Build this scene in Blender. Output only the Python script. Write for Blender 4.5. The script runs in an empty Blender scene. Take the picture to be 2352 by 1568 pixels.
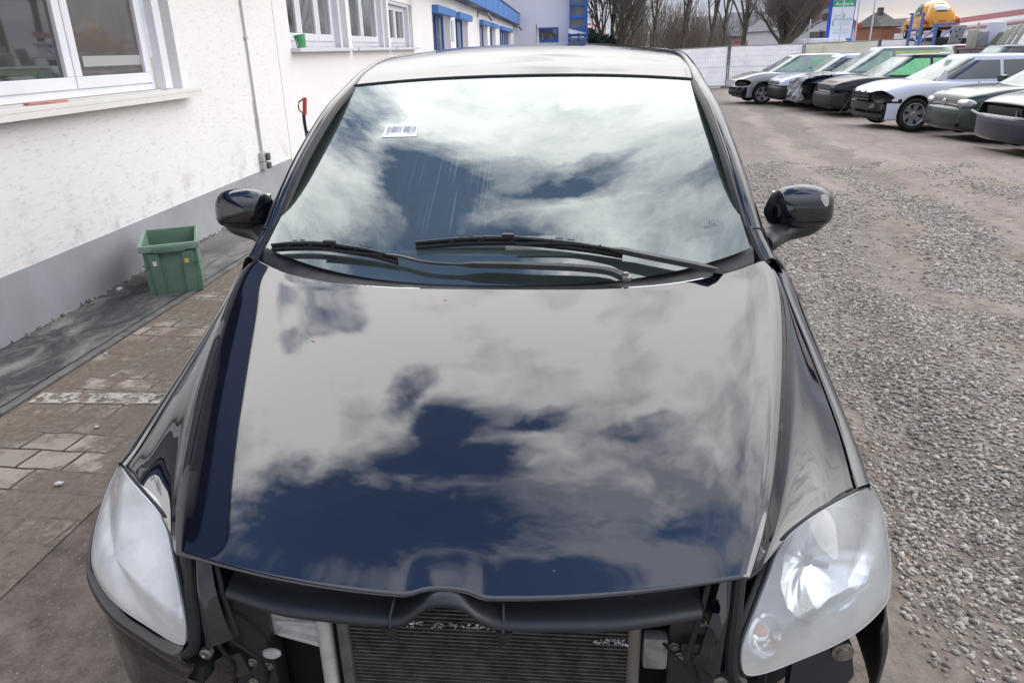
# Scene: black hatchback without its bumper in a car breaker's yard
DBG_DIR = False
SKYSTR = 1.0
SUNSTR = 1.3
# cloud gaps on the cloud layer: centre, radii, rotation, depth of the gap
HOLES = [(-.180, .41, .085, .16, .03, 1), (-.05, .435, .11, .05, .10, 1), (-.17, .25, .15, .14, 0, 1), (-.40, -.12, .50, .38, .05, 1), (.10, -.45, .35, .16, 0, .5),
         (-.50, .80, .10, .07, .4, .10), (-.58, .74, .06, .05, 0, .09), (-.265, .56, .05, .11, -.2, .22), (-.62, .92, .07, .08, 0, .12), (.45, -.02, .22, .10, .4, .2), (.22, .42, .14, .04, .3, .10), (-1.3, .0, .35, .7, 0, .6)]
import bpy, bmesh, math, random
import numpy as np
from mathutils import Vector, Matrix, Euler
random.seed(7); rng = np.random.default_rng(11)
S = bpy.context.scene
R_ = math.radians
# ------------------------------------------------------------------ camera
CAM = np.array([0.21414176, -0.82523414, 1.54921507])
YAW, PITCH, ROLL, FPX = R_(-5.70305499), R_(21.79412021), R_(-1.37129746), 1686.12
_F = np.array([math.sin(YAW)*math.cos(PITCH), math.cos(YAW)*math.cos(PITCH), -math.sin(PITCH)])
_r = np.array([math.cos(YAW), -math.sin(YAW), 0.0]); _u = np.cross(_r, _F)
_R = math.cos(ROLL)*_r + math.sin(ROLL)*_u
_U = -math.sin(ROLL)*_r + math.cos(ROLL)*_u
cd = bpy.data.cameras.new('camera'); camo = bpy.data.objects.new('camera', cd); S.collection.objects.link(camo)
camo.matrix_world = Matrix(((_R[0], _U[0], -_F[0], CAM[0]), (_R[1], _U[1], -_F[1], CAM[1]), (_R[2], _U[2], -_F[2], CAM[2]), (0, 0, 0, 1)))
cd.sensor_fit = 'HORIZONTAL'; cd.sensor_width = 36.0; cd.lens = 36.0*FPX/2352.0
cd.clip_start = 0.05; cd.clip_end = 3000
S.camera = camo
S.render.resolution_x, S.render.resolution_y = 1024, 682
S.view_settings.view_transform = 'Standard'; S.view_settings.look = 'None'
S.view_settings.exposure = 0.08; S.view_settings.gamma = 1.0
def ray(x, y): return _F + _R*(x-1176)/FPX - _U*(y-784)/FPX
def at_z(x, y, z=0.0):
    d = ray(x, y); return CAM + d*((z-CAM[2])/d[2])
def at_x(x, y, X):
    d = ray(x, y); return CAM + d*((X-CAM[0])/d[0])
def at_y(x, y, Y):
    d = ray(x, y); return CAM + d*((Y-CAM[1])/d[1])
def at_d(x, y, D): return CAM + ray(x, y)*D      # D = depth along the view axis
HR = [0, 5, 10, 15.7, 24, 34, 60, 200, 2000]; HZ = [0, -.07, -.16, -.26, -.35, -.43, -.6, -.8, -.8]
def gz(x, y):
    r = np.hypot(x, y+.8); t = np.clip((np.asarray(x)+.5)/3.5, 0, 1); t = t*t*(3-2*t)
    return np.interp(r, HR, HZ)*t
def ong(px, py):
    z = 0.0
    for _ in range(30):
        q = at_z(px, py, z); z = .5*z + .5*float(gz(q[0], q[1]))
    return q
# ------------------------------------------------------------------ node helper
class NT:
    def __init__(s, nt): s.t = nt; nt.nodes.clear()
    def n(s, kind, _op=None, **kw):
        nd = s.t.nodes.new(kind)
        if _op: nd.operation = _op
        for k, v in kw.items():
            if k.startswith('i'):
                key = k[1:]
                sock = nd.inputs[int(key)] if key.isdigit() else nd.inputs[key.replace('_', ' ')]
                if isinstance(v, bpy.types.NodeSocket): s.t.links.new(v, sock)
                else: sock.default_value = v
            else: setattr(nd, k, v)
        return nd
    def l(s, a, b): s.t.links.new(a, b)
    def m(s, op, a, b=None, c=None, clamp=False):
        nd = s.t.nodes.new('ShaderNodeMath'); nd.operation = op; nd.use_clamp = clamp
        for i, v in enumerate((a, b, c)):
            if v is None: continue
            if isinstance(v, (int, float)): nd.inputs[i].default_value = v
            else: s.t.links.new(v, nd.inputs[i])
        return nd.outputs[0]
    def noise(s, vec, scale, detail=4, rough=.55, dist=0.0, out=0, dim='3D'):
        nd = s.t.nodes.new('ShaderNodeTexNoise'); nd.noise_dimensions = dim
        if vec is not None: s.t.links.new(vec, nd.inputs['Vector'])
        nd.inputs['Scale'].default_value = scale; nd.inputs['Detail'].default_value = detail
        nd.inputs['Roughness'].default_value = rough; nd.inputs['Distortion'].default_value = dist
        return nd.outputs[out]
    def ramp(s, fac, stops, interp='LINEAR'):
        nd = s.t.nodes.new('ShaderNodeValToRGB'); cr = nd.color_ramp; cr.interpolation = interp
        while len(cr.elements) < len(stops): cr.elements.new(.5)
        for e, (p, c) in zip(cr.elements, stops):
            e.position = p; e.color = (c, c, c, 1) if isinstance(c, (int, float)) else (*c, 1)
        s.t.links.new(fac, nd.inputs[0]); return nd.outputs[0]
    def mix(s, fac, a, b, mode='MIX'):
        nd = s.t.nodes.new('ShaderNodeMix'); nd.data_type = 'RGBA'; nd.blend_type = mode; nd.clamp_factor = True
        for sock, v in ((nd.inputs[0], fac), (nd.inputs[6], a), (nd.inputs[7], b)):
            if isinstance(v, bpy.types.NodeSocket): s.t.links.new(v, sock)
            elif isinstance(v, (int, float)): sock.default_value = v
            else: sock.default_value = (*v, 1)
        return nd.outputs[2]
    def sep(s, vec):
        nd = s.t.nodes.new('ShaderNodeSeparateXYZ'); s.t.links.new(vec, nd.inputs[0]); return nd.outputs
    def comb(s, x, y, z):
        nd = s.t.nodes.new('ShaderNodeCombineXYZ')
        for i, v in enumerate((x, y, z)):
            if isinstance(v, (int, float)): nd.inputs[i].default_value = v
            else: s.t.links.new(v, nd.inputs[i])
        return nd.outputs[0]
    def bump(s, h, strength=.3, dist=.01):
        nd = s.t.nodes.new('ShaderNodeBump'); s.t.links.new(h, nd.inputs['Height'])
        nd.inputs['Strength'].default_value = strength; nd.inputs['Distance'].default_value = dist
        return nd.outputs[0]
# ------------------------------------------------------------------ world: sky with broken cloud
SUN_EL, SUN_AZ = R_(21), R_(100)      # azimuth measured from +Y toward +X : sun behind thin cloud, off to the right
W = bpy.data.worlds.new('World'); S.world = W; W.use_nodes = True
w = NT(W.node_tree)
geo = w.n('ShaderNodeTexCoord').outputs['Generated']
sx, sy, sz = w.sep(geo)
sky = w.n('ShaderNodeTexSky'); sky.sky_type = 'NISHITA'; sky.sun_disc = False
sky.sun_elevation = SUN_EL; sky.sun_rotation = SUN_AZ; sky.altitude = 100; sky.air_density = 1.0; sky.dust_density = .6
skyc = w.mix(1.0, sky.outputs[0], (.33, .33, .31), 'MULTIPLY')
skyc = w.mix(1.0, skyc, (.72, .86, 1.12), 'MULTIPLY')
# project the view direction on a cloud layer
zc = w.m('MAXIMUM', sz, 0.03)
den = w.m('ADD', zc, 0.10)
u = w.m('DIVIDE', sx, den); v = w.m('DIVIDE', sy, den)
uv = w.comb(u, v, 0.0)
wn = w.n('ShaderNodeTexNoise'); w.l(uv, wn.inputs['Vector']); wn.inputs['Scale'].default_value = 7.0; wn.inputs['Detail'].default_value = 6
wn.inputs['Roughness'].default_value = .6
wv = w.n('ShaderNodeVectorMath', 'SUBTRACT', i0=wn.outputs['Color'], i1=(.5, .5, .5)).outputs[0]
wv = w.n('ShaderNodeVectorMath', 'SCALE', i0=wv, iScale=.16).outputs[0]
uvw = w.n('ShaderNodeVectorMath', 'ADD', i0=uv, i1=wv).outputs[0]
uw, vw, _ = w.sep(uvw)
def hole(cx, cy, rx, ry, rot=0.0, cap=1.0):
    dx = w.m('SUBTRACT', uw, cx); dy = w.m('SUBTRACT', vw, cy)
    c, s_ = math.cos(rot), math.sin(rot)
    a = w.m('ADD', w.m('MULTIPLY', dx, c/rx), w.m('MULTIPLY', dy, s_/rx))
    b = w.m('ADD', w.m('MULTIPLY', dx, -s_/ry), w.m('MULTIPLY', dy, c/ry))
    d = w.m('SQRT', w.m('ADD', w.m('MULTIPLY', a, a), w.m('MULTIPLY', b, b)))
    r = w.m('MULTIPLY', w.m('SUBTRACT', 1.0, d), min(1.0, min(rx, ry)*5+.3))
    return w.m('MINIMUM', r, cap) if cap < 1 else r
hs = None
for hcfg in HOLES:
    h = hole(*hcfg); hs = h if hs is None else w.m('MAXIMUM', hs, h)
hs = w.m('MAXIMUM', hs, -.42)
fine = w.noise(uvw, 8.0, 8, .62)
fine2 = w.noise(uv, 30.0, 6, .6)
hsum = w.m('ADD', hs, w.m('MULTIPLY', w.m('SUBTRACT', fine, .5), 1.1))
hsum = w.m('ADD', hsum, w.m('MULTIPLY', w.m('SUBTRACT', fine2, .5), .35))
holefac = w.n('ShaderNodeMapRange', iValue=hsum, i1=-.14, i2=.34).outputs[0]   # 0 cloud, 1 blue
holefac = w.m('SMOOTH_MIN', holefac, 1.0, .1, clamp=True)
big = w.noise(uvw, 4.6, 8, .62)
big = w.m('ADD', big, w.m('MULTIPLY', w.m('MINIMUM', w.m('SUBTRACT', vw, .36), .35), .55))
big = w.m('ADD', big, w.m('MULTIPLY', w.m('MINIMUM', w.m('MAXIMUM', w.m('SUBTRACT', -.22, uw), 0.0), .25), .5))
big = w.m('ADD', big, w.m('MULTIPLY', w.m('MINIMUM', w.m('MAXIMUM', w.m('SUBTRACT', -.55, vw), 0.0), .4), .6))
dens = w.n('ShaderNodeMapRange', iValue=big, i1=.34, i2=.68).outputs[0]
ccol = w.mix(dens, (1.25, 1.30, 1.50), (4.2, 4.1, 4.05))
# veil near the horizon: paler, dimmer, warmer low ahead
el = w.n('ShaderNodeMapRange', iValue=sz, i1=.04, i2=.26).outputs[0]
streak = w.noise(w.comb(w.m('MULTIPLY', sx, 2.0), w.m('MULTIPLY', sy, 2.0), w.m('MULTIPLY', sz, 22.0)), 1.6, 5, .6)
lowc = w.ramp(streak, [(.35, (.46, .50, .60)), (.55, (.58, .61, .69)), (.72, (.78, .79, .84))])
warm = w.n('ShaderNodeMapRange', iValue=sz, i1=.06, i2=.0).outputs[0]
warm = w.m('MULTIPLY', warm, w.n('ShaderNodeMapRange', iValue=w.n('ShaderNodeVectorMath', 'DOT_PRODUCT', i0=geo, i1=(.372, .928, .02)).outputs['Value'], i1=.995, i2=.9998).outputs[0])
lowc = w.mix(w.m('MULTIPLY', warm, .65), lowc, (1.15, .86, .62))
lowdim = w.n('ShaderNodeMapRange', iValue=sz, i1=.12, i2=.66, i3=.20, i4=1.0).outputs[0]
ccol = w.mix(1.0, ccol, w.comb(lowdim, lowdim, lowdim), 'MULTIPLY')
body = w.mix(holefac, ccol, skyc)
el2 = w.m('POWER', el, 1.3)
final = w.mix(el2, lowc, body)
below = w.n('ShaderNodeMapRange', iValue=sz, i1=-.02, i2=.0).outputs[0]
final = w.mix(below, (.25, .24, .23), final)
bg = w.n('ShaderNodeBackground', iColor=final, iStrength=SKYSTR)
wo = w.n('ShaderNodeOutputWorld'); w.l(bg.outputs[0], wo.inputs[0])
if DBG_DIR:
    dcol = w.n('ShaderNodeVectorMath', 'MULTIPLY_ADD', i0=geo, i1=(.5, .5, .5), i2=(.5, .5, .5)).outputs[0]
    w.l(dcol, bg.inputs[0]); bg.inputs[1].default_value = 1
# ------------------------------------------------------------------ sun behind thin cloud
sd = bpy.data.lights.new('sun', 'SUN'); sd.energy = SUNSTR; sd.angle = R_(42); sd.color = (1.0, .96, .90)
so = bpy.data.objects.new('sun', sd); S.collection.objects.link(so)
sdir = Vector((math.sin(SUN_AZ)*math.cos(SUN_EL), math.cos(SUN_AZ)*math.cos(SUN_EL), math.sin(SUN_EL)))
so.rotation_euler = sdir.to_track_quat('Z', 'Y').to_euler()
# ------------------------------------------------------------------ materials
MATS = {}
def mat(name, col=(.5, .5, .5), rough=.5, metal=0.0, spec=.5, coat=0.0, coatr=.03, noise=None, bumps=None, emit=None, alpha=None, sub=None, world=False):
    """plain procedural material; noise=(scale, amount[, colour2]); bumps=(scale, strength, distance)"""
    if name in MATS: return MATS[name]
    m = bpy.data.materials.new(name); m.use_nodes = True; t = NT(m.node_tree)
    tc = t.n('ShaderNodeTexCoord'); vec = tc.outputs['Object']
    if world: vec = t.n('ShaderNodeNewGeometry').outputs['Position']
    b = t.n('ShaderNodeBsdfPrincipled'); o = t.n('ShaderNodeOutputMaterial'); t.l(b.outputs[0], o.inputs[0])
    b.inputs['Base Color'].default_value = (*col, 1); b.inputs['Roughness'].default_value = rough
    b.inputs['Metallic'].default_value = metal; b.inputs['Specular IOR Level'].default_value = spec
    b.inputs['Coat Weight'].default_value = coat; b.inputs['Coat Roughness'].default_value = coatr
    if noise:
        n1 = t.noise(vec, noise[0], 6, .6); c2 = noise[2] if len(noise) > 2 else tuple(c*(1-noise[1]) for c in col)
        f = t.ramp(n1, [(.38, 0.0), (.66, 1.0)])
        f = t.m('MULTIPLY', f, noise[1] if len(noise) > 2 else 1.0)
        t.l(t.mix(f, col, c2), b.inputs['Base Color'])
        t.l(t.m('MULTIPLY_ADD', n1, .25, max(rough-.12, 0.02)), b.inputs['Roughness'])
    if bumps:
        t.l(t.bump(t.noise(vec, bumps[0], 5, .6), bumps[1], bumps[2]), b.inputs['Normal'])
    MATS[name] = m; m['_b'] = b.name
    return m
def schlick(t, f0):
    g = t.n('ShaderNodeNewGeometry'); d = t.n('ShaderNodeVectorMath', 'DOT_PRODUCT', i0=g.outputs['Normal'], i1=g.outputs['Incoming']).outputs['Value']
    k = t.m('POWER', t.m('SUBTRACT', 1.0, t.m('ABSOLUTE', d)), 5.0); return t.m('MULTIPLY_ADD', k, 1-f0, f0, clamp=True)
def car_paint(name, col, flake=.0, dust=.10, rough=.35, dcol=(.28, .26, .23), coatior=1.62):
    if name in MATS: return MATS[name]
    m = bpy.data.materials.new(name); m.use_nodes = True; t = NT(m.node_tree)
    vec = t.n('ShaderNodeTexCoord').outputs['Object']
    n1 = t.noise(vec, 3.0, 6, .65); n2 = t.noise(vec, 60, 4, .7)
    f = t.ramp(t.m('MULTIPLY', n1, n2), [(.20, 0.0), (.42, 1.0)])
    f = t.m('MULTIPLY', f, dust)
    sp = t.n('ShaderNodeTexVoronoi'); t.l(vec, sp.inputs['Vector']); sp.inputs['Scale'].default_value = 34
    spk = t.m('MULTIPLY', t.ramp(sp.outputs['Distance'], [(.035, 1.0), (.060, 0.0)]), t.ramp(t.sep(sp.outputs['Color'])[0], [(.86, 0.0), (.90, .8)]))
    b = t.n('ShaderNodeBsdfPrincipled', iRoughness=rough, iMetallic=flake)
    b.inputs['Specular IOR Level'].default_value = 0.0 if flake == 0 else .3
    t.l(t.mix(f, col, dcol), b.inputs['Base Color'])
    gl = t.n('ShaderNodeBsdfGlossy'); gl.inputs['Color'].default_value = (1, 1, 1, 1); t.l(t.m('MULTIPLY_ADD', n2, .03, .028), gl.inputs['Roughness'])
    fr = schlick(t, ((coatior-1)/(coatior+1))**2*1.12)
    ms = t.n('ShaderNodeMixShader', i0=fr, i1=b.outputs[0], i2=gl.outputs[0])
    df = t.n('ShaderNodeBsdfDiffuse', iColor=(.34, .33, .31, 1)); ms = t.n('ShaderNodeMixShader', i0=spk, i1=ms.outputs[0], i2=df.outputs[0])
    o = t.n('ShaderNodeOutputMaterial'); t.l(ms.outputs[0], o.inputs[0])
    MATS[name] = m; return m
def glass(name, tint=(.75, .82, .80), dust=(.45, .50, .46), dustw=.10, ior=1.55, boost=1.0, streaks=False):
    """thin pane: see-through, mirror-like at grazing angles, with a film of dust"""
    if name in MATS: return MATS[name]
    m = bpy.data.materials.new(name); m.use_nodes = True; t = NT(m.node_tree)
    vec = t.n('ShaderNodeTexCoord').outputs['Object']
    fr = t.m('MULTIPLY', schlick(t, ((ior-1)/(ior+1))**2*1.05), boost, clamp=True)
    tr = t.n('ShaderNodeBsdfTransparent', iColor=(*tint, 1)); gl = t.n('ShaderNodeBsdfGlossy', iRoughness=.004)
    gl.inputs['Color'].default_value = (.92, 1, .985, 1)
    df = t.n('ShaderNodeBsdfDiffuse', iColor=(*dust, 1))
    n1 = t.noise(vec, 2.5, 5, .6)
    dfac = t.m('MULTIPLY', t.ramp(n1, [(.3, .6), (.7, 1.0)]), dustw)
    if streaks:
        x, y, z = t.sep(vec)
        st = t.noise(t.comb(t.m('MULTIPLY', x, 190.0), t.m('MULTIPLY', y, 1.6), t.m('MULTIPLY', z, 1.6)), 1.0, 2, .5)
        zone = t.m('MULTIPLY', t.n('ShaderNodeMapRange', iValue=x, i1=-.34, i2=-.27).outputs[0], t.n('ShaderNodeMapRange', iValue=x, i1=.02, i2=-.05).outputs[0])
        zone2 = t.m('MULTIPLY', t.n('ShaderNodeMapRange', iValue=x, i1=.22, i2=.26).outputs[0], t.n('ShaderNodeMapRange', iValue=x, i1=.40, i2=.34).outputs[0])
        zone = t.m('MAXIMUM', zone, t.m('MULTIPLY', zone2, .6))
        zn = t.m('MULTIPLY', t.n('ShaderNodeMapRange', iValue=z, i1=1.08, i2=1.11).outputs[0], t.n('ShaderNodeMapRange', iValue=z, i1=1.27, i2=1.22).outputs[0])
        sf = t.m('MULTIPLY', t.m('MULTIPLY', zone, zn), t.ramp(st, [(.60, 0.0), (.68, .16)]))
        dfac = t.m('ADD', dfac, sf, clamp=True)
    m1 = t.n('ShaderNodeMixShader', i0=dfac, i1=tr.outputs[0], i2=df.outputs[0])
    m2 = t.n('ShaderNodeMixShader', i0=fr, i1=m1.outputs[0], i2=gl.outputs[0])
    o = t.n('ShaderNodeOutputMaterial'); t.l(m2.outputs[0], o.inputs[0])
    MATS[name] = m; return m
# ------------------------------------------------------------------ object helpers
def link(o, parent=None):
    S.collection.objects.link(o)
    if parent is not None: o.parent = parent
    return o
def tag(o, label=None, cat=None, group=None, kind=None):
    if label: o['label'] = label
    if cat: o['category'] = cat
    if group: o['group'] = group
    if kind: o['kind'] = kind
    return o
def empty(name, loc=(0, 0, 0), rz=0.0, label=None, cat=None, group=None):
    o = bpy.data.objects.new(name, None); o.location = loc; o.rotation_euler = (0, 0, rz); o.empty_display_size = .1
    link(o); tag(o, label, cat, group); return o
def meshobj(name, verts, faces, m, parent=None, smooth=False, offset=None):
    me = bpy.data.meshes.new(name); me.from_pydata([tuple(map(float, v)) for v in verts], [], faces); me.update()
    if isinstance(m, (list, tuple)):
        for x in m: me.materials.append(x)
    else: me.materials.append(m)
    if smooth: me.polygons.foreach_set('use_smooth', [True]*len(me.polygons))
    o = bpy.data.objects.new(name, me); link(o, parent)
    if parent is not None and offset is not None: o.location = offset
    return o
class MB:
    def __init__(s): s.v = []; s.f = []; s.mi = []
    def add(s, vs, fs, mi=0):
        b = len(s.v); s.v += [tuple(map(float, p)) for p in vs]; s.f += [tuple(b+i for i in f) for f in fs]; s.mi += [mi]*len(fs); return s
    def box(s, c, size, rot=None, mi=0, bev=0.0):
        x, y, z = [k/2 for k in size]
        if bev <= 0:
            vs = [(sx_*x, sy_*y, sz_*z) for sz_ in (-1, 1) for sy_ in (-1, 1) for sx_ in (-1, 1)]
            fs = [(0, 2, 3, 1), (4, 5, 7, 6), (0, 1, 5, 4), (2, 6, 7, 3), (0, 4, 6, 2), (1, 3, 7, 5)]
        else:
            bm = bmesh.new(); bmesh.ops.create_cube(bm, size=1); bmesh.ops.scale(bm, vec=size, verts=bm.verts)
            bmesh.ops.bevel(bm, geom=bm.edges[:], offset=bev, segments=2, affect='EDGES', profile=.6)
            bm.verts.ensure_lookup_table(); vs = [v.co[:] for v in bm.verts]; fs = [tuple(v.index for v in f.verts) for f in bm.faces]; bm.free()
        M = rot if rot is not None else Matrix.Identity(3)
        if not isinstance(M, Matrix): M = Euler(M).to_matrix()
        vs = [M @ Vector(p) + Vector(c) for p in vs]
        return s.add(vs, fs, mi)
    def bar(s, a, b, w_, h_, mi=0, up=(0, 0, 1)):
        a, b = Vector(a), Vector(b); d = (b-a); L = d.length; d.normalize(); U = Vector(up)
        if abs(d.dot(U)) > .98: U = Vector((0, 1, 0))
        sd_ = d.cross(U).normalized(); U = sd_.cross(d)
        M = Matrix((sd_, d, U)).transposed()
        return s.box((a+b)/2, (w_, L, h_), M, mi)
    def tube(s, pts, r, n=8, mi=0, cap=True):
        pts = [Vector(p) for p in pts]; k = len(pts); rs = r if isinstance(r, (list, tuple)) else [r]*k
        vs = []; ref = None
        for i, p in enumerate(pts):
            t = (pts[min(i+1, k-1)]-pts[max(i-1, 0)]).normalized()
            if ref is None or abs(ref.dot(t)) > .95:
                ref = Vector((0, 0, 1)) if abs(t.z) < .9 else Vector((1, 0, 0))
            a = t.cross(ref).normalized(); b = t.cross(a); ref = -(a.cross(t)) if False else ref
            for j in range(n):
                q = 2*math.pi*j/n; vs.append(p + (a*math.cos(q) + b*math.sin(q))*rs[i])
        fs = [(i*n+j, i*n+(j+1) % n, (i+1)*n+(j+1) % n, (i+1)*n+j) for i in range(k-1) for j in range(n)]
        if cap: fs += [tuple(range(n))[::-1], tuple((k-1)*n+j for j in range(n))]
        return s.add(vs, fs, mi)
    def lathe(s, prof, c=(0, 0, 0), axis='Z', n=24, mi=0, rot=None, close=False):
        vs = []; k = len(prof)
        for r, h in prof:
            for j in range(n):
                q = 2*math.pi*j/n; a, b = r*math.cos(q), r*math.sin(q)
                vs.append({'Z': (a, b, h), 'Y': (a, h, b), 'X': (h, a, b)}[axis])
        fs = [(i*n+j, i*n+(j+1) % n, (i+1)*n+(j+1) % n, (i+1)*n+j) for i in range(k-1) for j in range(n)]
        if not close:
            fs += [tuple(range(n))[::-1], tuple((k-1)*n+j for j in range(n))]
        else: fs += [((k-1)*n+j, (k-1)*n+(j+1) % n, (j+1) % n, j) for j in range(n)]
        M = Euler(rot).to_matrix() if rot is not None else Matrix.Identity(3)
        vs = [M @ Vector(p) + Vector(c) for p in vs]
        return s.add(vs, fs, mi)
    def prism(s, poly, z0, z1, M=None, mi=0):
        """poly in xy, extruded z0..z1, then mapped by M (4x4)"""
        n = len(poly); vs = [(x, y, z0) for x, y in poly] + [(x, y, z1) for x, y in poly]
        fs = [tuple(range(n))[::-1], tuple(range(n, 2*n))] + [(i, (i+1) % n, n+(i+1) % n, n+i) for i in range(n)]
        if M is not None: vs = [M @ Vector(p) for p in vs]
        return s.add(vs, fs, mi)
    def build(s, name, m, parent=None, smooth=False, wn=False, fixn=False):
        me = bpy.data.meshes.new(name); me.from_pydata(s.v, [], s.f)
        ms = m if isinstance(m, (list, tuple)) else [m]
        for x in ms: me.materials.append(x)
        if len(ms) > 1: me.polygons.foreach_set('material_index', s.mi)
        if smooth: me.polygons.foreach_set('use_smooth', [True]*len(me.polygons))
        me.update()
        if fixn:
            bm = bmesh.new(); bm.from_mesh(me); bmesh.ops.recalc_face_normals(bm, faces=bm.faces); bm.to_mesh(me); bm.free()
        if smooth: 
            try: me.set_sharp_from_angle(angle=R_(38))
            except Exception: pass
        o = bpy.data.objects.new(name, me); link(o, parent); return o
def catmull(P, n, closed=False):
    """P (k,3) -> n samples of a centripetal-ish Catmull-Rom through the points"""
    P = np.asarray(P, float); k = len(P)
    Q = np.vstack([2*P[0]-P[1], P, 2*P[-1]-P[-2]])
    t = np.linspace(0, k-1, n); i = np.minimum(t.astype(int), k-2); u_ = (t-i)[:, None]
    p0, p1, p2, p3 = Q[i], Q[i+1], Q[i+2], Q[i+3]
    return .5*((2*p1)+(-p0+p2)*u_+(2*p0-5*p1+4*p2-p3)*u_**2+(-p0+3*p1-3*p2+p3)*u_**3)
def resample(P, n):
    P = np.asarray(P, float); d = np.r_[0, np.cumsum(np.linalg.norm(np.diff(P, axis=0), axis=1))]
    t = np.linspace(0, d[-1], n); return np.stack([np.interp(t, d, P[:, j]) for j in range(P.shape[1])], 1)
def surf(net, nu, nv):
    """net: list of rows of points (rows may be any equal length)-> (nu,nv,3) grid"""
    A = np.array([catmull(r, nv) for r in net]); return np.stack([catmull(A[:, j], nu) for j in range(nv)], 1)
def orient(o, face):
    """turn the faces so that on average they look along face"""
    me = o.data; n = np.zeros(len(me.polygons)*3); me.polygons.foreach_get('normal', n); ar = np.zeros(len(me.polygons)); me.polygons.foreach_get('area', ar)
    if ((n.reshape(-1, 3)*ar[:, None]).sum(0) @ np.asarray(face, float)) < 0: me.flip_normals()
    return o
def gridmesh(name, G, m, parent=None, smooth=True, flip=False, thick=0.0, face=None, mask=None):
    nu, nv = G.shape[:2]; vs = G.reshape(-1, 3)
    fs = []
    for i in range(nu-1):
        for j in range(nv-1):
            if mask is not None and not mask(G[i:i+2, j:j+2].reshape(-1, 3).mean(0)): continue
            q = (i*nv+j, i*nv+j+1, (i+1)*nv+j+1, (i+1)*nv+j)
            fs.append(q[::-1] if flip else q)
    o = meshobj(name, vs, fs, m, parent, smooth)
    if face is not None: orient(o, face)
    if thick:
        md = o.modifiers.new('solid', 'SOLIDIFY'); md.thickness = thick; md.offset = -1
    return o
def recalc(o):
    bm = bmesh.new(); bm.from_mesh(o.data); bmesh.ops.recalc_face_normals(bm, faces=bm.faces); bm.to_mesh(o.data); bm.free(); return o
def apply_mods(o):
    dg = bpy.context.evaluated_depsgraph_get(); dg.update()
    me = bpy.data.meshes.new_from_object(o.evaluated_get(dg)); old = o.data; o.modifiers.clear(); o.data = me
    me.name = old.name; return o
def boolean(o, cutters):
    for c in cutters:
        md = o.modifiers.new('b', 'BOOLEAN'); md.operation = 'DIFFERENCE'; md.object = c; md.solver = 'EXACT'
    apply_mods(o)
    for c in cutters: bpy.data.objects.remove(c, do_unlink=True)
    return o
def text_mesh(name, body, size, m, M, parent=None, align='CENTER', shear=0.0, ext=0.0):
    cu = bpy.data.curves.new(name, 'FONT'); cu.body = body; cu.size = size; cu.align_x = align; cu.shear = shear; cu.extrude = ext
    to = bpy.data.objects.new(name, cu); S.collection.objects.link(to)
    dg = bpy.context.evaluated_depsgraph_get(); dg.update()
    me = bpy.data.meshes.new_from_object(to.evaluated_get(dg)); bpy.data.objects.remove(to, do_unlink=True)
    me.transform(M); me.materials.clear(); me.materials.append(m)
    o = bpy.data.objects.new(name, me); link(o, parent); return o
def copy_tree(o, parent=None):
    c = o.copy(); S.collection.objects.link(c)
    if parent is not None: c.parent = parent
    for ch in list(o.children): copy_tree(ch, c)
    return c
# ================================================================== the black hatchback (car frame = world frame)
M_paint = car_paint('black_blue_paint', (.004, .005, .011), flake=.0, dust=.03, rough=.5, dcol=(.10, .10, .10), coatior=1.80)
M_rubber = mat('black_rubber', (.010, .010, .011), .55, bumps=(180, .2, .002))
M_plast = mat('black_textured_plastic', (.010, .011, .013), .55, noise=(30, .5), bumps=(420, .25, .001))
M_plast2 = mat('satin_grille_plastic', (.021, .024, .031), .42, noise=(6, .35), bumps=(500, .15, .001))
M_dark = mat('dark_engine_bay', (.006, .006, .007), .75, noise=(14, .6))
M_frit = mat('black_ceramic_frit', (.006, .007, .009), .30)
M_alu = mat('cast_aluminium', (.66, .66, .66), .45, metal=.35, noise=(22, .5, (.32, .31, .29)), bumps=(40, .4, .004))
M_steel = mat('zinc_bolt', (.38, .37, .34), .35, metal=.9, noise=(60, .5))
M_glassW = glass('windscreen_glass', tint=(.50, .57, .55), dust=(.42, .52, .50), dustw=.10, ior=1.6, boost=2.7, streaks=True)
M_sglass = glass('side_glass', tint=(.03, .035, .035), dust=(.4, .42, .4), dustw=.05)
M_seat = mat('grey_seat_fabric', (.16, .17, .17), .9, noise=(30, .3))
M_dash = mat('dashboard_grey', (.11, .12, .12), .7, bumps=(200, .2, .002))

CAR = empty('hatchback_car', label='black hatchback with its front bumper removed, seen from the front over its bonnet', cat='car')
# ---- bonnet -------------------------------------------------------
EDGE = np.array([(.690, 1.085, 1.022), (.707, 1.030, 1.004), (.701, .950, .972), (.681, .817, .931), (.656, .694, .898), (.624, .565, .864), (.595, .455, .826), (.565, .352, .789), (.538, .275, .757), (.498, .188, .726)])
INNR = np.array([(.706, 1.105, 1.004), (.727, 1.045, .972), (.727, .960, .937), (.712, .840, .890), (.690, .705, .858), (.662, .580, .822), (.634, .480, .783), (.606, .400, .750), (.580, .330, .738), (.556, .264, .722)])
SEAM = np.array([(.727, 1.135, .996), (.742, 1.080, .952), (.753, 1.010, .906), (.766, .915, .858), (.774, .820, .820), (.778, .735, .790), (.776, .655, .756), (.771, .590, .742), (.765, .525, .735), (.752, .462, .730)])
def fair(A, deg=4):
    k = np.linspace(-1, 1, len(A)); return np.stack([np.polyval(np.polyfit(k, A[:, j], deg), k) for j in range(A.shape[1])], 1)
EDGE, INNR, SEAM = fair(EDGE), fair(INNR), fair(SEAM)
def zcen(Y): t = Y-.12; return .722+.50*t-.185*t*t-.014*max(0.0, 1-t/.35)**2
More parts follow.
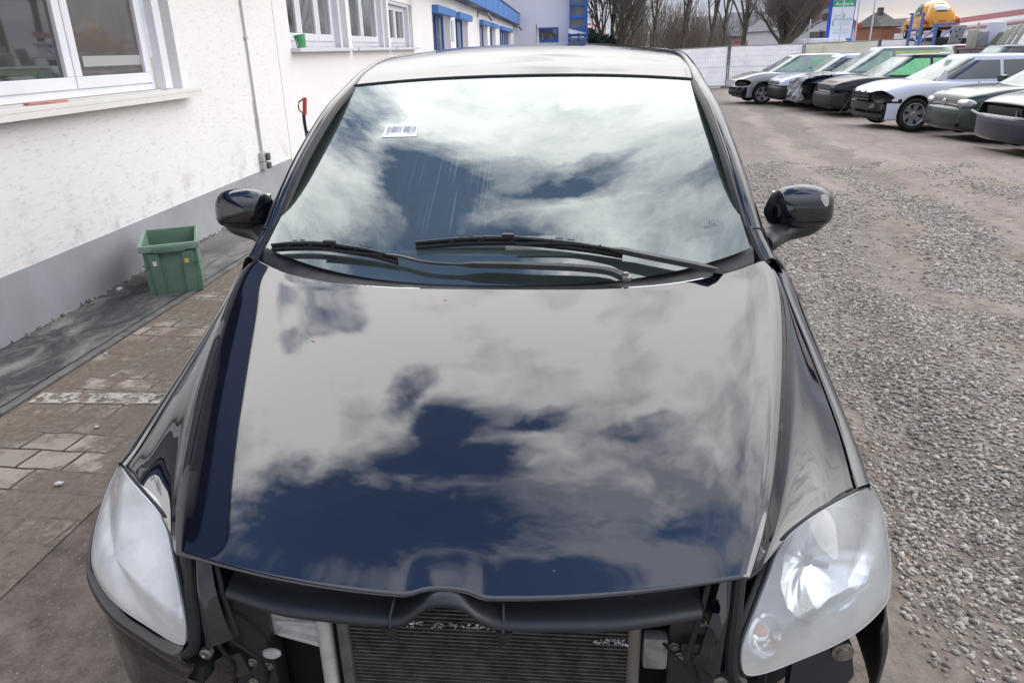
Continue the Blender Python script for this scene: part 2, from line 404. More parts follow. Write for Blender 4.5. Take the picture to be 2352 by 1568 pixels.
def bonnet_row(k, t):
    E, I, Sm = EDGE[k], INNR[k], SEAM[k]
    Yc = .895-(1.085-E[1])*(.895-.112)/(1.085-.188)
    p = 3.6*(1-t)+2.2*t
    pts = []
    for fx in (0, .2, .4, .6, .76, .87, .94, .975):
        X = E[0]*fx; Y = Yc+(E[1]-Yc)*fx**p
        cr = zcen(E[1])-E[2]
        z = zcen(Y)-cr*(fx**2.6)*(.86)-cr*.14*fx**14
        z += (.26*t**3*(1-t)+.014*t**5)*(1-fx**2.4)
        pts.append((X, Y, z))
    pts.append((E[0], E[1], E[2]-.002))
    dn = (I-E)
    pts.append(E+dn*.40+np.array([0, 0, -.009])); pts.append(E+dn*.85+np.array([0, 0, -.004]))
    bl = .006+.014*max(0, (t-.55)/.45)
    pts.append(I+(Sm-I)*.22+np.array([.0, 0, bl*.55])); pts.append(I+(Sm-I)*.55+np.array([0, -.006*max(0, (t-.7)/.3), bl])); pts.append(I+(Sm-I)*.85+np.array([0, 0, bl*.45])); pts.append(Sm)
    return np.array(pts)
rows = [bonnet_row(k, k/9.0) for k in range(10)]
half = np.array([np.vstack([catmull(r[:9], 60), catmull(r[8:], 26)[1:]]) for r in rows])
G = np.stack([catmull(half[:, j], 90) for j in range(half.shape[1])], 1)
# badge notch in the leading edge
def notch(G):
    G = G.copy(); n = G.shape[0]
    for j in range(G.shape[1]):
        X = abs(G[-1, j, 0])
        d = .013*max(0.0, 1-(X/.058)**2)**.7 if X < .058 else 0.0
        if d > 0:
            k = 14
            for i in range(n-k, n):
                f = ((i-(n-k))/(k-1))
                G[i, j, 1] += d*f; G[i, j, 2] += d*.5*f
    return G
G = notch(G)
Gl = G[:, ::-1].copy(); Gl[..., 0] *= -1
Gfull = np.concatenate([Gl[:, :-1], G], 1)
# roll the leading edge and the rear lip under
lip = Gfull[-1].copy(); lip[:, 1] += .006; lip[:, 2] -= .0065
lip2 = Gfull[-1].copy(); lip2[:, 1] += .0005; lip2[:, 2] -= .0022
rl = Gfull[0].copy(); rl[:, 1] += .003; rl[:, 2] -= .004
rl2 = Gfull[0].copy(); rl2[:, 1] += .0; rl2[:, 2] -= .022
Gfull = np.concatenate([rl2[None], rl[None], Gfull, lip2[None], lip[None]], 0)
bonnet = gridmesh('bonnet', Gfull, M_paint, CAR, face=(0, 0, 1))
# ---- fenders ------------------------------------------------------
SEAMF = SEAM[::-1]       # front -> rear
OUT = np.array([(.800, .500, .712), (.813, .560, .716), (.819, .640, .722), (.821, .725, .745), (.823, .800, .765), (.825, .880, .785), (.826, .96, .806), (.826, 1.03, .828), (.820, 1.085, .860), (.800, 1.125, .905)])
OUT = fair(OUT)
for sgn, nm in ((1, 'r'), (-1, 'l')):
    net = []
    for k in range(10):
        s_ = SEAMF[k]+np.array([.0065, 0, -.001]); o = OUT[k]
        zl = .40+.28*math.sin(min(1, max(0, (k)/7.0))*math.pi/2)*0+.0
        yy = o[1]
        arch = .33+.345*math.sqrt(max(0, 1-((yy-.93)/.37)**2)) if abs(yy-.93) < .37 else .33
        zb = max(.30, arch-.02) if k > 0 else .50
        r = [s_+np.array([-.006, 0, -.03]), s_, s_*.5+o*.5+np.array([.006, 0, .008]), o, np.array([o[0]+.018, yy, o[2]-.06]), np.array([o[0]+.02, yy, (o[2]-.06)*.5+zb*.5]), np.array([o[0]+.012, yy, zb])]
        net.append(np.array(r)*[sgn, 1, 1])
    Gf = surf(net, 40, 34)
    gridmesh('fender', Gf, M_paint, CAR, face=(sgn, 0, .3))
    seam_pts = [np.array(p)*[sgn, 1, 1]+np.array([sgn*.0035, 0, -.014]) for p in SEAM]
    MB().tube([Vector(p) for p in catmull(seam_pts, 40)], .007, 6).build('bonnet_gap', M_rubber, CAR)
# ---- body shell behind (doors, sills, tail) -----------------------
for sgn in (1, -1):
    net = []
    for y, xb, zb_, xm, zlow in ((1.135, .800, .915, .842, .33), (1.30, .795, .955, .858, .25), (1.7, .80, .975, .870, .24), (2.3, .80, .985, .872, .24), (2.9, .795, 1.0, .868, .24), (3.3, .78, 1.01, .862, .30), (3.8, .74, 1.02, .83, .34), (4.05, .66, 1.0, .74, .36), (4.15, .50, .98, .58, .38)):
        net.append([(sgn*(xb-.07), y, zb_+.02), (sgn*xb, y, zb_), (sgn*(xb*.4+xm*.6), y, zb_-.12), (sgn*xm, y, zb_-.28), (sgn*(xm-.005), y, .45), (sgn*(xm-.04), y, zlow)])
    gridmesh('door_side', surf(net, 60, 26), M_paint, CAR, face=(sgn, 0, 0))
    # side windows
    net = []
    for y, zt, xt in ((1.22, 1.13, .672), (1.45, 1.25, .655), (1.75, 1.37, .632), (2.1, 1.455, .615), (2.6, 1.485, .61), (3.1, 1.47, .60), (3.5, 1.40, .60), (3.75, 1.28, .62)):
        xb = .745 if y < 3.4 else .72
        net.append([(sgn*xb, y, .975), (sgn*(xb*.55+xt*.45+.012), y, .975*.5+zt*.5), (sgn*xt, y, zt)])
    gridmesh('side_window', surf(net, 30, 10), M_sglass, CAR, face=(sgn, 0, 0))
    MB().bar((sgn*.74, 2.28, .98), (sgn*.60, 2.36, 1.49), .09, .02, up=(1, 0, 0)).build('door_pillar', M_rubber, CAR)
tg = [[(-.60, 3.62, 1.50), (0, 3.72, 1.515), (.60, 3.62, 1.50)], [(-.64, 3.95, 1.20), (0, 4.05, 1.21), (.64, 3.95, 1.20)], [(-.66, 4.05, .98), (0, 4.15, .98), (.66, 4.05, .98)], [(-.64, 4.1, .6), (0, 4.2, .6), (.64, 4.1, .6)], [(-.6, 4.05, .34), (0, 4.15, .34), (.6, 4.05, .34)]]
gridmesh('tailgate', surf(tg, 24, 16), M_paint, CAR, face=(0, 1, 0))
MB().box((0, 2.5, .24), (1.50, 3.0, .06)).build('floor_pan', M_dark, CAR)
# ---- roof ---------------------------------------------------------
rn = []
for y, yc, zc_, xe, drop in ((1.800, 1.892, 1.462, .580, .020), (1.95, 2.03, 1.500, .585, .022), (2.2, 2.25, 1.540, .590, .030), (2.55, 2.6, 1.562, .592, .036), (3.0, 3.05, 1.556, .590, .040), (3.4, 3.45, 1.532, .580, .042), (3.66, 3.74, 1.505, .570, .044)):
    row = []
    for f_ in (-1.0, -.97, -.85, -.5, 0, .5, .85, .97, 1.0):
        yy = yc+(y-yc)*abs(f_)**2; zz = zc_-drop*abs(f_)**2.4-(.012 if abs(f_) == 1 else 0)
        row.append((xe*f_, yy, zz))
    rn.append(row)
Gr = surf(rn, 60, 60); gridmesh('roof', Gr, M_paint, CAR, face=(0, 0, 1))
for sgn in (1, -1):    # roof side rail running down into the A-pillar
    cen = [(.707, 1.088, 1.016), (.694, 1.122, 1.047), (.680, 1.158, 1.080), (.658, 1.240, 1.165), (.639, 1.38, 1.262), (.616, 1.60, 1.372), (.597, 1.81, 1.438), (.594, 2.0, 1.478), (.596, 2.3, 1.512), (.597, 2.7, 1.520), (.594, 3.1, 1.508), (.585, 3.45, 1.478), (.575, 3.7, 1.44)]
    net = []
    for i, c in enumerate(cen):
        c = np.array(c); wI = [.014, .016, .018, .020, .019, .018, .017, .012, .010, .008, .006, .006, .006][i]
        net.append([c+[-wI-.004, -.004, -.022], c+[-wI, -.003, -.002], c+[-wI*.4, 0, .006], c+[.010, .008, .004], c+[.028, .022, -.014], c+[.045, .035, -.050], c+[.052, .045, -.085]])
    Gp = surf([np.array(r)*[sgn, 1, 1] for r in net], 70, 22)
    for row_ in (net[0], net[2]):
        MB().tube([Vector((np.array(p)+[0, -.001, .0010])*[sgn, 1, 1]) for p in catmull(np.array(row_)[1:], 16)], .0020, 6).build('panel_gap', M_rubber, CAR)
    MB().tube([Vector(np.array(p)*[sgn, 1, 1]) for p in [(.690, 1.085, 1.008), (.678, 1.108, 1.028), (.664, 1.142, 1.062), (.655, 1.165, 1.085)]], .014, 8).build('scuttle_seal', M_rubber, CAR, smooth=True)
    gridmesh('windscreen_pillar', Gp, M_paint, CAR, face=(sgn, -.5, .6))
    MB().tube([Vector(np.array(c)*[sgn, 1, 1]+np.array([-sgn*(wi+.008), -.003, -.004])) for c, wi in zip(catmull(cen[1:7], 20), np.linspace(.021, .017, 20))], .010, 8).build('windscreen_seal', M_rubber, CAR)
hd = [(x, 1.892-.092*(abs(x)/.58)**2-.006, 1.462-.020*(abs(x)/.58)**2.4-.004) for x in np.linspace(-.575, .575, 25)]
MB().tube(hd, .0055, 6).build('header_seal', M_rubber, CAR)
# ---- windscreen ---------------------------------------------------
def ws(fx, v, off=0.0):
    """fx -1..1 across, v 0 bottom .. 1 top"""
    yb, zb_, xb = .945+.13*abs(fx)**2.6, .990+.065*abs(fx)**2.6, .650
    yt, zt, xt = 1.884-.092*fx*fx, 1.456-.020*abs(fx)**2.4, .568
    bul = math.sin(v*math.pi)*.013
    x = fx*(xb+(xt-xb)*v**.9+.006*math.sin(v*math.pi)); y = yb+(yt-yb)*v-bul*.45; z = zb_+(zt-zb_)*v+bul*.9
    return (x, y+off*.42, z-off*.9)
Gw = np.array([[ws(fx, v) for fx in np.linspace(-1, 1, 61)] for v in np.linspace(0, 1, 41)])
wsc = gridmesh('windscreen', Gw, M_glassW, CAR, face=(0, -.5, 1))
# black printed border just under the glass
fb = MB()
def strip(p0f, p1f, n=60):
    vs = []; 
    for i in range(n+1):
        t = i/n; vs.append(p0f(t)); vs.append(p1f(t))
    fb.add(vs, [(2*i, 2*i+1, 2*i+3, 2*i+2) for i in range(n)])
def inner(t, side):
    return side*(.895+.03*t)
for side in (-1, 1):
    strip(lambda t: ws(side, t, .003), lambda t: ws(side*(.925+.015*t), t, .003))
strip(lambda t: ws(-1+2*t, .0, .003), lambda t: ws(-1+2*t, .105 if abs(-1+2*t) < .93 else .105, .003))
def toph(t):
    x = abs(-1+2*t); return .945 if x > .30 else (.945-(.115 if x < .22 else .115*(.30-x)/.08))
strip(lambda t: ws(-1+2*t, 1.0, .0035), lambda t: ws(-1+2*t, toph(t), .0035), 160)
for cs in (-1, 1):     # rounded inner corners
    for (v0, dv) in ((.105, 1), (.945, -1)):
        for i in range(5): pass
fb.build('printed_border', M_frit, wsc)
# barcode sticker on the glass
M_sticker = mat('white_sticker_paper', (.82, .83, .84), .45)
M_ink = mat('barcode_ink', (.22, .22, .26), .5)
sp0, sp1, sp2, sp3 = [np.array(p) for p in ((-.4165, 1.5155, 1.2790), (-.3075, 1.5225, 1.2815), (-.3085, 1.585, 1.3125), (-.4135, 1.576, 1.3085))]
def stk(u_, v_, up=0.0):
    p = (sp0*(1-u_)+sp1*u_)*(1-v_)+(sp3*(1-u_)+sp2*u_)*v_; 
    # lift to the glass surface
    best = None
    fx = p[0]/.61; v = (p[1]-.99)/(1.884-.99)
    for _ in range(6):
        q = ws(fx, v); fx += (p[0]-q[0])/.61; v += (p[1]-q[1])/.9
    q = np.array(ws(fx, v, -(.0016+up))); return q
b_ = MB(); n_ = 12
for i in range(n_):
    b_.add([stk(i/n_, 0), stk((i+1)/n_, 0), stk((i+1)/n_, 1), stk(i/n_, 1)], [(0, 1, 2, 3)])
stick = b_.build('barcode_sticker', M_sticker, wsc)
ik = MB(); x_ = .06; rr = random.Random(3)
while x_ < .93:
    wd_ = rr.choice([.012, .018, .03]);
    if not (.50 < x_ < .54): ik.add([stk(x_, .34, .002), stk(x_+wd_, .34, .002), stk(x_+wd_, .86, .002), stk(x_, .86, .002)], [(0, 1, 2, 3)])
    x_ += wd_+rr.choice([.012, .018, .026])
for x0, x1 in ((.07, .22), (.72, .93)):
    k = x0
    while k < x1: ik.add([stk(k, .18, .002), stk(k+.014, .18, .002), stk(k+.014, .26, .002), stk(k, .26, .002)], [(0, 1, 2, 3)]); k += .024
ik.build('barcode_print', M_ink, stick)
# small maker's stamp etched low on the glass
sb_ = MB(); 
for k in range(7):
    fx = .845+k*.008; v0 = .135; v1 = .145+(.02 if k == 3 else .004*(k % 2))
    sb_.add([ws(fx, v0, -.001), ws(fx+.004, v0, -.001), ws(fx+.004, v1, -.001), ws(fx, v1, -.001)], [(0, 1, 2, 3)])
sb_.build('glass_stamp', mat('etched_stamp', (.12, .15, .16), .6), wsc)
# ---- cowl under the windscreen -----------------------------------
cn = []
for x in np.linspace(-.662, .662, 15):
    a = abs(x)/.70
    yr = .905+.17*a**3.6; yg = .965+.135*a**2.6
    zr = 1.000+.020*a**2; zg = .998+.058*a**2.6
    cn.append([(x, yr-.06, zr-.055), (x, yr-.01, zr-.020), (x, yr+.02, zr-.014), (x, (yr+yg)/2+.01, (zr+zg)/2-.012), (x, yg+.01, zg-.004), (x, yg+.03, zg+.003)])
gridmesh('cowl_panel', surf(cn, 60, 14), mat('cowl_plastic', (.030, .029, .033), .50, noise=(25, .3), bumps=(400, .3, .001)), CAR, flip=True)
# ---- wipers -------------------------------------------------------
def wiper(arm, blade, joint, piv, side):
    root_ = MB()
    A = catmull(arm, 26)
    vs = []; fs = []
    n = len(A)
    for i, p in enumerate(A):
        t = A[min(i+1, n-1)]-A[max(i-1, 0)]; t /= np.linalg.norm(t); s_ = np.cross(t, [0, 0, 1.]); s_ /= np.linalg.norm(s_)
        f_ = i/(n-1); w_ = .015*(1-f_)+.006*f_ if f_ < .55 else .006; w_ = .015 if f_ < .50 else (.015-(f_-.5)/.06*.009 if f_ < .56 else .006)
        h_ = .012 if f_ < .55 else .005
        for a, b in ((-w_, -h_*.4), (-w_*.8, h_*.6), (w_*.8, h_*.6), (w_, -h_*.4)): vs.append(p+s_*a+np.array([0, 0, b]))
    for i in range(n-1):
        for j in range(4): fs.append((4*i+j, 4*i+(j+1) % 4, 4*i+4+(j+1) % 4, 4*i+4+j))
    fs += [(3, 2, 1, 0), (4*n-4, 4*n-3, 4*n-2, 4*n-1)]
    root_.add(vs, fs)
    ar = root_.build('wiper_arm', M_plast, CAR, smooth=True, fixn=True)
    B = catmull(blade, 20); bb = MB()
    bb.tube([p+np.array([0, 0, .018]) for p in B[::1]], [.002+.004*math.sin(min(1, (i+.5)/19*1.1)*math.pi) ** .5 for i in range(20)], 6)
    bb.tube([p+np.array([0, -.002, .006]) for p in B], .0035, 5)
    vs = []; [vs.extend([p+np.array([0, 0, .018]), p+np.array([0, .004, -.004])]) for p in B]; bb.add(vs, [(2*i, 2*i+1, 2*i+3, 2*i+2) for i in range(len(B)-1)])
    for i in (3, 6, 9, 12, 16): bb.bar(B[i]+[0, 0, .004], B[min(19, i+1)]+[0, 0, .022], .010, .006)
    mid = B[9]; bb.box((mid[0], mid[1], mid[2]+.024), (.034, .014, .012), (0, 0, math.atan2(B[12][1]-B[6][1], B[12][0]-B[6][0])), bev=.004)
    bl = bb.build('wiper_blade', M_plast, ar, smooth=True)
    for i in (4, 5, 13, 14):
        s2 = MB(); p = B[i]; q = B[i+1]; s2.bar(p*.8+q*.2+[0, 0, .0262], p*.2+q*.8+[0, 0, .0262], .0045, .002); s2.build('blade_slot', M_dark, bl)
    return ar
def gp(px, py, lift=0.0):      # a point on the windscreen's lower plane
    P0 = np.array([0, .945, .990]); P1 = np.array([0, 1.884, 1.456]); nn = np.array([0, -(P1-P0)[2], (P1-P0)[1]]); nn /= np.linalg.norm(nn)
    d = ray(px, py); q = CAM+d*((P0-CAM) @ nn/(d @ nn)); t = lift/abs((d/np.linalg.norm(d)) @ nn)
    return q-d/np.linalg.norm(d)*t
armR = [gp(1662, 630, -.045), gp(1642, 621, .016), gp(1600, 611, .024), gp(1530, 597, .028), gp(1440, 579, .030), gp(1380, 567, .030), gp(1320, 560, .028), gp(1250, 558, .028), gp(1185, 560, .026)]
bladeR = [gp(955, 572, .010), gp(1030, 566, .012), gp(1100, 562, .014), gp(1180, 562, .015), gp(1260, 568, .014), gp(1350, 578, .013), gp(1430, 592, .010)]
wiper(armR, bladeR, None, None, 1)
armL = [gp(1432, 636, .028), gp(1400, 624, .024), gp(1330, 616, .026), gp(1240, 612, .028), gp(1150, 609, .027), gp(1060, 608, .026), gp(980, 603, .026), gp(915, 588, .026), gp(850, 582, .024), gp(740, 573, .024)]
bladeL = [gp(625, 577, .010), gp(670, 574, .012), gp(735, 574, .014), gp(800, 582, .014), gp(860, 592, .013), gp(915, 607, .010)]
wiper(armL, bladeL, None, None, -1)
pv = gp(1438, 635, .030); MB().lathe([(.014, -.008), (.014, .0), (.011, .004)], pv, n=20).lathe([(.007, .004), (.007, .010), (.005, .011)], pv, n=6).build('wiper_pivot_nut', M_steel, CAR)
M_lining = mat('dark_headlining', (.10, .10, .10), .95, noise=(20, .2))
MB().box((0, 3.45, 1.05), (1.36, .03, .94)).build('rear_lining', M_lining, CAR)  # added dark panel: keeps bright outside gaps from showing through the cabin
for sx_ in (-1, 1): MB().box((sx_*.640, 2.85, 1.23), (.02, 1.35, .54), (0, -sx_*R_(14), 0)).build('side_lining', M_lining, CAR)  # added panels inside the side windows, blocking the brightness behind them
ln = [[(-.56, y, z-.05), (0, y+.04, z-.02), (.56, y, z-.05)] for y, z in ((1.88, 1.435), (2.2, 1.50), (2.6, 1.525), (3.0, 1.52), (3.5, 1.48))]
gridmesh('headlining', surf(ln, 16, 10), M_lining, CAR, face=(0, 0, -1))
# ---- interior -----------------------------------------------------
dn_ = []
for x in np.linspace(-.66, .66, 9):
    a = abs(x)/.66; dn_.append([(x, 1.0+.10*a*a, .975), (x, 1.15+.08*a*a, .985), (x, 1.34, .975), (x, 1.46, .93), (x, 1.50, .80), (x, 1.48, .6)])
gridmesh('dashboard', surf(dn_, 30, 18), M_dash, CAR, flip=True)
MB().box((.33, 1.40, 1.0), (.32, .18, .06), (R_(-8), 0, 0), bev=.02).build('instrument_hood', M_dash, CAR, smooth=True)
sw = MB(); sw.tube([(.33+.185*math.cos(a), 1.60+.07*math.sin(a), .96+.17*math.sin(a)) for a in np.linspace(0, 2*math.pi, 33)], .014, 8, cap=False); sw.box((.33, 1.60, .955), (.15, .05, .09), bev=.015)
sw.bar((.33, 1.60, .955), (.16, 1.60, .96), .03, .02); sw.bar((.33, 1.60, .955), (.50, 1.60, .96), .03, .02); sw.build('steering_wheel', M_rubber, CAR, smooth=True)
for sx_ in (-.34, .34):
    st = MB(); st.box((sx_, 2.25, .92), (.46, .14, .58), (R_(-14), 0, 0), bev=.05); st.box((sx_, 2.0, .60), (.48, .5, .16), bev=.05)
    se = st.build('front_seat', M_seat, CAR, smooth=True)
    MB().box((sx_, 2.36, 1.31), (.26, .10, .17), (R_(-12), 0, 0), bev=.04).build('headrest', M_seat, se, smooth=True)
MB().box((0, 3.2, .86), (1.2, .15, .56), (R_(-14), 0, 0), bev=.05).build('rear_seat', M_seat, CAR, smooth=True)
mr = MB().box((0, 1.72, 1.345), (.24, .04, .065), (R_(10), 0, 0), bev=.015)
mr.build('rear_view_mirror', M_rubber, CAR, smooth=True)
# ---- door mirrors -------------------------------------------------
M_mirplast = mat('mirror_base_plastic', (.018, .019, .022), .4, bumps=(500, .2, .001))
for sgn in (1, -1):
    mc = [(.775, 1.46, 1.075), (.795, 1.425, 1.082), (.83, 1.385, 1.082), (.88, 1.378, 1.080), (.925, 1.40, 1.078), (.956, 1.44, 1.074), (.968, 1.48, 1.072)]
    rz = [(.018, .030), (.036, .046), (.052, .060), (.057, .064), (.051, .058), (.034, .044), (.014, .020)]
    # cap: closed egg-like shell
    nu, nv = 30, 28
    C_ = catmull([(.770, 1.475, 1.070), (.782, 1.455, 1.074), (.808, 1.44, 1.080), (.86, 1.437, 1.083), (.915, 1.440, 1.082), (.950, 1.452, 1.078), (.966, 1.465, 1.074), (.972, 1.478, 1.072)], nu)
    ru = catmull([(0.002, .002, 0), (.030, .045, 0), (.048, .064, 0), (.058, .072, 0), (.056, .066, 0), (.044, .052, 0), (.026, .030, 0), (.002, .002, 0)], nu)
    vs = []
    for i in range(nu):
        for j in range(nv):
            a = 2*math.pi*j/nv; ca, sa = math.cos(a), math.sin(a)
            ry, rz_ = max(ru[i, 0], .002), max(ru[i, 1], .002)
            e = .85
            cy = math.copysign(abs(ca)**e, ca)*ry; cz = math.copysign(abs(sa)**e, sa)*rz_
            if cy > 0: cy *= .55
            low = .72 if sa < 0 else 1.0
            vs.append((sgn*C_[i, 0], C_[i, 1]+cy, C_[i, 2]+cz*low-.004*(1-sa)))
    fs = [(i*nv+j, i*nv+(j+1) % nv, (i+1)*nv+(j+1) % nv, (i+1)*nv+j) for i in range(nu-1) for j in range(nv)]
    if sgn > 0: fs = [f[::-1] for f in fs]
    mcap = meshobj('mirror_cap', vs, fs, M_paint, CAR, True)
    bm = bmesh.new(); bm.from_mesh(mcap.data); bmesh.ops.recalc_face_normals(bm, faces=bm.faces); bm.to_mesh(mcap.data); bm.free()
    base = MB(); 
    bp = [(.745, 1.33, 1.000), (.760, 1.35, 1.004), (.790, 1.39, 1.010), (.83, 1.42, 1.016), (.90, 1.437, 1.028), (.948, 1.452, 1.044)]
    rr_ = [.028, .034, .034, .030, .027, .014]
    P = catmull(bp, 20); rr2 = np.interp(np.linspace(0, 5, 20), range(6), rr_)
    base.tube([Vector(p*[sgn, 1, 1]) for p in P], list(rr2), 14)
    base.build('mirror_base', M_mirplast, CAR, smooth=True)
    ga = catmull([(.786, 1.41, 1.030), (.83, 1.383, 1.036), (.88, 1.378, 1.040), (.93, 1.395, 1.048), (.962, 1.44, 1.060)], 20)
    MB().tube([Vector(p*[sgn, 1, 1])+Vector((0, -.001, 0)) for p in ga], .0022, 5).build('mirror_seam', M_dark, CAR)
    fo = MB().box((sgn*.872, 1.478, 1.075), (.165, .012, .105), bev=.005); fo.build('mirror_glass', mat('mirror_silver', (.8, .8, .8), .02, metal=1.0), CAR)
# ---- headlights ---------------------------------------------------
HLo = np.array([(.810, .515, .704), (.824, .512, .682), (.830, .480, .655), (.827, .440, .628), (.824, .405, .599), (.815, .370, .568), (.797, .342, .549), (.745, .295, .538), (.685, .255, .532), (.617, .222, .526), (.552, .190, .524), (.512, .168, .536), (.497, .160, .558), (.494, .164, .600), (.515, .199, .634), (.548, .250, .682), (.566, .276, .712), (.592, .297, .738), (.649, .338, .756), (.728, .416, .742)])
k_ = len(HLo); HLs = catmull(np.vstack([HLo, HLo[:1]]), 97)[:-1]
cenH = HLs.mean(0); nH = np.array([.55, -.76, .34]); nH /= np.linalg.norm(nH)
def glass_lens(name, white):
    m = bpy.data.materials.new(name); m.use_nodes = True; t = NT(m.node_tree)
    vec = t.n('ShaderNodeTexCoord').outputs['Object']
    x, y, z = t.sep(vec)
    n1 = t.noise(vec, 5.0, 5, .6)
    low = t.n('ShaderNodeMapRange', iValue=z, i1=.62, i2=.52).outputs[0]
    f = t.m('ADD', t.m('MULTIPLY', t.ramp(n1, [(.3, .5), (.7, 1.0)]), white), t.m('MULTIPLY', low, .35), clamp=True)
    pb = t.n('ShaderNodeBsdfPrincipled', iRoughness=.35, iCoat_Weight=1.0, iCoat_Roughness=.03); pb.inputs['Base Color'].default_value = (.95, .97, .96, 1)
    pb.inputs['Subsurface Weight'].default_value = 0
    tr = t.n('ShaderNodeBsdfTransparent', iColor=(.93, .96, .97, 1)); gl = t.n('ShaderNodeBsdfGlossy', iRoughness=.03)
    fr = t.n('ShaderNodeFresnel', iIOR=1.5).outputs[0]
    a = t.n('ShaderNodeMixShader', i0=fr, i1=tr.outputs[0], i2=gl.outputs[0])
    b = t.n('ShaderNodeMixShader', i0=f, i1=a.outputs[0], i2=pb.outputs[0])
    o = t.n('ShaderNodeOutputMaterial'); t.l(b.outputs[0], o.inputs[0]); return m
M_lensR = glass_lens('clear_lens', .36); M_lensL = glass_lens('clouded_lens', .98)
M_chrome = mat('lamp_reflector', (.78, .80, .82), .16, metal=.9)
M_hous = mat('lamp_housing', (.68, .70, .71), .4, noise=(10, .3))
M_amber = mat('amber_bulb', (.85, .22, .05), .25)
def hmap(P, sgn): return np.asarray(P)*np.array([sgn, 1, 1])
for sgn, lm in ((1, M_lensR), (-1, M_lensL)):
    n = len(HLs); vs = []; rings = [1.0, .97, .92, .84, .72, .56, .38, .2, .06]
    for r in rings:
        for p in HLs:
            q = cenH+(p-cenH)*r+nH*(.040*(1-r**2.2))
            vs.append(hmap(q, sgn))
    fs = [(i*n+j, i*n+(j+1) % n, (i+1)*n+(j+1) % n, (i+1)*n+j) for i in range(len(rings)-1) for j in range(n)]
    fs.append(tuple((len(rings)-1)*n+j for j in range(n)))
    if sgn < 0: fs = [f[::-1] for f in fs]
    hl = empty('headlight'); hl.parent = CAR
    lens = orient(meshobj('lens', vs, fs, lm, hl, True), nH*[sgn, 1, 1])
    # housing bowl
    vs = []; prof = [(1.0, -.001), (.985, .012), (.95, .028), (.80, .050), (.5, .075), (.1, .085)]
    for r, dpt in prof:
        for p in HLs: vs.append(hmap(cenH+(p-cenH)*r-nH*dpt, sgn))
    fs = [(i*n+j, i*n+(j+1) % n, (i+1)*n+(j+1) % n, (i+1)*n+j) for i in range(len(prof)-1) for j in range(n)]; fs.append(tuple((len(prof)-1)*n+j for j in range(n)))
    hs_ = meshobj('lamp_housing', vs, fs, M_hous, hl, True)
    # seal round the lens
    MB().tube([Vector(hmap(p-nH*.006+(p-cenH)*.010, sgn)) for p in list(HLs)+[HLs[0]]], .0035, 6, cap=False).build('lamp_seal', M_rubber, hl)
    # main reflector: fluted paraboloid
    ex = np.array([.80, .58, .12]); ex /= np.linalg.norm(ex); ey = np.cross(nH, ex); ey = ey/np.linalg.norm(ey)
    if ey[2] < 0: ey = -ey
    rc = cenH+ex*.030+ey*.012-nH*.062
    vs = []; NR, NA = 14, 48
    for i in range(NR):
        r = .014+(.118-.014)*i/(NR-1)
        for j in range(NA):
            a = 2*math.pi*j/NA; flute = .0022*math.cos(a*14)*(i/(NR-1))
            asp = .80 if math.sin(a) < 0 else .92
            vs.append(hmap(rc+ex*(r*math.cos(a)*1.05)+ey*(r*math.sin(a)*asp)+nH*(.05*(r/.118)**2+flute), sgn))
    fs = [(i*NA+j, i*NA+(j+1) % NA, (i+1)*NA+(j+1) % NA, (i+1)*NA+j) for i in range(NR-1) for j in range(NA)]
    refl = meshobj('reflector', vs, fs, M_chrome, hl, True)
    bc = rc+nH*.015
    MB().tube([Vector(hmap(bc, sgn)), Vector(hmap(bc+nH*.03, sgn))], [.008, .006], 12).build('bulb', mat('bulb_glass', (.35, .38, .42), .15), refl, smooth=True)
    # low shelf in front of the reflector
    sh = MB(); a0 = rc-ey*.075
    sh.box(hmap(a0+nH*.030, sgn), (.17, .055, .004), Matrix((Vector(hmap(ex, sgn)), Vector(nH*[sgn, 1, 1]), Vector(hmap(ey, sgn)))).transposed())
    sh.build('lamp_shelf', M_hous, hl)
    # round indicator in the inner low corner
    ic = at_y(1780, 1428, .20) if sgn > 0 else None
    ic = np.array([.545, .195, .594]); ic = ic-nH*.018
    q = Vector(nH*[sgn, 1, 1]).to_track_quat('Z', 'Y').to_euler()
    MB().lathe([(.039, -.02), (.041, .010), (.036, .013), (.034, .0), (.025, -.012), (.004, -.018)], hmap(ic, sgn), n=32, rot=q).build('indicator_ring', M_chrome, hl, smooth=True)
    MB().lathe([(.001, .014), (.008, .012), (.011, .004), (.011, -.012)][::-1], hmap(ic+ey*.010, sgn), n=16, rot=q).build('indicator_bulb', M_amber, hl, smooth=True)
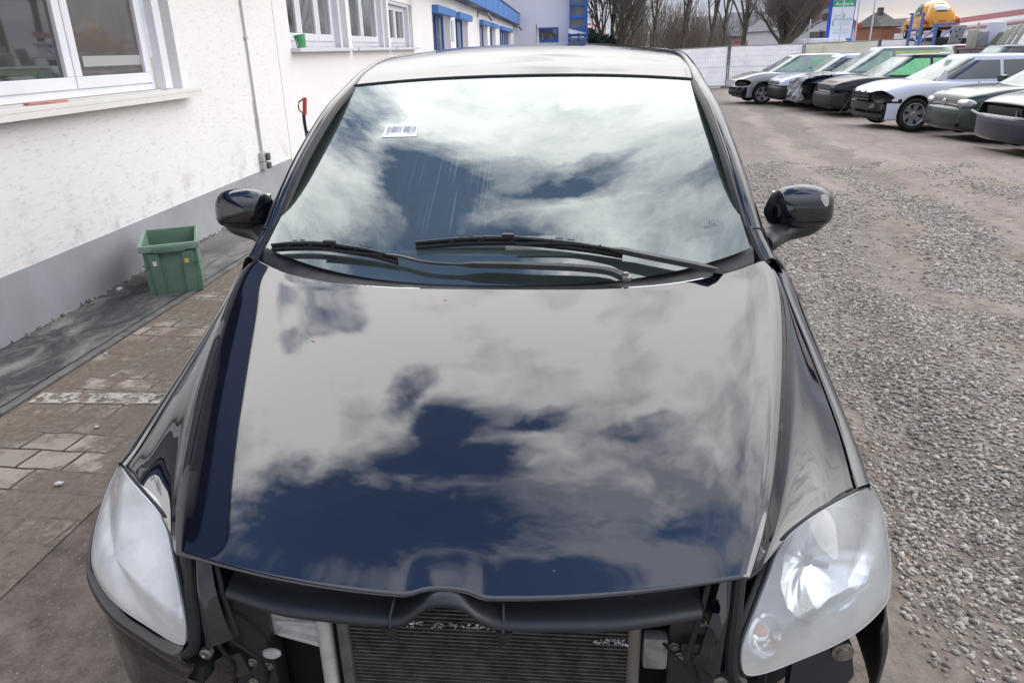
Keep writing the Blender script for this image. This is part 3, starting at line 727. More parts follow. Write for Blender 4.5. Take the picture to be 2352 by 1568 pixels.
# ---- front end: slam panel bar, condenser, brackets ---------------
UB = [(-.412, .175, .690), (-.30, .135, .668), (-.20, .120, .657), (-.10, .112, .652), (0, .110, .652), (.10, .112, .654), (.20, .120, .662), (.30, .135, .676), (.425, .175, .702)]
nb = []
for p in catmull(UB, 61):
    x, y, z = p; zb_ = .656-.012*(abs(x)/.42)**2; zl = zb_+.050*math.exp(-(abs(x)/.057)**3)+.004*(x > .06)
    nb.append([(x, y+.060, zb_+.070), (x, y+.066, zb_+.056), (x, y+.060, zb_*.5+zl*.5+.040), (x, y+.042, zl+.024), (x, y+.018, zl+.018), (x, y+.003, zl+.012), (x, y-.002, zl+.002), (x, y+.006, zl-.005), (x, y+.03, zl-.006)])
gridmesh('upper_grille_bar', surf(nb, 120, 26), M_plast2, CAR, flip=True)
for sgn in (-1, 1):      # moulded ridges and points either side of the badge seat
    e = MB(); xx = sgn*.092
    e.tube([(xx-sgn*.004, .160, .706), (xx, .145, .690), (xx+sgn*.003, .118, .674), (xx+sgn*.002, .106, .652)], .0032, 6)
    e.tube([(xx+sgn*.004, .118, .658), (xx+sgn*.003, .116, .640), (xx-sgn*.006, .120, .618)], [.016, .010, .002], 6)
    e.build('badge_mount_ridge', M_plast2, CAR, smooth=True)
for x in (-.27, -.13, .155, .30):
    MB().box((x, .150, .716), (.012, .012, .014), bev=.003).build('clip', M_plast, CAR)
cnd = empty('condenser'); cnd.parent = CAR
fm = MB()
for k in range(46):
    z = .612-k*.0092; y = .262
    fm.box((.037, y, z), (.545, .012, .0026), (0, 0, 0), mi=0)
fm.build('cooling_tube', mat('condenser_tube', (.20, .20, .19), .45, metal=.6, noise=(40, .5)), cnd)
M_fin = bpy.data.materials.new('condenser_fins'); M_fin.use_nodes = True; t = NT(M_fin.node_tree)
x, y, z = t.sep(t.n('ShaderNodeTexCoord').outputs['Object'])
wv_ = t.m('SINE', t.m('MULTIPLY', x, 2600.0)); nn_ = t.noise(t.n('ShaderNodeTexCoord').outputs['Object'], 25, 5, .7)
fcol = t.mix(t.ramp(nn_, [(.5, 0.0), (.75, 1.0)]), (.022, .022, .024), (.09, .09, .095)); 
fcol = t.mix(t.m('MULTIPLY_ADD', wv_, .25, .3, clamp=True), fcol, (.01, .01, .011))
pb = t.n('ShaderNodeBsdfPrincipled', iBase_Color=fcol, iRoughness=.6, iMetallic=.3); o = t.n('ShaderNodeOutputMaterial'); t.l(pb.outputs[0], o.inputs[0])
MB().box((.037, .275, .40), (.548, .010, .44)).build('cooling_fins', M_fin, cnd)
MB().tube([(-.275, .262, .625), (-.278, .262, .15)], .016, 14).build('header_pipe', M_alu, cnd, smooth=True)
MB().tube([(.322, .255, .610), (.322, .255, .15)], .0125, 14).build('header_pipe', mat('dull_pipe', (.22, .21, .19), .5, metal=.5), cnd, smooth=True)
MB().box((-.236, .262, .40), (.022, .028, .46), bev=.003).build('side_bracket', mat('grey_bracket', (.16, .155, .145), .55, metal=.3, noise=(30, .4)), cnd)
# bent damage on the fins
dm = MB(); rr = random.Random(5)
for k in range(110):
    x = rr.choice([rr.uniform(-.10, .08), rr.uniform(-.12, .10), rr.uniform(.13, .22), rr.uniform(.25, .31)]); z = .535+rr.uniform(-.006, .006)+(.01 if x > .1 else 0)-(x > .24)*.03
    dm.box((x, .251, z), (rr.uniform(.002, .008), .003, rr.uniform(.0012, .003)), (rr.uniform(-.6, .6), rr.uniform(-.6, .6), rr.uniform(-.5, .5)))
dm.build('bent_fin', mat('torn_aluminium', (.55, .56, .6), .35, metal=.7), cnd)
# cast end tank, left
et = MB(); et.prism([(-.285, .60), (-.272, .625), (-.272, .44), (-.30, .452), (-.385, .475), (-.385, .540)], .268, .285, Matrix(((1, 0, 0, 0), (0, 0, 1, 0), (0, 1, 0, 0), (0, 0, 0, 1))))
for k, zz in enumerate((.565, .520, .480)): et.box((-.325, .262, zz-.005), (.095, .014, .010), (0, R_(-16+16*k), 0), bev=.003)
et.build('cast_end_bracket', M_alu, CAR, fixn=True)
MB().box((.362, .262, .492), (.048, .03, .075), bev=.010).build('crash_mount', mat('pale_casting', (.36, .36, .37), .5, metal=.4, noise=(25, .5)), CAR, smooth=True)
# dark structure either side
for sgn in (-1, 1):
    MB().box((sgn*.430, .275, .40), (.090, .05, .40), bev=.006).build('chassis_leg_plate', mat('painted_steel_dark', (.018, .019, .023), .35, coat=.4), CAR)
    for (x, z) in ((-.430, .420), (-.436, .368), (-.398, .412)) if sgn < 0 else ((.440, .575), (.405, .492), (.455, .505), (.395, .515)):
        q = MB().lathe([(.010, 0), (.010, .003), (.006, .004), (.006, .008), (.004, .009)], (x, .249, z), axis='Y', n=18, rot=(0, 0, math.pi)); q.build('bolt', M_steel, CAR)
    # wing support: painted strip from the bonnet corner down beside the lamp
    wsn = [[(.455, .225, .712), (.470, .215, .716), (.485, .215, .714)], [(.445, .20, .650), (.466, .185, .655), (.482, .19, .653)], [(.430, .185, .585), (.455, .165, .590), (.474, .17, .590)], [(.418, .18, .545), (.448, .155, .548), (.468, .16, .548)]]
    gridmesh('front_support', surf([np.array(r)*[sgn, 1, 1] for r in wsn], 12, 12), M_paint, CAR, face=(0, -1, .3))
    st2 = MB(); st2.tube([Vector(np.array(p)*[sgn, 1, 1]) for p in catmull([(.490, .215, .718), (.483, .185, .650), (.478, .165, .585), (.482, .155, .545), (.50, .155, .530)], 12)], .011, 8); st2.build('lamp_bracket', M_plast, CAR, smooth=True)
    MB().tube([Vector(np.array(p)*[sgn, 1, 1]) for p in [(.442, .215, .712), (.425, .19, .640), (.405, .175, .560)]], .005, 6).build('weather_strip', M_rubber, CAR)
    MB().lathe([(.012, -.006), (.012, .004), (.007, .006), (.005, .002)], (sgn*.462, .158, .530), axis='Y', n=18, rot=(0, 0, math.pi)).build('mount_boss', M_steel, CAR)
slot = MB().lathe([(.020, 0), (.023, .005), (.018, .010), (.0, .010)], (-.380, .240, .458), axis='Y', n=20, rot=(0, 0, math.pi)); slot.v = [(((x+.380)*.85-.380), y, ((z-.458)*.5+.458)) for x, y, z in slot.v]; slot.build('slot_collar', mat('pale_plastic', (.42, .42, .42), .4), CAR, smooth=True)
MB().box((0, .45, .40), (1.05, .25, .50)).build('engine_bay', M_dark, CAR)
MB().box((0, .62, .60), (1.42, .30, .12)).build('bay_shelf', M_dark, CAR)
MB().box((0, .30, .20), (1.0, .10, .10)).build('lower_crossmember', M_plast, CAR)
# hoses, wiring and clips left hanging in the open front
rr = random.Random(21)
for i_, (x0, x1) in enumerate(((-.52, -.40), (-.50, -.46), (.40, .52), (.46, .56), (.36, .44))):
    P_ = catmull([(x0, .24+rr.uniform(0, .03), .56-.03*i_*.3), ((x0+x1)/2+rr.uniform(-.03, .03), .22, .50+rr.uniform(-.02, .02)), (x1, .23, .44+rr.uniform(-.03, .03)), (x1+rr.uniform(-.03, .03), .26, .33)], 16)
    MB().tube(P_, rr.choice([.003, .004, .006]), 7).build('hose', M_rubber, CAR, smooth=True)
for (x, z, w_, h_) in ((-.50, .50, .05, .035), (-.46, .42, .03, .06), (.43, .52, .05, .03), (.50, .47, .045, .06), (.56, .40, .06, .04), (-.56, .40, .07, .05)):
    MB().box((x, .255, z), (w_, .04, h_), (0, rr.uniform(-.3, .3), rr.uniform(-.3, .3)), bev=.005).build('connector_block', mat('worn_black_block', (.022, .023, .026), .45, noise=(40, .5, (.06, .06, .06))), CAR, smooth=True)
# inner structure under the lamps
for sgn in (-1, 1):
    MB().box((sgn*.60, .43, .44), (.20, .16, .20), (0, 0, sgn*R_(38))).build('lamp_carrier', M_dark, CAR)
MB().prism([(.62, .50), (.72, .515), (.735, .44), (.70, .36), (.62, .34)], .275, .30, Matrix(((1, 0, 0, 0), (0, 0, 1, 0), (0, 1, 0, 0), (0, 0, 0, 1)))).build('bumper_bracket', mat('blue_black_plate', (.02, .024, .035), .35, coat=.5), CAR, fixn=True)
MB().lathe([(.020, 0), (.020, .004), (.012, .005), (.012, .010)], (.705, .272, .500), axis='Y', n=18, rot=(0, 0, math.pi)).build('bolt', M_steel, CAR)
# painted lower corner left under the lamp: follows the lower rim of the lens
rimL = catmull(np.array([HLo[k] for k in (1, 2, 3, 4, 5, 6, 7, 8, 9, 10, 11, 12)])*[-1, 1, 1], 36)
cl = []
for k, p in enumerate(rimL):
    f = k/35.0; o2 = np.array([-.75+.35*f, -.35-.45*f, 0]); o2 /= np.linalg.norm(o2)
    inn = max(0, (f-.55)/.45)
    zl = .24+.10*inn
    cl.append([p+[0, .012, -.001], p+o2*.006+[0, 0, -.010], p+o2*.016+[0, 0, -.026], p+o2*.010+[0, 0, -.046], p+o2*-.004+[0, 0, -.066], p+o2*.002+[.01*inn*0-.03*inn, .02*inn, -.11], np.array([p[0]-.055*inn, p[1]+.05*inn, (p[2]-.11+zl)/2]), np.array([p[0]+.01-.10*inn, p[1]+.08*inn, zl])])
cl = [list(r) for r in zip(*cl)]
gridmesh('front_corner_panel', surf(cl, 40, 60), M_paint, CAR, face=(-1, -1, 0))
lr = [[(.835, .62, .60), (.828, .44, .540), (.815, .365, .515), (.795, .325, .500)], [(.845, .62, .5), (.838, .44, .455), (.826, .355, .44), (.80, .315, .43)], [(.84, .62, .34), (.835, .43, .31), (.815, .345, .30), (.79, .31, .30)]]
gridmesh('wheel_arch_liner', surf(lr, 20, 20), M_rubber, CAR, thick=.006)
# ---- wheels -------------------------------------------------------
def wheel(parent, c, r=.31, w_=.20, rim=.2, spokes=5, axis='X', m_rim=None, out=1, style='wide'):
    """axis X wheel centred at c; out = +1/-1 outward side"""
    m_tyre = mat('tyre_rubber', (.012, .012, .013), .8, noise=(20, .4), bumps=(90, .3, .003))
    root_ = empty('wheel'); root_.parent = parent; root_.location = c
    ty = MB(); h = w_/2
    ty.lathe([(rim, -h*.8), (rim+.02, -h*.95), (r-.03, -h), (r-.006, -h*.82), (r, -h*.5), (r, h*.5), (r-.006, h*.82), (r-.03, h), (rim+.02, h*.95), (rim, h*.8)], axis=axis, n=40, close=True)
    ty.build('tyre', m_tyre, root_, smooth=True)
    m_rim = m_rim or mat('alloy_silver', (.55, .56, .57), .3, metal=.7)
    rm = MB(); o_ = out
    rm.lathe([(rim+.004, -h*.8), (rim+.004, h*.9), (rim-.012, h*.92), (rim-.02, h*.5), (rim-.024, -h*.7)], axis=axis, n=40, close=True)
    if out < 0: rm.v = [((-x if axis == 'X' else x), (-y if axis == 'Y' else y), z) for x, y, z in rm.v]
    for k in range(spokes):
        a = 2*math.pi*k/spokes+.3
        if style == 'wide': w0, w1 = .035, .062
        else: w0, w1 = .03, .034
        hh = h*.62*o_
        pts = [(.035, -w0), (.035, w0), (rim-.012, w1), (rim-.012, -w1)]
        vs = []
        for off_, tk in ((hh, 1), (hh-.03*o_, 0)):
            for (rr_, tt) in pts:
                d_ = hh-(.0 if rr_ > .1 else .02*o_) if tk else off_-(.02*o_ if rr_ < .1 else 0)
                xx, zz = rr_*math.cos(a)-tt*math.sin(a), rr_*math.sin(a)+tt*math.cos(a)
                vs.append((d_, xx, zz) if axis == 'X' else (xx, d_, zz))
        rm.add(vs, [(0, 1, 2, 3), (7, 6, 5, 4), (0, 4, 5, 1), (1, 5, 6, 2), (2, 6, 7, 3), (3, 7, 4, 0)])
    rm.lathe([(.052, h*.40*o_), (.052, h*.58*o_), (.040, h*.62*o_)], axis=axis, n=20)
    rm.build('rim', m_rim, root_, fixn=True)
    MB().lathe([(rim-.03, -h*.2*o_), (rim-.03, -h*.1*o_)], axis=axis, n=24).build('brake_disc', mat('brake_dark', (.035, .03, .028), .6, metal=.4), root_)
    return root_
for sgn in (-1, 1):
    wheel(CAR, (sgn*.745, .93, .305), out=sgn); wheel(CAR, (sgn*.745, 3.53, .305), out=sgn)
def settle(root, loc):
    """put the root empty at the thing's base without moving its parts"""
    root.location = loc
    for ch in root.children: ch.matrix_parent_inverse = Matrix.Translation(loc).inverted()
# little pink chalk hooks on the bonnet
def bz(px, py):
    d = ray(px, py); best = 9; bp = None
    P = Gfull.reshape(-1, 3); v = P-CAM; tt = v @ d/(d @ d); dist = np.linalg.norm(v-tt[:, None]*d, axis=1); i = dist.argmin(); return CAM+d*tt[i]
M_pink = mat('pink_chalk', (.75, .25, .42), .7)
for (px, py) in ((1027, 686), (722, 780)):
    MB().tube([Vector(bz(px+dx, py+dy)+np.array([0, -.001, .0012])) for dx, dy in ((-8, 3), (-2, 3), (3, 0), (5, -6))], .0009, 5).build('chalk_mark', M_pink, bonnet)
settle(CAR, (0, 2.1, 0))
# ================================================================== ground, paving, gravel
def ground_mat():
    m = bpy.data.materials.new('yard_dirt'); m.use_nodes = True; t = NT(m.node_tree)
    pos = t.n('ShaderNodeNewGeometry').outputs['Position']; x, y, z = t.sep(pos)
    # ruts run from near right to far left
    ang = R_(-7); ca, sa = math.cos(ang), math.sin(ang)
    uu = t.m('ADD', t.m('MULTIPLY', x, ca), t.m('MULTIPLY', y, sa)); vv = t.m('ADD', t.m('MULTIPLY', x, -sa), t.m('MULTIPLY', y, ca))
    st = t.comb(t.m('MULTIPLY', uu, 1.0), t.m('MULTIPLY', vv, .22), 0.0)
    band = t.noise(st, .9, 5, .6, .4); patch = t.noise(pos, .55, 6, .62); fine = t.noise(pos, 9, 8, .7); grit = t.noise(pos, 75, 4, .75)
    near = t.n('ShaderNodeMapRange', iValue=y, i1=16.0, i2=7.0).outputs[0]
    vor = t.n('ShaderNodeTexVoronoi'); t.l(pos, vor.inputs['Vector']); vor.inputs['Scale'].default_value = 42
    vor.inputs['Randomness'].default_value = 1.0
    vs_ = t.sep(vor.outputs['Color'])[0]
    mask = t.m('ADD', t.m('MULTIPLY', band, .7), t.m('MULTIPLY', patch, .5)); mask = t.m('ADD', mask, t.m('MULTIPLY', fine, .25))
    wob = t.m('MULTIPLY', t.m('SUBTRACT', t.noise(pos, .9, 4, .6), .5), 1.3)
    uw_ = t.m('DIVIDE', t.m('ADD', uu, wob), 8.0)
    bandc = t.ramp(uw_, [(.12, .30), (.17, .62), (.25, .60), (.275, .30), (.305, .36), (.33, .80), (.38, .80), (.41, .16), (.47, .20), (.50, .52), (.56, .20), (.9, .10)])
    mask = t.m('ADD', t.m('MULTIPLY', bandc, .62), t.m('ADD', t.m('MULTIPLY', fine, .35), t.m('MULTIPLY', patch, .35)))
    g = t.ramp(mask, [(.55, 0.0), (.74, 1.0)])
    right = t.n('ShaderNodeMapRange', iValue=x, i1=.85, i2=1.25).outputs[0]
    g = t.m('MULTIPLY', g, right)
    dirt = t.ramp(fine, [(.28, (.080, .064, .051)), (.5, (.18, .147, .120)), (.74, (.30, .253, .215))])
    dirt = t.mix(t.ramp(grit, [(.50, 0.0), (.72, .55)]), dirt, (.30, .27, .24))
    pale = t.ramp(t.noise(st, 1.7, 6, .65), [(.45, 0.0), (.66, .6)])
    dirt = t.mix(t.m('MULTIPLY', pale, right), dirt, (.32, .28, .25))
    damp = t.ramp(t.noise(st, .8, 5, .6, .8), [(.56, 0.0), (.70, .7)]); dirt = t.mix(damp, dirt, (.075, .064, .055))
    stone = t.ramp(vs_, [(.0, (.17, .165, .155)), (.3, (.29, .28, .26)), (.7, (.42, .41, .385)), (1, (.56, .55, .52))])
    dark = t.ramp(vor.outputs['Distance'], [(.30, 1.0), (.62, .25)])
    stone = t.mix(1.0, stone, dark, 'MULTIPLY')
    g2 = t.m('MULTIPLY', g, t.ramp(grit, [(.35, .35), (.6, 1.0)]))
    col = t.mix(g2, dirt, stone)
    # green tinge of weeds far right
    wd = t.m('MULTIPLY', t.ramp(t.noise(pos, 1.3, 4, .6), [(.66, 0.0), (.72, .6)]), t.n('ShaderNodeMapRange', iValue=x, i1=6.0, i2=7.5).outputs[0])
    col = t.mix(wd, col, (.07, .10, .02))
    nf = t.n('ShaderNodeMapRange', iValue=y, i1=3.6, i2=6.5).outputs[0]
    g2 = t.m('MULTIPLY', g2, t.m('MULTIPLY_ADD', nf, .20, .25)); g = t.m('MULTIPLY', g, nf)
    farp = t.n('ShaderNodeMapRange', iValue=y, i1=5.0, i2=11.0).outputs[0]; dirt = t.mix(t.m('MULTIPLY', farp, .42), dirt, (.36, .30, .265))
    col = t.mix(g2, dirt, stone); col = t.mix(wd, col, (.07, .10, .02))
    h = t.m('ADD', t.m('MULTIPLY', fine, .6), t.m('MULTIPLY', t.m('MULTIPLY', vor.outputs['Distance'], -1.2), g))
    h = t.m('ADD', h, t.m('MULTIPLY', grit, .25))
    b = t.n('ShaderNodeBsdfPrincipled', iBase_Color=col, iRoughness=.92, iNormal=t.bump(h, .9, .02)); b.inputs['Specular IOR Level'].default_value = .25
    o = t.n('ShaderNodeOutputMaterial'); t.l(b.outputs[0], o.inputs[0]); return m
def smooth01(t): t = np.clip(t, 0, 1); return t*t*(3-2*t)
def vnoise(x, y, seed=0):
    r_ = np.random.default_rng(seed); T = r_.random((64, 64))
    xi = np.floor(x).astype(int); yi = np.floor(y).astype(int); fx = smooth01(x-xi); fy = smooth01(y-yi)
    a = T[xi % 64, yi % 64]; b = T[(xi+1) % 64, yi % 64]; c = T[xi % 64, (yi+1) % 64]; d = T[(xi+1) % 64, (yi+1) % 64]
    return (a*(1-fx)+b*fx)*(1-fy)+(c*(1-fx)+d*fx)*fy
def relief(x, y):
    ang = R_(-7); uu = x*math.cos(ang)+y*math.sin(ang); vv = -x*math.sin(ang)+y*math.cos(ang)
    m = smooth01((x-1.0)/.8)*smooth01((24-y)/10)
    h = (vnoise(uu*1.7+9, vv*.35, 1)-.5)*.10+(vnoise(uu*4.1, vv*1.3, 2)-.5)*.030+(vnoise(x*8, y*8, 3)-.5)*.012
    h += .055*np.exp(-((x-3.85)**2/.5+(y-10.3)**2/.10))+.04*np.exp(-((x-4.6)**2/.3+(y-10.0)**2/.05))
    return h*m
def gzr(x, y): return gz(x, y)+relief(np.asarray(x, float), np.asarray(y, float))
xs = np.concatenate([[-900, -300, -100, -30, -10], np.arange(-5, 1, .5), np.arange(1, 9, .05), np.arange(9, 20, .4), [22, 28, 40, 70, 150, 400, 900]])
ys = np.concatenate([[-900, -300, -80, -20, -8], np.arange(-4, -.5, .3), np.arange(-.5, 14, .06), np.arange(14, 30, .25), [32, 36, 42, 50, 70, 120, 300, 900, 1800]])
XX, YY = np.meshgrid(xs, ys, indexing='ij'); ZZ = gzr(XX, YY); ZZ = np.where((XX < .2) & (XX > -6), 0.0, ZZ)
Gg = np.stack([XX, YY, ZZ], -1)
gnd = gridmesh('ground', Gg, ground_mat(), None, smooth=True, flip=True); tag(gnd, kind='structure')
bm = bmesh.new(); bm.from_mesh(gnd.data); bm.normal_update()
if sum(f.normal.z for f in list(bm.faces)[:200]) < 0:
    bmesh.ops.reverse_faces(bm, faces=bm.faces)
bm.to_mesh(gnd.data); bm.free()
# gravel stones
def stones(n, xr, yr, smin, smax, seed, dens=1.0):
    r_ = np.random.default_rng(seed); x = r_.uniform(*xr, n); y = r_.uniform(*yr, n)
    ang = R_(-7); uu = x*math.cos(ang)+y*math.sin(ang); vv = -x*math.sin(ang)+y*math.cos(ang)
    wob = (vnoise(x*.9+4, y*.9, 21)-.5)*.9
    bx = [.9, 1.2, 1.4, 2.0, 2.2, 2.45, 2.65, 3.1, 3.3, 3.8, 4.0, 4.4, 4.6, 8]; by = [.35, .72, .70, .52, .22, .28, .95, .95, .10, .12, .50, .50, .12, .06]
    d = np.interp(uu+wob, bx, by)+(vnoise(x*3.1, y*3.1, 6)-.5)*.45+(vnoise(x*9, y*9, 8)-.5)*.35+(vnoise(uu*2.2+3, vv*.5, 5)-.5)*.35+.15*np.clip((2.2-y)/2, 0, 1)*(x > 1.6)
    keep = r_.random(n) < np.clip(d*1.45-.33, .02, 1)*dens
    keep &= x > np.interp(y, [-1, .9, 1.8, 2.4, 5], [1.12, 1.20, 1.14, .98, .93])+.16*(vnoise(y*2.3, y*0, 9)-.5)
    x, y = x[keep], y[keep]; n = len(x); s = r_.uniform(smin, smax, n)*(1+.6*r_.random(n)**4)
    z = gzr(x, y)
    base = np.array([(1, 0, 0), (-1, 0, 0), (0, 1, 0), (0, -1, 0), (0, 0, 1), (0, 0, -1), (.62, .62, .5), (-.62, .6, .45), (.6, -.62, .5), (-.6, -.62, .48)])
    F = [(4, 6, 7), (4, 7, 9), (4, 9, 8), (4, 8, 6), (0, 6, 8), (6, 2, 7), (7, 1, 9), (9, 3, 8), (0, 2, 6), (2, 1, 7), (1, 3, 9), (3, 0, 8)]
    V = base[None]*r_.uniform(.65, 1.25, (n, 10, 1))*s[:, None, None]*np.stack([r_.uniform(.8, 1.4, n), r_.uniform(.6, 1, n), r_.uniform(.45, .8, n)], 1)[:, None]
    a = r_.uniform(0, 6.28, n); ca, sa = np.cos(a)[:, None], np.sin(a)[:, None]; tl = r_.uniform(-.5, .5, (n, 1))
    X = V[..., 0]*ca-V[..., 1]*sa; Y = V[..., 0]*sa+V[..., 1]*ca; Z = V[..., 2]+X*tl*.4
    V = np.stack([X+x[:, None], Y+y[:, None], Z+(z+s*.22)[:, None]], -1).reshape(-1, 3)
    Fa = (np.array(F)[None]+(np.arange(n)*10)[:, None, None]).reshape(-1, 3)
    return V, Fa, np.repeat(r_.random(n), 12)
def fastmesh(name, V, Fa, m, attr=None, smooth=False):
    me = bpy.data.meshes.new(name); me.vertices.add(len(V)); me.vertices.foreach_set('co', V.astype(np.float32).ravel())
    k = Fa.shape[1]; me.loops.add(len(Fa)*k); me.loops.foreach_set('vertex_index', Fa.astype(np.int32).ravel())
    me.polygons.add(len(Fa)); me.polygons.foreach_set('loop_start', (np.arange(len(Fa))*k).astype(np.int32)); me.polygons.foreach_set('loop_total', np.full(len(Fa), k, np.int32))
    if smooth: me.polygons.foreach_set('use_smooth', [True]*len(Fa))
    me.update(calc_edges=True); me.materials.append(m)
    if attr is not None:
        at = me.attributes.new('tone', 'FLOAT', 'FACE'); at.data.foreach_set('value', attr.astype(np.float32))
    o = bpy.data.objects.new(name, me); S.collection.objects.link(o); return o
M_stone = bpy.data.materials.new('crushed_stone'); M_stone.use_nodes = True; t = NT(M_stone.node_tree)
a_ = t.n('ShaderNodeAttribute', attribute_name='tone').outputs['Fac']
c_ = t.ramp(a_, [(0, (.10, .095, .085)), (.35, (.24, .228, .205)), (.6, (.40, .38, .345)), (.88, (.50, .48, .44)), (.97, (.60, .58, .53)), (1.0, (.42, .30, .20))])
c_ = t.mix(t.m('MULTIPLY', t.noise(t.n('ShaderNodeNewGeometry').outputs['Position'], 130, 3, .6), .6), c_, (.27, .225, .18))
pb = t.n('ShaderNodeBsdfPrincipled', iBase_Color=c_, iRoughness=.85); o = t.n('ShaderNodeOutputMaterial'); t.l(pb.outputs[0], o.inputs[0])
V1, F1, A1 = stones(105000, (.95, 4.6), (-.5, 4.6), .0035, .011, 1, 1.0)
V2, F2, A2 = stones(80000, (.95, 6.2), (4.6, 11), .006, .015, 2, .62)
V3, F3, A3 = stones(16000, (.95, 4.2), (-.5, 4), .002, .006, 3, 1.4)
def grit(n, xr, yr, s0_, s1_, seed):
    r_ = np.random.default_rng(seed); x = r_.uniform(*xr, n); y = r_.uniform(*yr, n); k = vnoise(x*4, y*4, 31) > .45; x, y = x[k], y[k]; n = len(x); s = r_.uniform(s0_, s1_, n)
    b = np.array([(1, 0, 0), (-.5, .8, 0), (-.5, -.8, 0), (0, 0, .8)]); V = b[None]*s[:, None, None]*r_.uniform(.6, 1.3, (n, 4, 1))+np.stack([x, y, gzr(x, y)*(x > .2)+.007*(x < -1.56)], 1)[:, None]
    return V.reshape(-1, 3), (np.array([(0, 1, 3), (1, 2, 3), (2, 0, 3)])[None]+(np.arange(n)*4)[:, None, None]).reshape(-1, 3), np.repeat(r_.random(n), 3)
V4, F4, A4 = grit(9000, (-2.45, -.3), (-.3, 4.5), .0015, .004, 7)
V = np.vstack([V1, V2, V3, V4]); Fa = np.vstack([F1, F2+len(V1), F3+len(V1)+len(V2), F4+len(V1)+len(V2)+len(V3)]); A = np.concatenate([A1, A2, A3, A4])
gr_ = fastmesh('gravel', V, Fa, M_stone, A); tag(gr_, 'loose grey crushed stone lying in bands over the yard dirt', 'gravel', kind='stuff')
# ---- left: paving, asphalt strip, edging, painted line -----------
def paving_mat():
    m = bpy.data.materials.new('concrete_pavers'); m.use_nodes = True; t = NT(m.node_tree)
    pos = t.n('ShaderNodeNewGeometry').outputs['Position']
    wob = t.n('ShaderNodeVectorMath', 'SCALE', i0=t.n('ShaderNodeVectorMath', 'SUBTRACT', i0=t.noise(pos, 3.0, 3, .5, out=1), i1=(.5, .5, .5)).outputs[0], iScale=.06).outputs[0]
    p2 = t.n('ShaderNodeVectorMath', 'ADD', i0=pos, i1=wob).outputs[0]
    p2 = t.n('ShaderNodeVectorRotate', iVector=p2, iAngle=R_(3.0)).outputs[0]
    br = t.n('ShaderNodeTexBrick', iVector=p2, iScale=1.0); br.inputs['Mortar Size'].default_value = .0065; br.inputs['Mortar Smooth'].default_value = .25
    br.inputs['Brick Width'].default_value = .205; br.inputs['Row Height'].default_value = .145; br.inputs['Color1'].default_value = (.46, .40, .34, 1); br.inputs['Color2'].default_value = (.30, .255, .215, 1); br.inputs['Mortar'].default_value = (.045, .038, .032, 1)
    br.offset = .5
    n1 = t.noise(pos, 2.1, 7, .65, .3); n2 = t.noise(pos, 30, 6, .7); n3 = t.noise(pos, 140, 3, .7)
    cover = t.ramp(t.m('ADD', n1, t.m('MULTIPLY', n2, .18)), [(.60, 1.0), (.69, 0.0)])
    per = t.n('ShaderNodeSeparateColor', iColor=br.outputs['Color']).outputs[0]
    dirt = t.ramp(n2, [(.3, (.125, .102, .078)), (.7, (.235, .197, .155))])
    cover = t.m('MULTIPLY', cover, .93)
    col = t.mix(cover, br.outputs['Color'], dirt)
    col = t.mix(t.ramp(n3, [(.62, 0.0), (.75, .5)]), col, (.42, .40, .37))
    h = t.m('ADD', t.m('MULTIPLY', t.m('MULTIPLY', br.outputs['Fac'], -1.0), t.m('SUBTRACT', 1.1, cover)), t.m('MULTIPLY', n2, .3))
    b = t.n('ShaderNodeBsdfPrincipled', iBase_Color=col, iRoughness=.9, iNormal=t.bump(h, .8, .006)); b.inputs['Specular IOR Level'].default_value = .25
    o = t.n('ShaderNodeOutputMaterial'); t.l(b.outputs[0], o.inputs[0]); return m
def sheet(name, x0, x1, y0, y1, z, m, thick=.05, kind='structure'):
    o = MB().box(((x0+x1)/2, (y0+y1)/2, z-thick/2), (x1-x0, y1-y0, thick)).build(name, m); tag(o, kind=kind); return o
sheet('paving', -2.462, -1.56, -6, 60, .006, paving_mat())
def strip_mat():
    m = bpy.data.materials.new('worn_asphalt_strip'); m.use_nodes = True; t = NT(m.node_tree)
    pos = t.n('ShaderNodeNewGeometry').outputs['Position']; x, y, z = t.sep(pos)
    st = t.comb(t.m('MULTIPLY', x, 1.8), t.m('MULTIPLY', y, .8), 0.0)
    n1 = t.noise(st, 2.4, 7, .7, .7); n2 = t.noise(pos, 26, 6, .7)
    col = t.ramp(t.m('ADD', n1, t.m('MULTIPLY', n2, .22)), [(.46, (.030, .032, .035)), (.57, (.065, .067, .07)), (.66, (.15, .148, .14)), (.78, (.27, .26, .245))])
    far = t.n('ShaderNodeMapRange', iValue=y, i1=4.2, i2=5.5).outputs[0]
    col = t.mix(t.m('MULTIPLY', far, .45), col, (.27, .25, .23))
    b = t.n('ShaderNodeBsdfPrincipled', iBase_Color=col, iRoughness=.7, iNormal=t.bump(n2, .4, .004))
    o = t.n('ShaderNodeOutputMaterial'); t.l(b.outputs[0], o.inputs[0]); return m
sheet('pavement', -3.7, -2.535, -6, 60, .012, strip_mat())
M_kerb = mat('kerb_concrete', (.20, .19, .18), .85, noise=(9, .7, (.07, .065, .06)), bumps=(60, .5, .004), world=True)
k_ = MB(); r_ = random.Random(2); yk = -6.0
while yk < 40: L_ = 1.0; k_.box((-2.500, yk+L_/2, -.015), (.050, L_-.006, .062), bev=.004); yk += L_
MB().box((-2.531, 16, .0125), (.014, 44, .003)).build('strip_joint', mat('black_joint', (.008, .008, .008), .9)); tag(bpy.data.objects['strip_joint'], kind='structure')
ko = k_.build('kerb', M_kerb); tag(ko, kind='structure')
M_line = bpy.data.materials.new('worn_line_paint'); M_line.use_nodes = True; t = NT(M_line.node_tree)
pos = t.n('ShaderNodeNewGeometry').outputs['Position']; nn_ = t.noise(pos, 14, 7, .75)
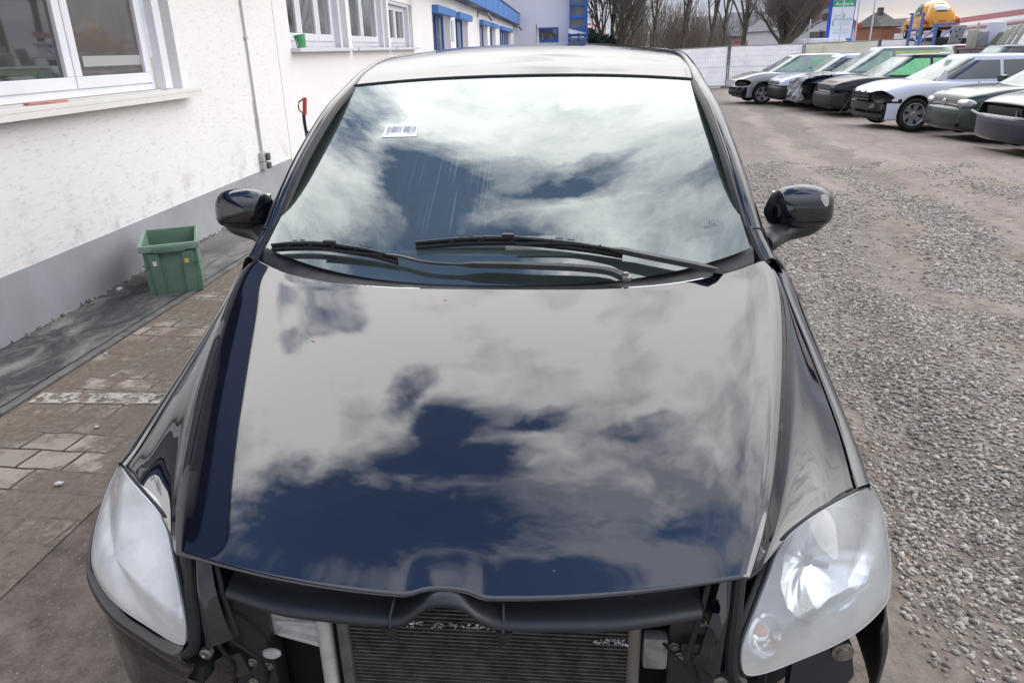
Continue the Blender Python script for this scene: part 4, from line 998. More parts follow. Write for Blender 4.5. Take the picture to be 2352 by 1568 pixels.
f_ = t.ramp(nn_, [(.45, 0.0), (.53, 1.0)]); pb = t.n('ShaderNodeBsdfPrincipled', iBase_Color=(.52, .49, .42, 1), iRoughness=.8); tr = t.n('ShaderNodeBsdfTransparent')
ms = t.n('ShaderNodeMixShader', i0=f_, i1=tr.outputs[0], i2=pb.outputs[0]); o = t.n('ShaderNodeOutputMaterial'); t.l(ms.outputs[0], o.inputs[0])
pl = meshobj('line_marking', [(-2.44, 2.13, .0105), (-1.57, 2.16, .0105), (-1.57, 2.27, .0105), (-2.44, 2.24, .0105)], [(0, 1, 2, 3)], M_line); tag(pl, kind='structure')
# small litter on the paving
M_litter = mat('pale_chip', (.62, .62, .60), .8)
for (px, py, s_) in ((243, 812, .012), (223, 979, .013), (135, 1111, .020), (276, 664, .028)):
    p = at_z(px, py, .012); r_ = np.random.default_rng(px); b_ = MB()
    b_.lathe([(s_*.5, -s_*.2), (s_*.9, .0), (s_*.6, s_*.3)], (p[0], p[1], .010+s_*.2), n=7, rot=(.2, .1, px)); b_.v = [(x+r_.uniform(-.3, .3)*s_, y+r_.uniform(-.3, .3)*s_, z) for x, y, z in b_.v]
    o = b_.build('pebble', M_litter); tag(o, {243: 'small white chip beside the kerb edging, nearest the green crate', 223: 'small white pebble just beyond the worn painted line on the paving', 135: 'pale crumpled chip on the dirty paving left of the clouded headlight', 276: 'thin white scrap on the dark strip at the foot of the wall'}[px], 'litter', 'small white litter on the ground')
# ================================================================== left buildings
nW = np.array([1, .025, 0])/math.hypot(1, .025); dW = np.array([-.025, 1, 0])/math.hypot(1, .025)
def WP(s, z, out=0.0): p = nW*(-3.0246+out)+dW*s; return Vector((p[0], p[1], z))
MWall = Matrix((Vector(dW), Vector(nW), Vector((0, 0, 1)))).transposed()
def wbox(mb, s0, s1, z0, z1, o0, o1, mi=0, bev=0): return mb.box(WP((s0+s1)/2, (z0+z1)/2, (o0+o1)/2), (s1-s0, o1-o0, z1-z0), MWall, mi, bev)
def stucco(name, worm=1.0, col=(.81, .80, .80)):
    m = bpy.data.materials.new(name); m.use_nodes = True; t = NT(m.node_tree)
    pos = t.n('ShaderNodeNewGeometry').outputs['Position']; x, y, z = t.sep(pos)
    wv = t.noise(t.comb(0.0, t.m('MULTIPLY', y, 2.0), t.m('MULTIPLY', z, 2.0)), 1.5, 3, .5)
    q = t.comb(0.0, t.m('MULTIPLY', y, 14.0), t.m('ADD', t.m('MULTIPLY', z, 95.0), t.m('MULTIPLY', wv, 6.0)))
    a = t.noise(q, 1.0, 2.5, .5, .35)
    groove = t.ramp(t.m('ABSOLUTE', t.m('SUBTRACT', a, .5)), [(.0, 1.0), (.012, .5), (.026, 0.0)])
    sel = t.ramp(t.noise(t.comb(7.0, t.m('MULTIPLY', y, 9.0), t.m('MULTIPLY', z, 40.0)), 1.0, 3, .6), [(.53, 0.0), (.62, 1.0)])
    groove = t.m('MULTIPLY', groove, sel); grain = t.noise(pos, 60, 5, .7); big = t.noise(pos, .8, 5, .6)
    groove = t.m('MULTIPLY', groove, worm)
    c = t.mix(t.ramp(big, [(.35, 0.0), (.7, .35)]), col, tuple(k*.88 for k in col))
    low = t.n('ShaderNodeMapRange', iValue=z, i1=.95, i2=.42).outputs[0]
    dirt = t.m('MULTIPLY', t.m('MULTIPLY', low, t.ramp(t.noise(pos, 4.5, 6, .7), [(.52, 0.0), (.72, .55)])), 1.0)
    c = t.mix(dirt, c, (.38, .36, .30)); c = t.mix(t.m('MULTIPLY', groove, .15), c, (.27, .265, .26))
    h = t.m('ADD', t.m('MULTIPLY', groove, -1.0), t.m('MULTIPLY', grain, .12))
    h = t.m('ADD', h, t.m('MULTIPLY', a, .22*worm))
    b = t.n('ShaderNodeBsdfPrincipled', iBase_Color=c, iRoughness=.9, iNormal=t.bump(h, .55, .005)); b.inputs['Specular IOR Level'].default_value = .2
    o = t.n('ShaderNodeOutputMaterial'); t.l(b.outputs[0], o.inputs[0]); return m
M_stucco = stucco('scratched_render'); M_stucco2 = stucco('smooth_render', .35)
M_render = mat('plain_white_render', (.76, .77, .83), .9, noise=(.7, .12), bumps=(60, .2, .003), world=True)
M_plinth = mat('grey_plinth_paint', (.36, .365, .40), .85, noise=(1.6, .8, (.27, .27, .28)), bumps=(30, .3, .004), world=True)
M_pvc = mat('white_pvc', (.76, .77, .82), .35, noise=(2, .08))
M_cream = mat('painted_sill', (.74, .73, .70), .4, noise=(5, .25, (.60, .57, .52)))
M_pane = mat('dark_window_pane', (.045, .047, .046), .03, spec=.9, coat=1.0, coatr=.01)
M_pane2 = mat('curtained_pane', (.16, .172, .172), .06, spec=.6, coat=.7, coatr=.01, noise=(1.2, .3))
M_pane3 = mat('brown_room_pane', (.105, .095, .088), .05, spec=.5, coat=.6, coatr=.02, noise=(3.5, .45, (.05, .043, .038)))
M_blue = mat('blue_cladding', (.075, .22, .56), .45, noise=(.8, .1))
M_blue2 = mat('blue_frame_paint', (.03, .12, .42), .35, noise=(2, .1))
def wall_holes(name, s0, s1, z0, z1, holes, m, parent, depth=.16):
    ss = sorted({s0, s1, *[h[0] for h in holes], *[h[1] for h in holes]}); zs = sorted({z0, z1, *[h[2] for h in holes], *[h[3] for h in holes]})
    b = MB()
    for a0, a1 in zip(ss[:-1], ss[1:]):
        for c0, c1 in zip(zs[:-1], zs[1:]):
            if any(h[0] <= (a0+a1)/2 <= h[1] and h[2] <= (c0+c1)/2 <= h[3] for h in holes): continue
            b.add([WP(a0, c0), WP(a1, c0), WP(a1, c1), WP(a0, c1)], [(0, 1, 2, 3)])
    for h in holes:
        a0, a1, c0, c1 = h
        for p, q in (((a0, c0), (a0, c1)), ((a0, c1), (a1, c1)), ((a1, c1), (a1, c0)), ((a1, c0), (a0, c0))):
            b.add([WP(*p), WP(*q), WP(*q, -depth), WP(*p, -depth)], [(0, 1, 2, 3)])
    return b.build(name, m, parent, fixn=False)
OFF = empty('office_building', WP(3, 0, 0), label='near white rendered office wall with grey plinth, scratched plaster and one big window', cat='building')
EAVE = 2.72
holes = [(1.2, 5.545, 1.29, 2.62)]
wall_holes('wall', -14, 7.87, .0, EAVE, holes, M_stucco, OFF)
p_ = MB(); wbox(p_, -14, 7.87, -.02, .39, 0, .006); p_.build('plinth', M_plinth, OFF)
# crumbled plaster foot
cr = MB(); r_ = random.Random(4)
for k in range(260):
    s = r_.uniform(0, 7.8); cr.box(WP(s, .010+r_.uniform(0, .018), .004+r_.uniform(0, .012)), (r_.uniform(.01, .06), r_.uniform(.004, .012), r_.uniform(.005, .022)), Euler((r_.uniform(-.5, .5), r_.uniform(-.5, .5), r_.uniform(-.4, .4))).to_matrix())
tag(cr.build('crumbled_plaster', mat('crumbled_mortar', (.42, .42, .38), .95, noise=(12, .9, (.09, .10, .06)), world=True), OFF), kind='stuff')
jt = MB(); wbox(jt, 7.862, 7.874, 0, EAVE, -.002, .002); jt.build('joint', mat('joint_shadow', (.45, .45, .47), .9), OFF)  # grey line of the joint between the two buildings
# window with sashes
def window(parent, s0, s1, z0, z1, rec, mull, panes, m_frame, frame=.055, opens=None, sash=.05):
    w_ = empty('window'); w_.parent = parent
    f = MB(); wbox(f, s0, s1, z0, z0+frame, -rec-.05, -rec+.01); wbox(f, s0, s1, z1-frame, z1, -rec-.05, -rec+.01)
    wbox(f, s0, s0+frame, z0+frame, z1-frame, -rec-.05, -rec+.009); wbox(f, s1-frame, s1, z0+frame, z1-frame, -rec-.05, -rec+.009)
    f.build('frame', m_frame, w_)
    edges = [s0+frame]+mull+[s1-frame]
    for i, (a, b) in enumerate(zip(edges[:-1], edges[1:])):
        a2, b2 = a+.006, b-.006; c0, c1 = z0+frame+.006, z1-frame-.006
        g = MB(); wbox(g, a2, b2, c0, c0+sash, -rec-.03, -rec+.025, bev=.006); wbox(g, a2, b2, c1-sash, c1, -rec-.03, -rec+.025, bev=.006)
        wbox(g, a2, a2+sash, c0+sash, c1-sash, -rec-.03, -rec+.024, bev=.006); wbox(g, b2-sash, b2, c0+sash, c1-sash, -rec-.03, -rec+.024, bev=.006)
        sh = g.build('sash', m_frame, w_)
        p = MB(); wbox(p, a2+sash-.004, b2-sash+.004, c0+sash-.004, c1-sash+.004, -rec-.02, -rec-.005); p.build('pane', panes[i % len(panes)], w_)
    return w_
w1 = window(OFF, 1.2, 5.33, 1.30, 2.62, .13, [2.9, 4.285], [M_pane, M_pane, M_pane3], M_pvc, frame=.045, sash=.078)
hb = MB(); wbox(hb, 4.45, 5.20, 1.49, 1.56, -.149, -.1345); hb.build('inner_ledge', mat('pale_inner_sill', (.36, .36, .37), .5), w1)
gb = MB(); wbox(gb, 5.33, 5.44, 1.30, 2.62, -.10, -.03, bev=.004); gb.build('shutter_guide', M_pvc, w1); 
sl = MB(); wbox(sl, 3.36-2.3, 5.62, 1.262, 1.292, -.14, .125, bev=.004); wbox(sl, 1.06, 5.62, 1.225, 1.262, .108, .125)
sl.v = [(x, y, z) for x, y, z in sl.v]; sl.build('sill', M_cream, OFF)
# eaves, gutter and tiled roof above the frame (seen mirrored in the bonnet)
ev = MB(); wbox(ev, -14, 7.9, EAVE, EAVE+.05, -.1, .36); ev.build('soffit', mat('dark_soffit', (.03, .028, .026), .8), OFF); ev = MB(); wbox(ev, -14, 7.9, EAVE-.02, EAVE+.50, .36, .40); ev.build('fascia', mat('deep_blue_fascia', (.022, .075, .22), .5), OFF)
rf = MB(); q0, q1 = WP(-14, EAVE+.49, .42), WP(7.9, EAVE+.49, .42); q2, q3 = WP(7.9, EAVE+2.2, -3.0), WP(-14, EAVE+2.2, -3.0); rf.add([q0, q1, q2, q3], [(0, 1, 2, 3)]); 
rf.build('roof', mat('dark_roof_tiles', (.014, .022, .045), .6), OFF)
# conduit with socket
cnd_ = MB(); cnd_.tube([WP(6.985, .56, .016), WP(6.985, EAVE, .016)], .0105, 10); cnd_.tube([WP(6.955, .56, .010), WP(6.955, 1.1, .010)], .005, 6)
for z in (.9, 1.70, 2.4): wbox(cnd_, 6.962, 7.008, z-.012, z+.012, 0, .03)
cnd_.build('cable_conduit', mat('grey_conduit', (.46, .46, .47), .5), OFF, smooth=False)
sk = empty('wall_socket'); sk.parent = OFF
s_ = MB(); wbox(s_, 6.90, 7.02, .40, .475, 0, .055, bev=.006); wbox(s_, 6.90, 7.02, .482, .575, 0, .055, bev=.006); s_.build('socket_box', mat('socket_grey', (.42, .41, .40), .5), sk, smooth=True)
s_ = MB(); wbox(s_, 6.95, 7.03, .405, .47, .055, .085, bev=.012); wbox(s_, 6.95, 7.03, .487, .565, .055, .085, bev=.012); s_.build('socket_flap', mat('socket_dark', (.07, .07, .075), .5), sk, smooth=True)
settle(OFF, WP(3, 0, 0))
# ---- second building: low white range with blue fascia --------------
LOW = empty('workshop_building', label='long low white range with blue fascia, blue roller boxes and three white windows', cat='building')
wins = [(8.34, 10.86, 1.60, 2.9), (11.05, 13.6, 1.60, 2.9), (13.75, 16.0, 1.60, 2.42)]
doors = [(18.6, 21.6, 1.2, 2.42), (22.7, 25.7, 1.2, 2.42), (29.4, 32.5, 1.2, 2.42), (33.6, 36.4, 1.2, 2.42), (38.8, 47.2, 1.2, 2.42)]
wall_holes('wall', 7.872, 50.7, -.1, 2.93, wins+doors, M_stucco2, LOW, .22)
for (a, b, c, d), (mu, pn) in zip(wins, (([a_ for a_ in (9.0, 9.75)], [M_pane, M_pane2, M_pane2]), ([12.1], [M_pane2]), ([14.7], [M_pane2]))):
    window(LOW, a+.0, b-.35, c+.02, d, .12, mu, pn, M_pvc, frame=.06, sash=.09)
    g_ = MB(); wbox(g_, b-.35, b-.25, c, d, -.10, -.02); g_.build('shutter_guide', M_pvc, LOW)
    sb_ = MB(); wbox(sb_, a-.04, b+.03, 1.555, 1.60, -.12, .12, bev=.005); sb_.build('sill', mat('grey_sill', (.62, .63, .65), .5), LOW)
sb_ = MB(); wbox(sb_, 13.75, 15.65, 2.36, 2.50, -.10, -.02, bev=.006); sb_.build('roller_shutter', M_pvc, LOW)
for a, b, c, d in doors:
    w_ = empty('glazed_door'); w_.parent = LOW; n_ = 2 if b-a < 5 else 6; ed = np.linspace(a+.05, b-.5, n_+1)
    f = MB()
    for e_ in ed: wbox(f, e_-.06, e_+.06, c, d, -.20, -.12)
    wbox(f, a, b-.4, d-.08, d, -.20, -.125); f.build('frame', M_blue2, w_)
    p = MB(); wbox(p, a, b-.45, c, d-.08, -.17, -.15); p.build('pane', M_pane2, w_)
    p = MB(); wbox(p, a+.02, b+.22, 2.38, 2.56, -.02, .16, bev=.01); p.build('shutter_box', M_blue, LOW)
fa = MB(); S0 = 16.2
wbox(fa, S0, 50.7, 2.90, 3.54, -.3, .34); fa.build('fascia', M_blue, LOW)
fl = MB(); wbox(fl, S0, 50.7, 3.54, 3.575, -.4, .38); wbox(fl, S0, 50.7, 2.872, 2.90, -.3, .352)
for k in range(12): wbox(fl, S0+.3+k*3.0, S0+.33+k*3.0, 2.9, 3.54, .34, .343)
fl.build('fascia_trim', mat('dark_trim', (.02, .03, .06), .5), LOW)
wbx = MB(); wbox(wbx, 7.88, S0, 2.93, 3.4, -.3, .3); wbx.build('eaves', M_render, LOW)
pp = MB(); wbox(pp, 21.75, 22.15, 1.77, 2.30, .0, .03); pp.build('notice_board', mat('pale_notice', (.66, .67, .70), .5, noise=(9, .3)), LOW)
for s, z in ((15.9, 2.80), (28.9, 2.67), (49.6, 2.71)):
    f = MB(); f.bar(WP(s, z+.15, .0), WP(s, z, .30), .03, .03); f.bar(WP(s, z+.35, .02), WP(s, z-.05, .02), .03, .03)
    f2 = empty('floodlight'); f2.parent = LOW; f.build('bracket', mat('lamp_bracket_dark', (.05, .05, .05), .5), f2)
    g = MB().box(WP(s, z-.05, .45), (.34, .30, .10), MWall @ Euler((R_(-52), 0, 0)).to_matrix(), bev=.02); g.build('lamp_head', mat('lamp_grey', (.18, .18, .18), .45), f2)
settle(LOW, WP(20, 0, 0))
# ---- the tall hall across the end -----------------------------------
HALL = empty('hall_building', label='tall plain white hall across the end of the yard with one blue framed window', cat='building')
M_hall = mat('hall_white_panel', (.72, .74, .84), .8, noise=(.25, .08), world=True)
HY = 50.66
hv = MB(); x0, x1 = -14.0, -.74
def hquad(a, b, c, d): hv.add([(a, HY, c), (b, HY, c), (b, HY, d), (a, HY, d)], [(0, 1, 2, 3)])
hquad(x0, -2.76, -1, 8.5); hquad(-1.43, x1, -1, 8.5); hquad(-2.76, -1.43, -1, 1.80); hquad(-2.76, -1.43, 2.70, 8.5)
hv.add([(x1, HY, -1), (x1, HY+12, -1), (x1, HY+12, 8.5), (x1, HY, 8.5)], [(0, 1, 2, 3)]); hv.add([(x0, HY, 8.5), (x1, HY, 8.5), (x1, HY+12, 8.5), (x0, HY+12, 8.5)], [(0, 1, 2, 3)])
hv.build('wall', M_hall, HALL)
hw = empty('window'); hw.parent = HALL; f = MB()
for a, b, c, d in ((-2.76, -1.43, 1.80, 1.98), (-2.76, -1.43, 2.62, 2.70), (-2.76, -2.66, 1.98, 2.62), (-1.55, -1.43, 1.98, 2.62)): f.box(((a+b)/2, HY+.03, (c+d)/2), (b-a, .1, d-c))
f.build('frame', M_blue2, hw); MB().box((-2.1, HY+.06, 2.3), (1.2, .04, .66)).build('pane', M_pane, hw)
settle(HALL, (-6, HY, -.6))
TOW = empty('stair_tower', label='blue framed glazed stair tower at the corner of the white hall', cat='tower')
f = MB(); tx0, tx1 = -.735, .42
for x in (tx0+.05, tx1-.16, tx1-.04): f.box((x, HY-.25, 4.8), (.09, .5, 7.4))
for z in (2.42, 3.25, 3.98, 4.85, 5.7, 6.6, 8.4): f.box(((tx0+tx1)/2, HY-.25, z), (tx1-tx0, .46, .16 if z > 2.5 else .42))
f.build('frame', M_blue2, TOW)
MB().box(((tx0+tx1)/2, HY-.1, 5.2), (tx1-tx0-.1, .02, 6.2)).build('glazing', mat('tower_glass', (.20, .24, .25), .04, coat=1.0, noise=(1.5, .5, (.06, .08, .07))), TOW)
cn = MB(); cn.add([(tx0, HY-.4, 2.62), (tx1+.1, HY-1.3, 2.28), (tx1+.1, HY-1.3, 2.25), (tx0-.02, HY-1.3, 2.25), (tx0-.02, HY-1.3, 2.6)], [(0, 1, 2, 3, 4)]); cn.build('canopy_roof', mat('canopy_glass', (.75, .80, .88), .1, coat=1), TOW)
cf = MB()
for z in (2.22, 1.88, 1.55): cf.box(((tx0+tx1)/2, HY-1.3, z), (tx1-tx0+.1, .08, .09))
for x in (tx0, -.15, tx1): cf.box((x, HY-1.3, 1.0), (.08, .08, 2.6))
cf.bar((tx0, HY-1.32, 2.62), (tx1+.12, HY-1.32, 2.27), .05, .05); cf.build('canopy_frame', M_blue2, TOW)
MB().box(((tx0+tx1)/2, HY-1.2, .9), (tx1-tx0, .05, 2.3)).build('canopy_glazing', M_pane2, TOW)
settle(TOW, (-.15, HY-.3, -.6))
PAR = empty('folded_parasol', label='folded pale parasol standing in front of the white hall beside its window', cat='parasol')
p0 = at_y(1232, 57, HY-1.2); MB().tube([(p0[0], p0[1], -.6), (p0[0], p0[1], p0[2])], .03, 8).build('pole', mat('parasol_pole', (.12, .11, .10), .5), PAR)
MB().lathe([(.14, .5), (.20, .9), (.12, 1.8), (.03, p0[2]-.1)], (p0[0]+.06, p0[1], 0), n=10).build('folded_canopy', mat('parasol_cloth', (.55, .54, .50), .9), PAR)
settle(PAR, (p0[0], p0[1], -.6))
# ================================================================== small things on the left
M_crate = mat('green_crate_plastic', (.125, .225, .160), .55, noise=(7, .6, (.20, .30, .235)), bumps=(40, .15, .003))
CR = empty('plastic_crate', label='empty green plastic stacking crate standing at the foot of the wall', cat='crate')
b_ = MB(); bw, bd, tw, td, H_ = .168, .25, .192, .29, .350
def ring(w_, d_, z, ys=0.0): return [(-w_, -d_+ys, z), (w_, -d_+ys, z), (w_, d_+ys, z), (-w_, d_+ys, z)]
lv = [(bw, bd, 0.0), (bw+.006, bd+.008, .10), (tw-.022, td-.03, .29), (tw-.020, td-.028, H_)]
vs = []
for w_, d_, z in lv: vs += ring(w_, d_, z)
for w_, d_, z in lv[::-1]: vs += ring(w_-.008, d_-.008, max(z, .008))
fs = []
for i in range(7):
    if i == 3: pass
    for j in range(4): fs.append((4*i+j, 4*i+(j+1) % 4, 4*i+4+(j+1) % 4, 4*i+4+j))
fs += [(3, 2, 1, 0), (28, 29, 30, 31)]
b_.add(vs, fs); shell = b_.build('shell', M_crate, CR, fixn=True)
rb = MB()
for z, w_, d_, h in ((H_, tw, td, .012), ): 
    rb.box((0, -d_+.010, z-.02), (2*w_, .020, .045), bev=.004); rb.box((0, d_-.010, z-.02), (2*w_, .020, .045), bev=.004)
    rb.box((-w_+.010, 0, z-.02), (.020, 2*d_-.042, .045), bev=.004); rb.box((w_-.010, 0, z-.02), (.020, 2*d_-.042, .045), bev=.004)
rb.build('rim', mat('worn_green_rim', (.20, .31, .235), .55, noise=(30, .6, (.32, .40, .32))), CR, smooth=True)
hn = MB(); hn.box((0, -td-.006, H_-.028), (.20, .022, .040), bev=.006); hn.build('handle', M_crate, CR, smooth=True)
for sx_ in (-1, 1):
    for x, wdt in ((.095, .060),):
        r2 = MB(); y0, y1 = -bd-.010, -td+.012
        r2.add([(sx_*x-wdt/2, y0-.008, .0), (sx_*x+wdt/2, y0-.008, .0), (sx_*x*1.12+wdt/2*1.1, y1-.016, .295), (sx_*x*1.12-wdt/2*1.1, y1-.016, .295), (sx_*x-wdt/2-.006, y0+.02, .0), (sx_*x+wdt/2+.006, y0+.02, .0), (sx_*x*1.12+wdt/2*1.1+.006, y1+.02, .295), (sx_*x*1.12-wdt/2*1.1-.006, y1+.02, .295)],
               [(0, 1, 2, 3), (7, 6, 5, 4), (0, 3, 7, 4), (1, 5, 6, 2), (0, 4, 5, 1), (3, 2, 6, 7)])
        r2.build('rib', M_crate, CR)
    MB().box((sx_*.165, -td+.020, .215), (.045, .012, .006)).build('rib_bar', M_crate, CR)
    st = MB(); st.box((sx_*.100-.004, -td-.0005, .232), (.026, .002, .038), (R_(-9), R_(4*sx_), 0)); 
    st.build('torn_label', mat('torn_label_white', (.62, .63, .60), .6) if sx_ < 0 else mat('torn_label_yellow', (.62, .60, .30), .6, noise=(60, .9, (.6, .45, .05))), CR)
cp = at_z(392, 676, .012); CR.location = (-2.705, 4.06, .012); CR.rotation_euler = (0, 0, R_(27))
HT = empty('hand_truck', label='black steel hand truck with a red loop grip, half hidden behind the car', cat='hand truck')
b_ = MB(); hx, hy = -2.31, 6.0
b_.tube(catmull([(hx-.02, hy-.02, 1.03), (hx-.03, hy, .95), (hx-.03, hy+.02, .82), (hx-.03, hy+.05, .5), (hx-.03, hy+.08, .12)], 20), .016, 8); b_.tube([(hx+.40, hy+.05, .9), (hx+.40, hy+.08, .12)], .016, 8)
for z in (.86, .55, .25): b_.tube([(hx-.03, hy+.03, z), (hx+.40, hy+.05, z)], .012, 8)
b_.box((hx+.18, hy-.08, .03), (.46, .26, .012)); b_.build('frame', mat('black_tube', (.02, .022, .03), .4), HT, smooth=True)
b_ = MB(); M_red = mat('red_grip', (.42, .06, .06), .45); b_.tube([(hx-.012, hy-.02, 1.02), (hx+.008, hy-.02, 1.17)], .019, 12); b_.tube(catmull([(hx-.01, hy-.02, 1.155), (hx-.050, hy-.02, 1.13), (hx-.060, hy-.02, 1.07), (hx-.02, hy-.02, 1.03)], 14), .007, 8); b_.build('grip', M_red, HT, smooth=True)
for dx in (-.03, .40): MB().lathe([(.02, -.03), (.11, -.03), (.125, 0), (.11, .03), (.02, .03)], (hx+dx, hy+.16, .125), axis='X', n=20).build('wheel', M_rubber, HT, smooth=True)
settle(HT, (hx, hy, 0))
cbp = WP(3.66, 1.293, .02); CB = MB(); r_ = random.Random(8)
pts = [(-.165, -.035), (-.05, -.062), (.02, -.055), (.17, -.02), (.16, .03), (.02, .055), (-.06, .042), (-.16, .01)]
for lay in range(3): CB.prism([(x+r_.uniform(-.006, .006), y+r_.uniform(-.006, .006)) for x, y in pts], lay*.0045, lay*.0045+.0038)
cbo = CB.build('cardboard_piece', mat('reddish_cardboard', (.62, .30, .24), .8, noise=(20, .5, (.38, .20, .14)))); cbo.location = WP(3.72, 1.293, .03); cbo.rotation_euler = (0, 0, R_(84)); tag(cbo, 'flattened reddish cardboard scrap lying on the near window sill', 'cardboard')
cu = empty('paper_cup', label='crumpled green paper cup with a white numeral on the far window sill', cat='cup'); cpos = WP(8.55, 1.60, .055)
MB().lathe([(.052, 0), (.070, .15), (.066, .15), (.049, .006)], (0, 0, 0), n=16).build('cup_wall', mat('green_cup', (.04, .30, .12), .5, noise=(10, .4, (.25, .45, .12))), cu)
cu.location = cpos; cu.rotation_euler = (R_(4), R_(-6), 0)
text_mesh('numeral', '5', .10, mat('white_print', (.8, .8, .8), .5), Matrix.Translation((-.055, -.058, .03)) @ Matrix.Rotation(R_(90), 4, 'X') @ Matrix.Rotation(R_(0), 4, 'Z'), cu, align='LEFT')
# ================================================================== parked cars
M_tintg = mat('dark_car_glass', (.030, .036, .038), .04, spec=.8, coat=1.0, coatr=.01)
M_pale = mat('pale_car_glass', (.10, .135, .125), .12, spec=.3, coat=.25, coatr=.02, noise=(2.2, .8, (.34, .41, .38)))
M_film = mat('green_window_film', (.22, .46, .27), .35, coat=.4, noise=(6, .5, (.35, .56, .40)), bumps=(9, .5, .02))
M_film2 = mat('bright_green_film', (.14, .56, .22), .4, coat=.4, noise=(7, .6, (.30, .62, .34)), bumps=(10, .8, .03))
M_film3 = mat('pale_green_film', (.30, .42, .34), .3, coat=.6, noise=(5, .5, (.14, .22, .18)))
M_blackp = mat('black_crash_plastic', (.012, .012, .013), .6, noise=(12, .5))
M_alloy = mat('alloy_silver', (.55, .56, .57), .3, metal=.7)
M_steelr = mat('steel_wheel', (.03, .03, .032), .6, metal=.3)
def outl(z, g):
    """plan outline of the glasshouse at height z -> (x0, x1, halfwidth)"""
    f = (z-g['zb'])/(g['zr']-g['zb']); f = min(max(f, 0), 1)
    x0 = g['xc']+(g['xa']-g['xc'])*(f**.92); x1 = g['xe']+(g['xr']-g['xe'])*f**1.2
    w_ = g['wb']+(g['wt']-g['wb'])*f**1.15; return x0, x1, w_
def side_y(x, z, g, n=5.0):
    x0, x1, w_ = outl(z, g); c, A = (x0+x1)/2, (x1-x0)/2; q = min(abs((x-c)/A), .999); return w_*(1-q**n)**(1/n)
def front_x(y, z, g, n=5.0):
    x0, x1, w_ = outl(z, g); c, A = (x0+x1)/2, (x1-x0)/2; q = min(abs(y)/w_, .999); return c-A*(1-q**n)**(1/n)
def parked_car(name, label, p):
    C0 = empty(name, label=label, cat='car', group='dismantled cars parked in a row')
    L, Wd, H, z0 = p['L'], p['W'], p['H'], .20
    g = dict(xc=p['xc'], xa=p['xa'], xe=p['xe'], xr=p['xr'], zb=p['zb']-.04, zr=H-.075, wb=Wd/2*.90, wt=Wd/2*.70)
    paint = p['paint']
    X = [0, .02, .07, .16, .32, .55, .8, p['xc'], p['xc']+.35, p['xc']+1.0, 2.2, 3.0, L-.5, L-.2, L-.06, L]
    X = sorted(X); vs = []; nseg = 0; hh = p.get('hood', .70)
    for x in X:
        e = min(1.0, x/.42); e2 = min(1.0, (L-x)/.35)
        w_ = Wd/2*(.70+.30*math.sin(e*math.pi/2)**.8)*(.80+.20*math.sin(e2*math.pi/2))
        if x <= p['xc']+.01:
            f = x/p['xc']; zt = hh*.86+(p['zb']-hh*.86)*(math.sin(min(f, 1)*math.pi/2)**p.get('hexp', .75))
            if x < .03: zt = hh*.80-(.03-x)*1.5
        else: zt = p['zb']-(.10*max(0, (x-L+.4)/.4))
        if p.get('van') is None and x > L-.03: zt -= .12
        zbt = z0+(.10 if x < .05 or x > L-.05 else 0)
        row = [(x, 0, zbt), (x, w_*.86, zbt), (x, w_*.97, zbt+.08), (x, w_, zbt*.55+zt*.45), (x, w_*.985, zt-.16), (x, w_*.93, zt-.055), (x, w_*.80, zt-.005), (x, w_*.4, zt+.014), (x, 0, zt+.018)]
        row = catmull(row, 25); ringp = list(row)+[q*np.array([1, -1, 1]) for q in row[1:-1][::-1]]
        vs += ringp; nseg = len(ringp)
    R3 = np.array(vs).reshape(len(X), nseg, 3); nX = 60
    tt = np.interp(np.linspace(0, len(X)-1, nX), range(len(X)), range(len(X)))
    R3 = np.stack([catmull(R3[:, j], nX) for j in range(nseg)], 1)
    b_ = MB(); b_.add(R3.reshape(-1, 3), [(i*nseg+j, (i+1)*nseg+j, (i+1)*nseg+(j+1) % nseg, i*nseg+(j+1) % nseg) for i in range(nX-1) for j in range(nseg)]+[tuple(range(nseg)), tuple((nX-1)*nseg+j for j in range(nseg))[::-1]])
    body = b_.build('body', paint, C0, smooth=False, fixn=True)
    body.data.polygons.foreach_set('use_smooth', [len(f.vertices) == 4 for f in body.data.polygons])
    xw = p.get('xw', .86); wb_ = p.get('base', 2.55); rw = p.get('rw', .315)
    cuts = []
    for x in (xw, xw+wb_):
        for sgn in (-1, 1):
            c = MB().lathe([(rw+.045, -.16), (rw+.045, .30)], (x, sgn*(Wd/2-.02), rw+.02), axis='Y', n=36, rot=(0, 0, 0 if sgn > 0 else math.pi)).build('cut', M_blackp, fixn=True); cuts.append(c)
    for bx in p.get('cut', []): cuts.append(MB().box(bx[:3], bx[3:]).build('cut', M_blackp, fixn=True))
    for q in p.get('ecut', []):
        bm = bmesh.new(); bmesh.ops.create_uvsphere(bm, u_segments=20, v_segments=12, radius=1); bmesh.ops.scale(bm, vec=q[3:6], verts=bm.verts); bmesh.ops.rotate(bm, matrix=Matrix.Rotation(q[6], 3, 'Z') @ Matrix.Rotation(q[7] if len(q) > 7 else 0, 3, 'Y'), verts=bm.verts); bmesh.ops.translate(bm, vec=q[:3], verts=bm.verts)
        me = bpy.data.meshes.new('cut'); bm.to_mesh(me); bm.free(); me.materials.append(M_blackp); c = bpy.data.objects.new('cut', me); S.collection.objects.link(c); cuts.append(c)
    for c in cuts: c.data.materials.clear(); c.data.materials.append(M_blackp)
    body.data.materials.append(M_blackp)
    boolean(body, cuts)
    # glasshouse
    n_ = 56; zs = [g['zb']-.03]+list(np.linspace(g['zb'], g['zr'], 12)); vs = []
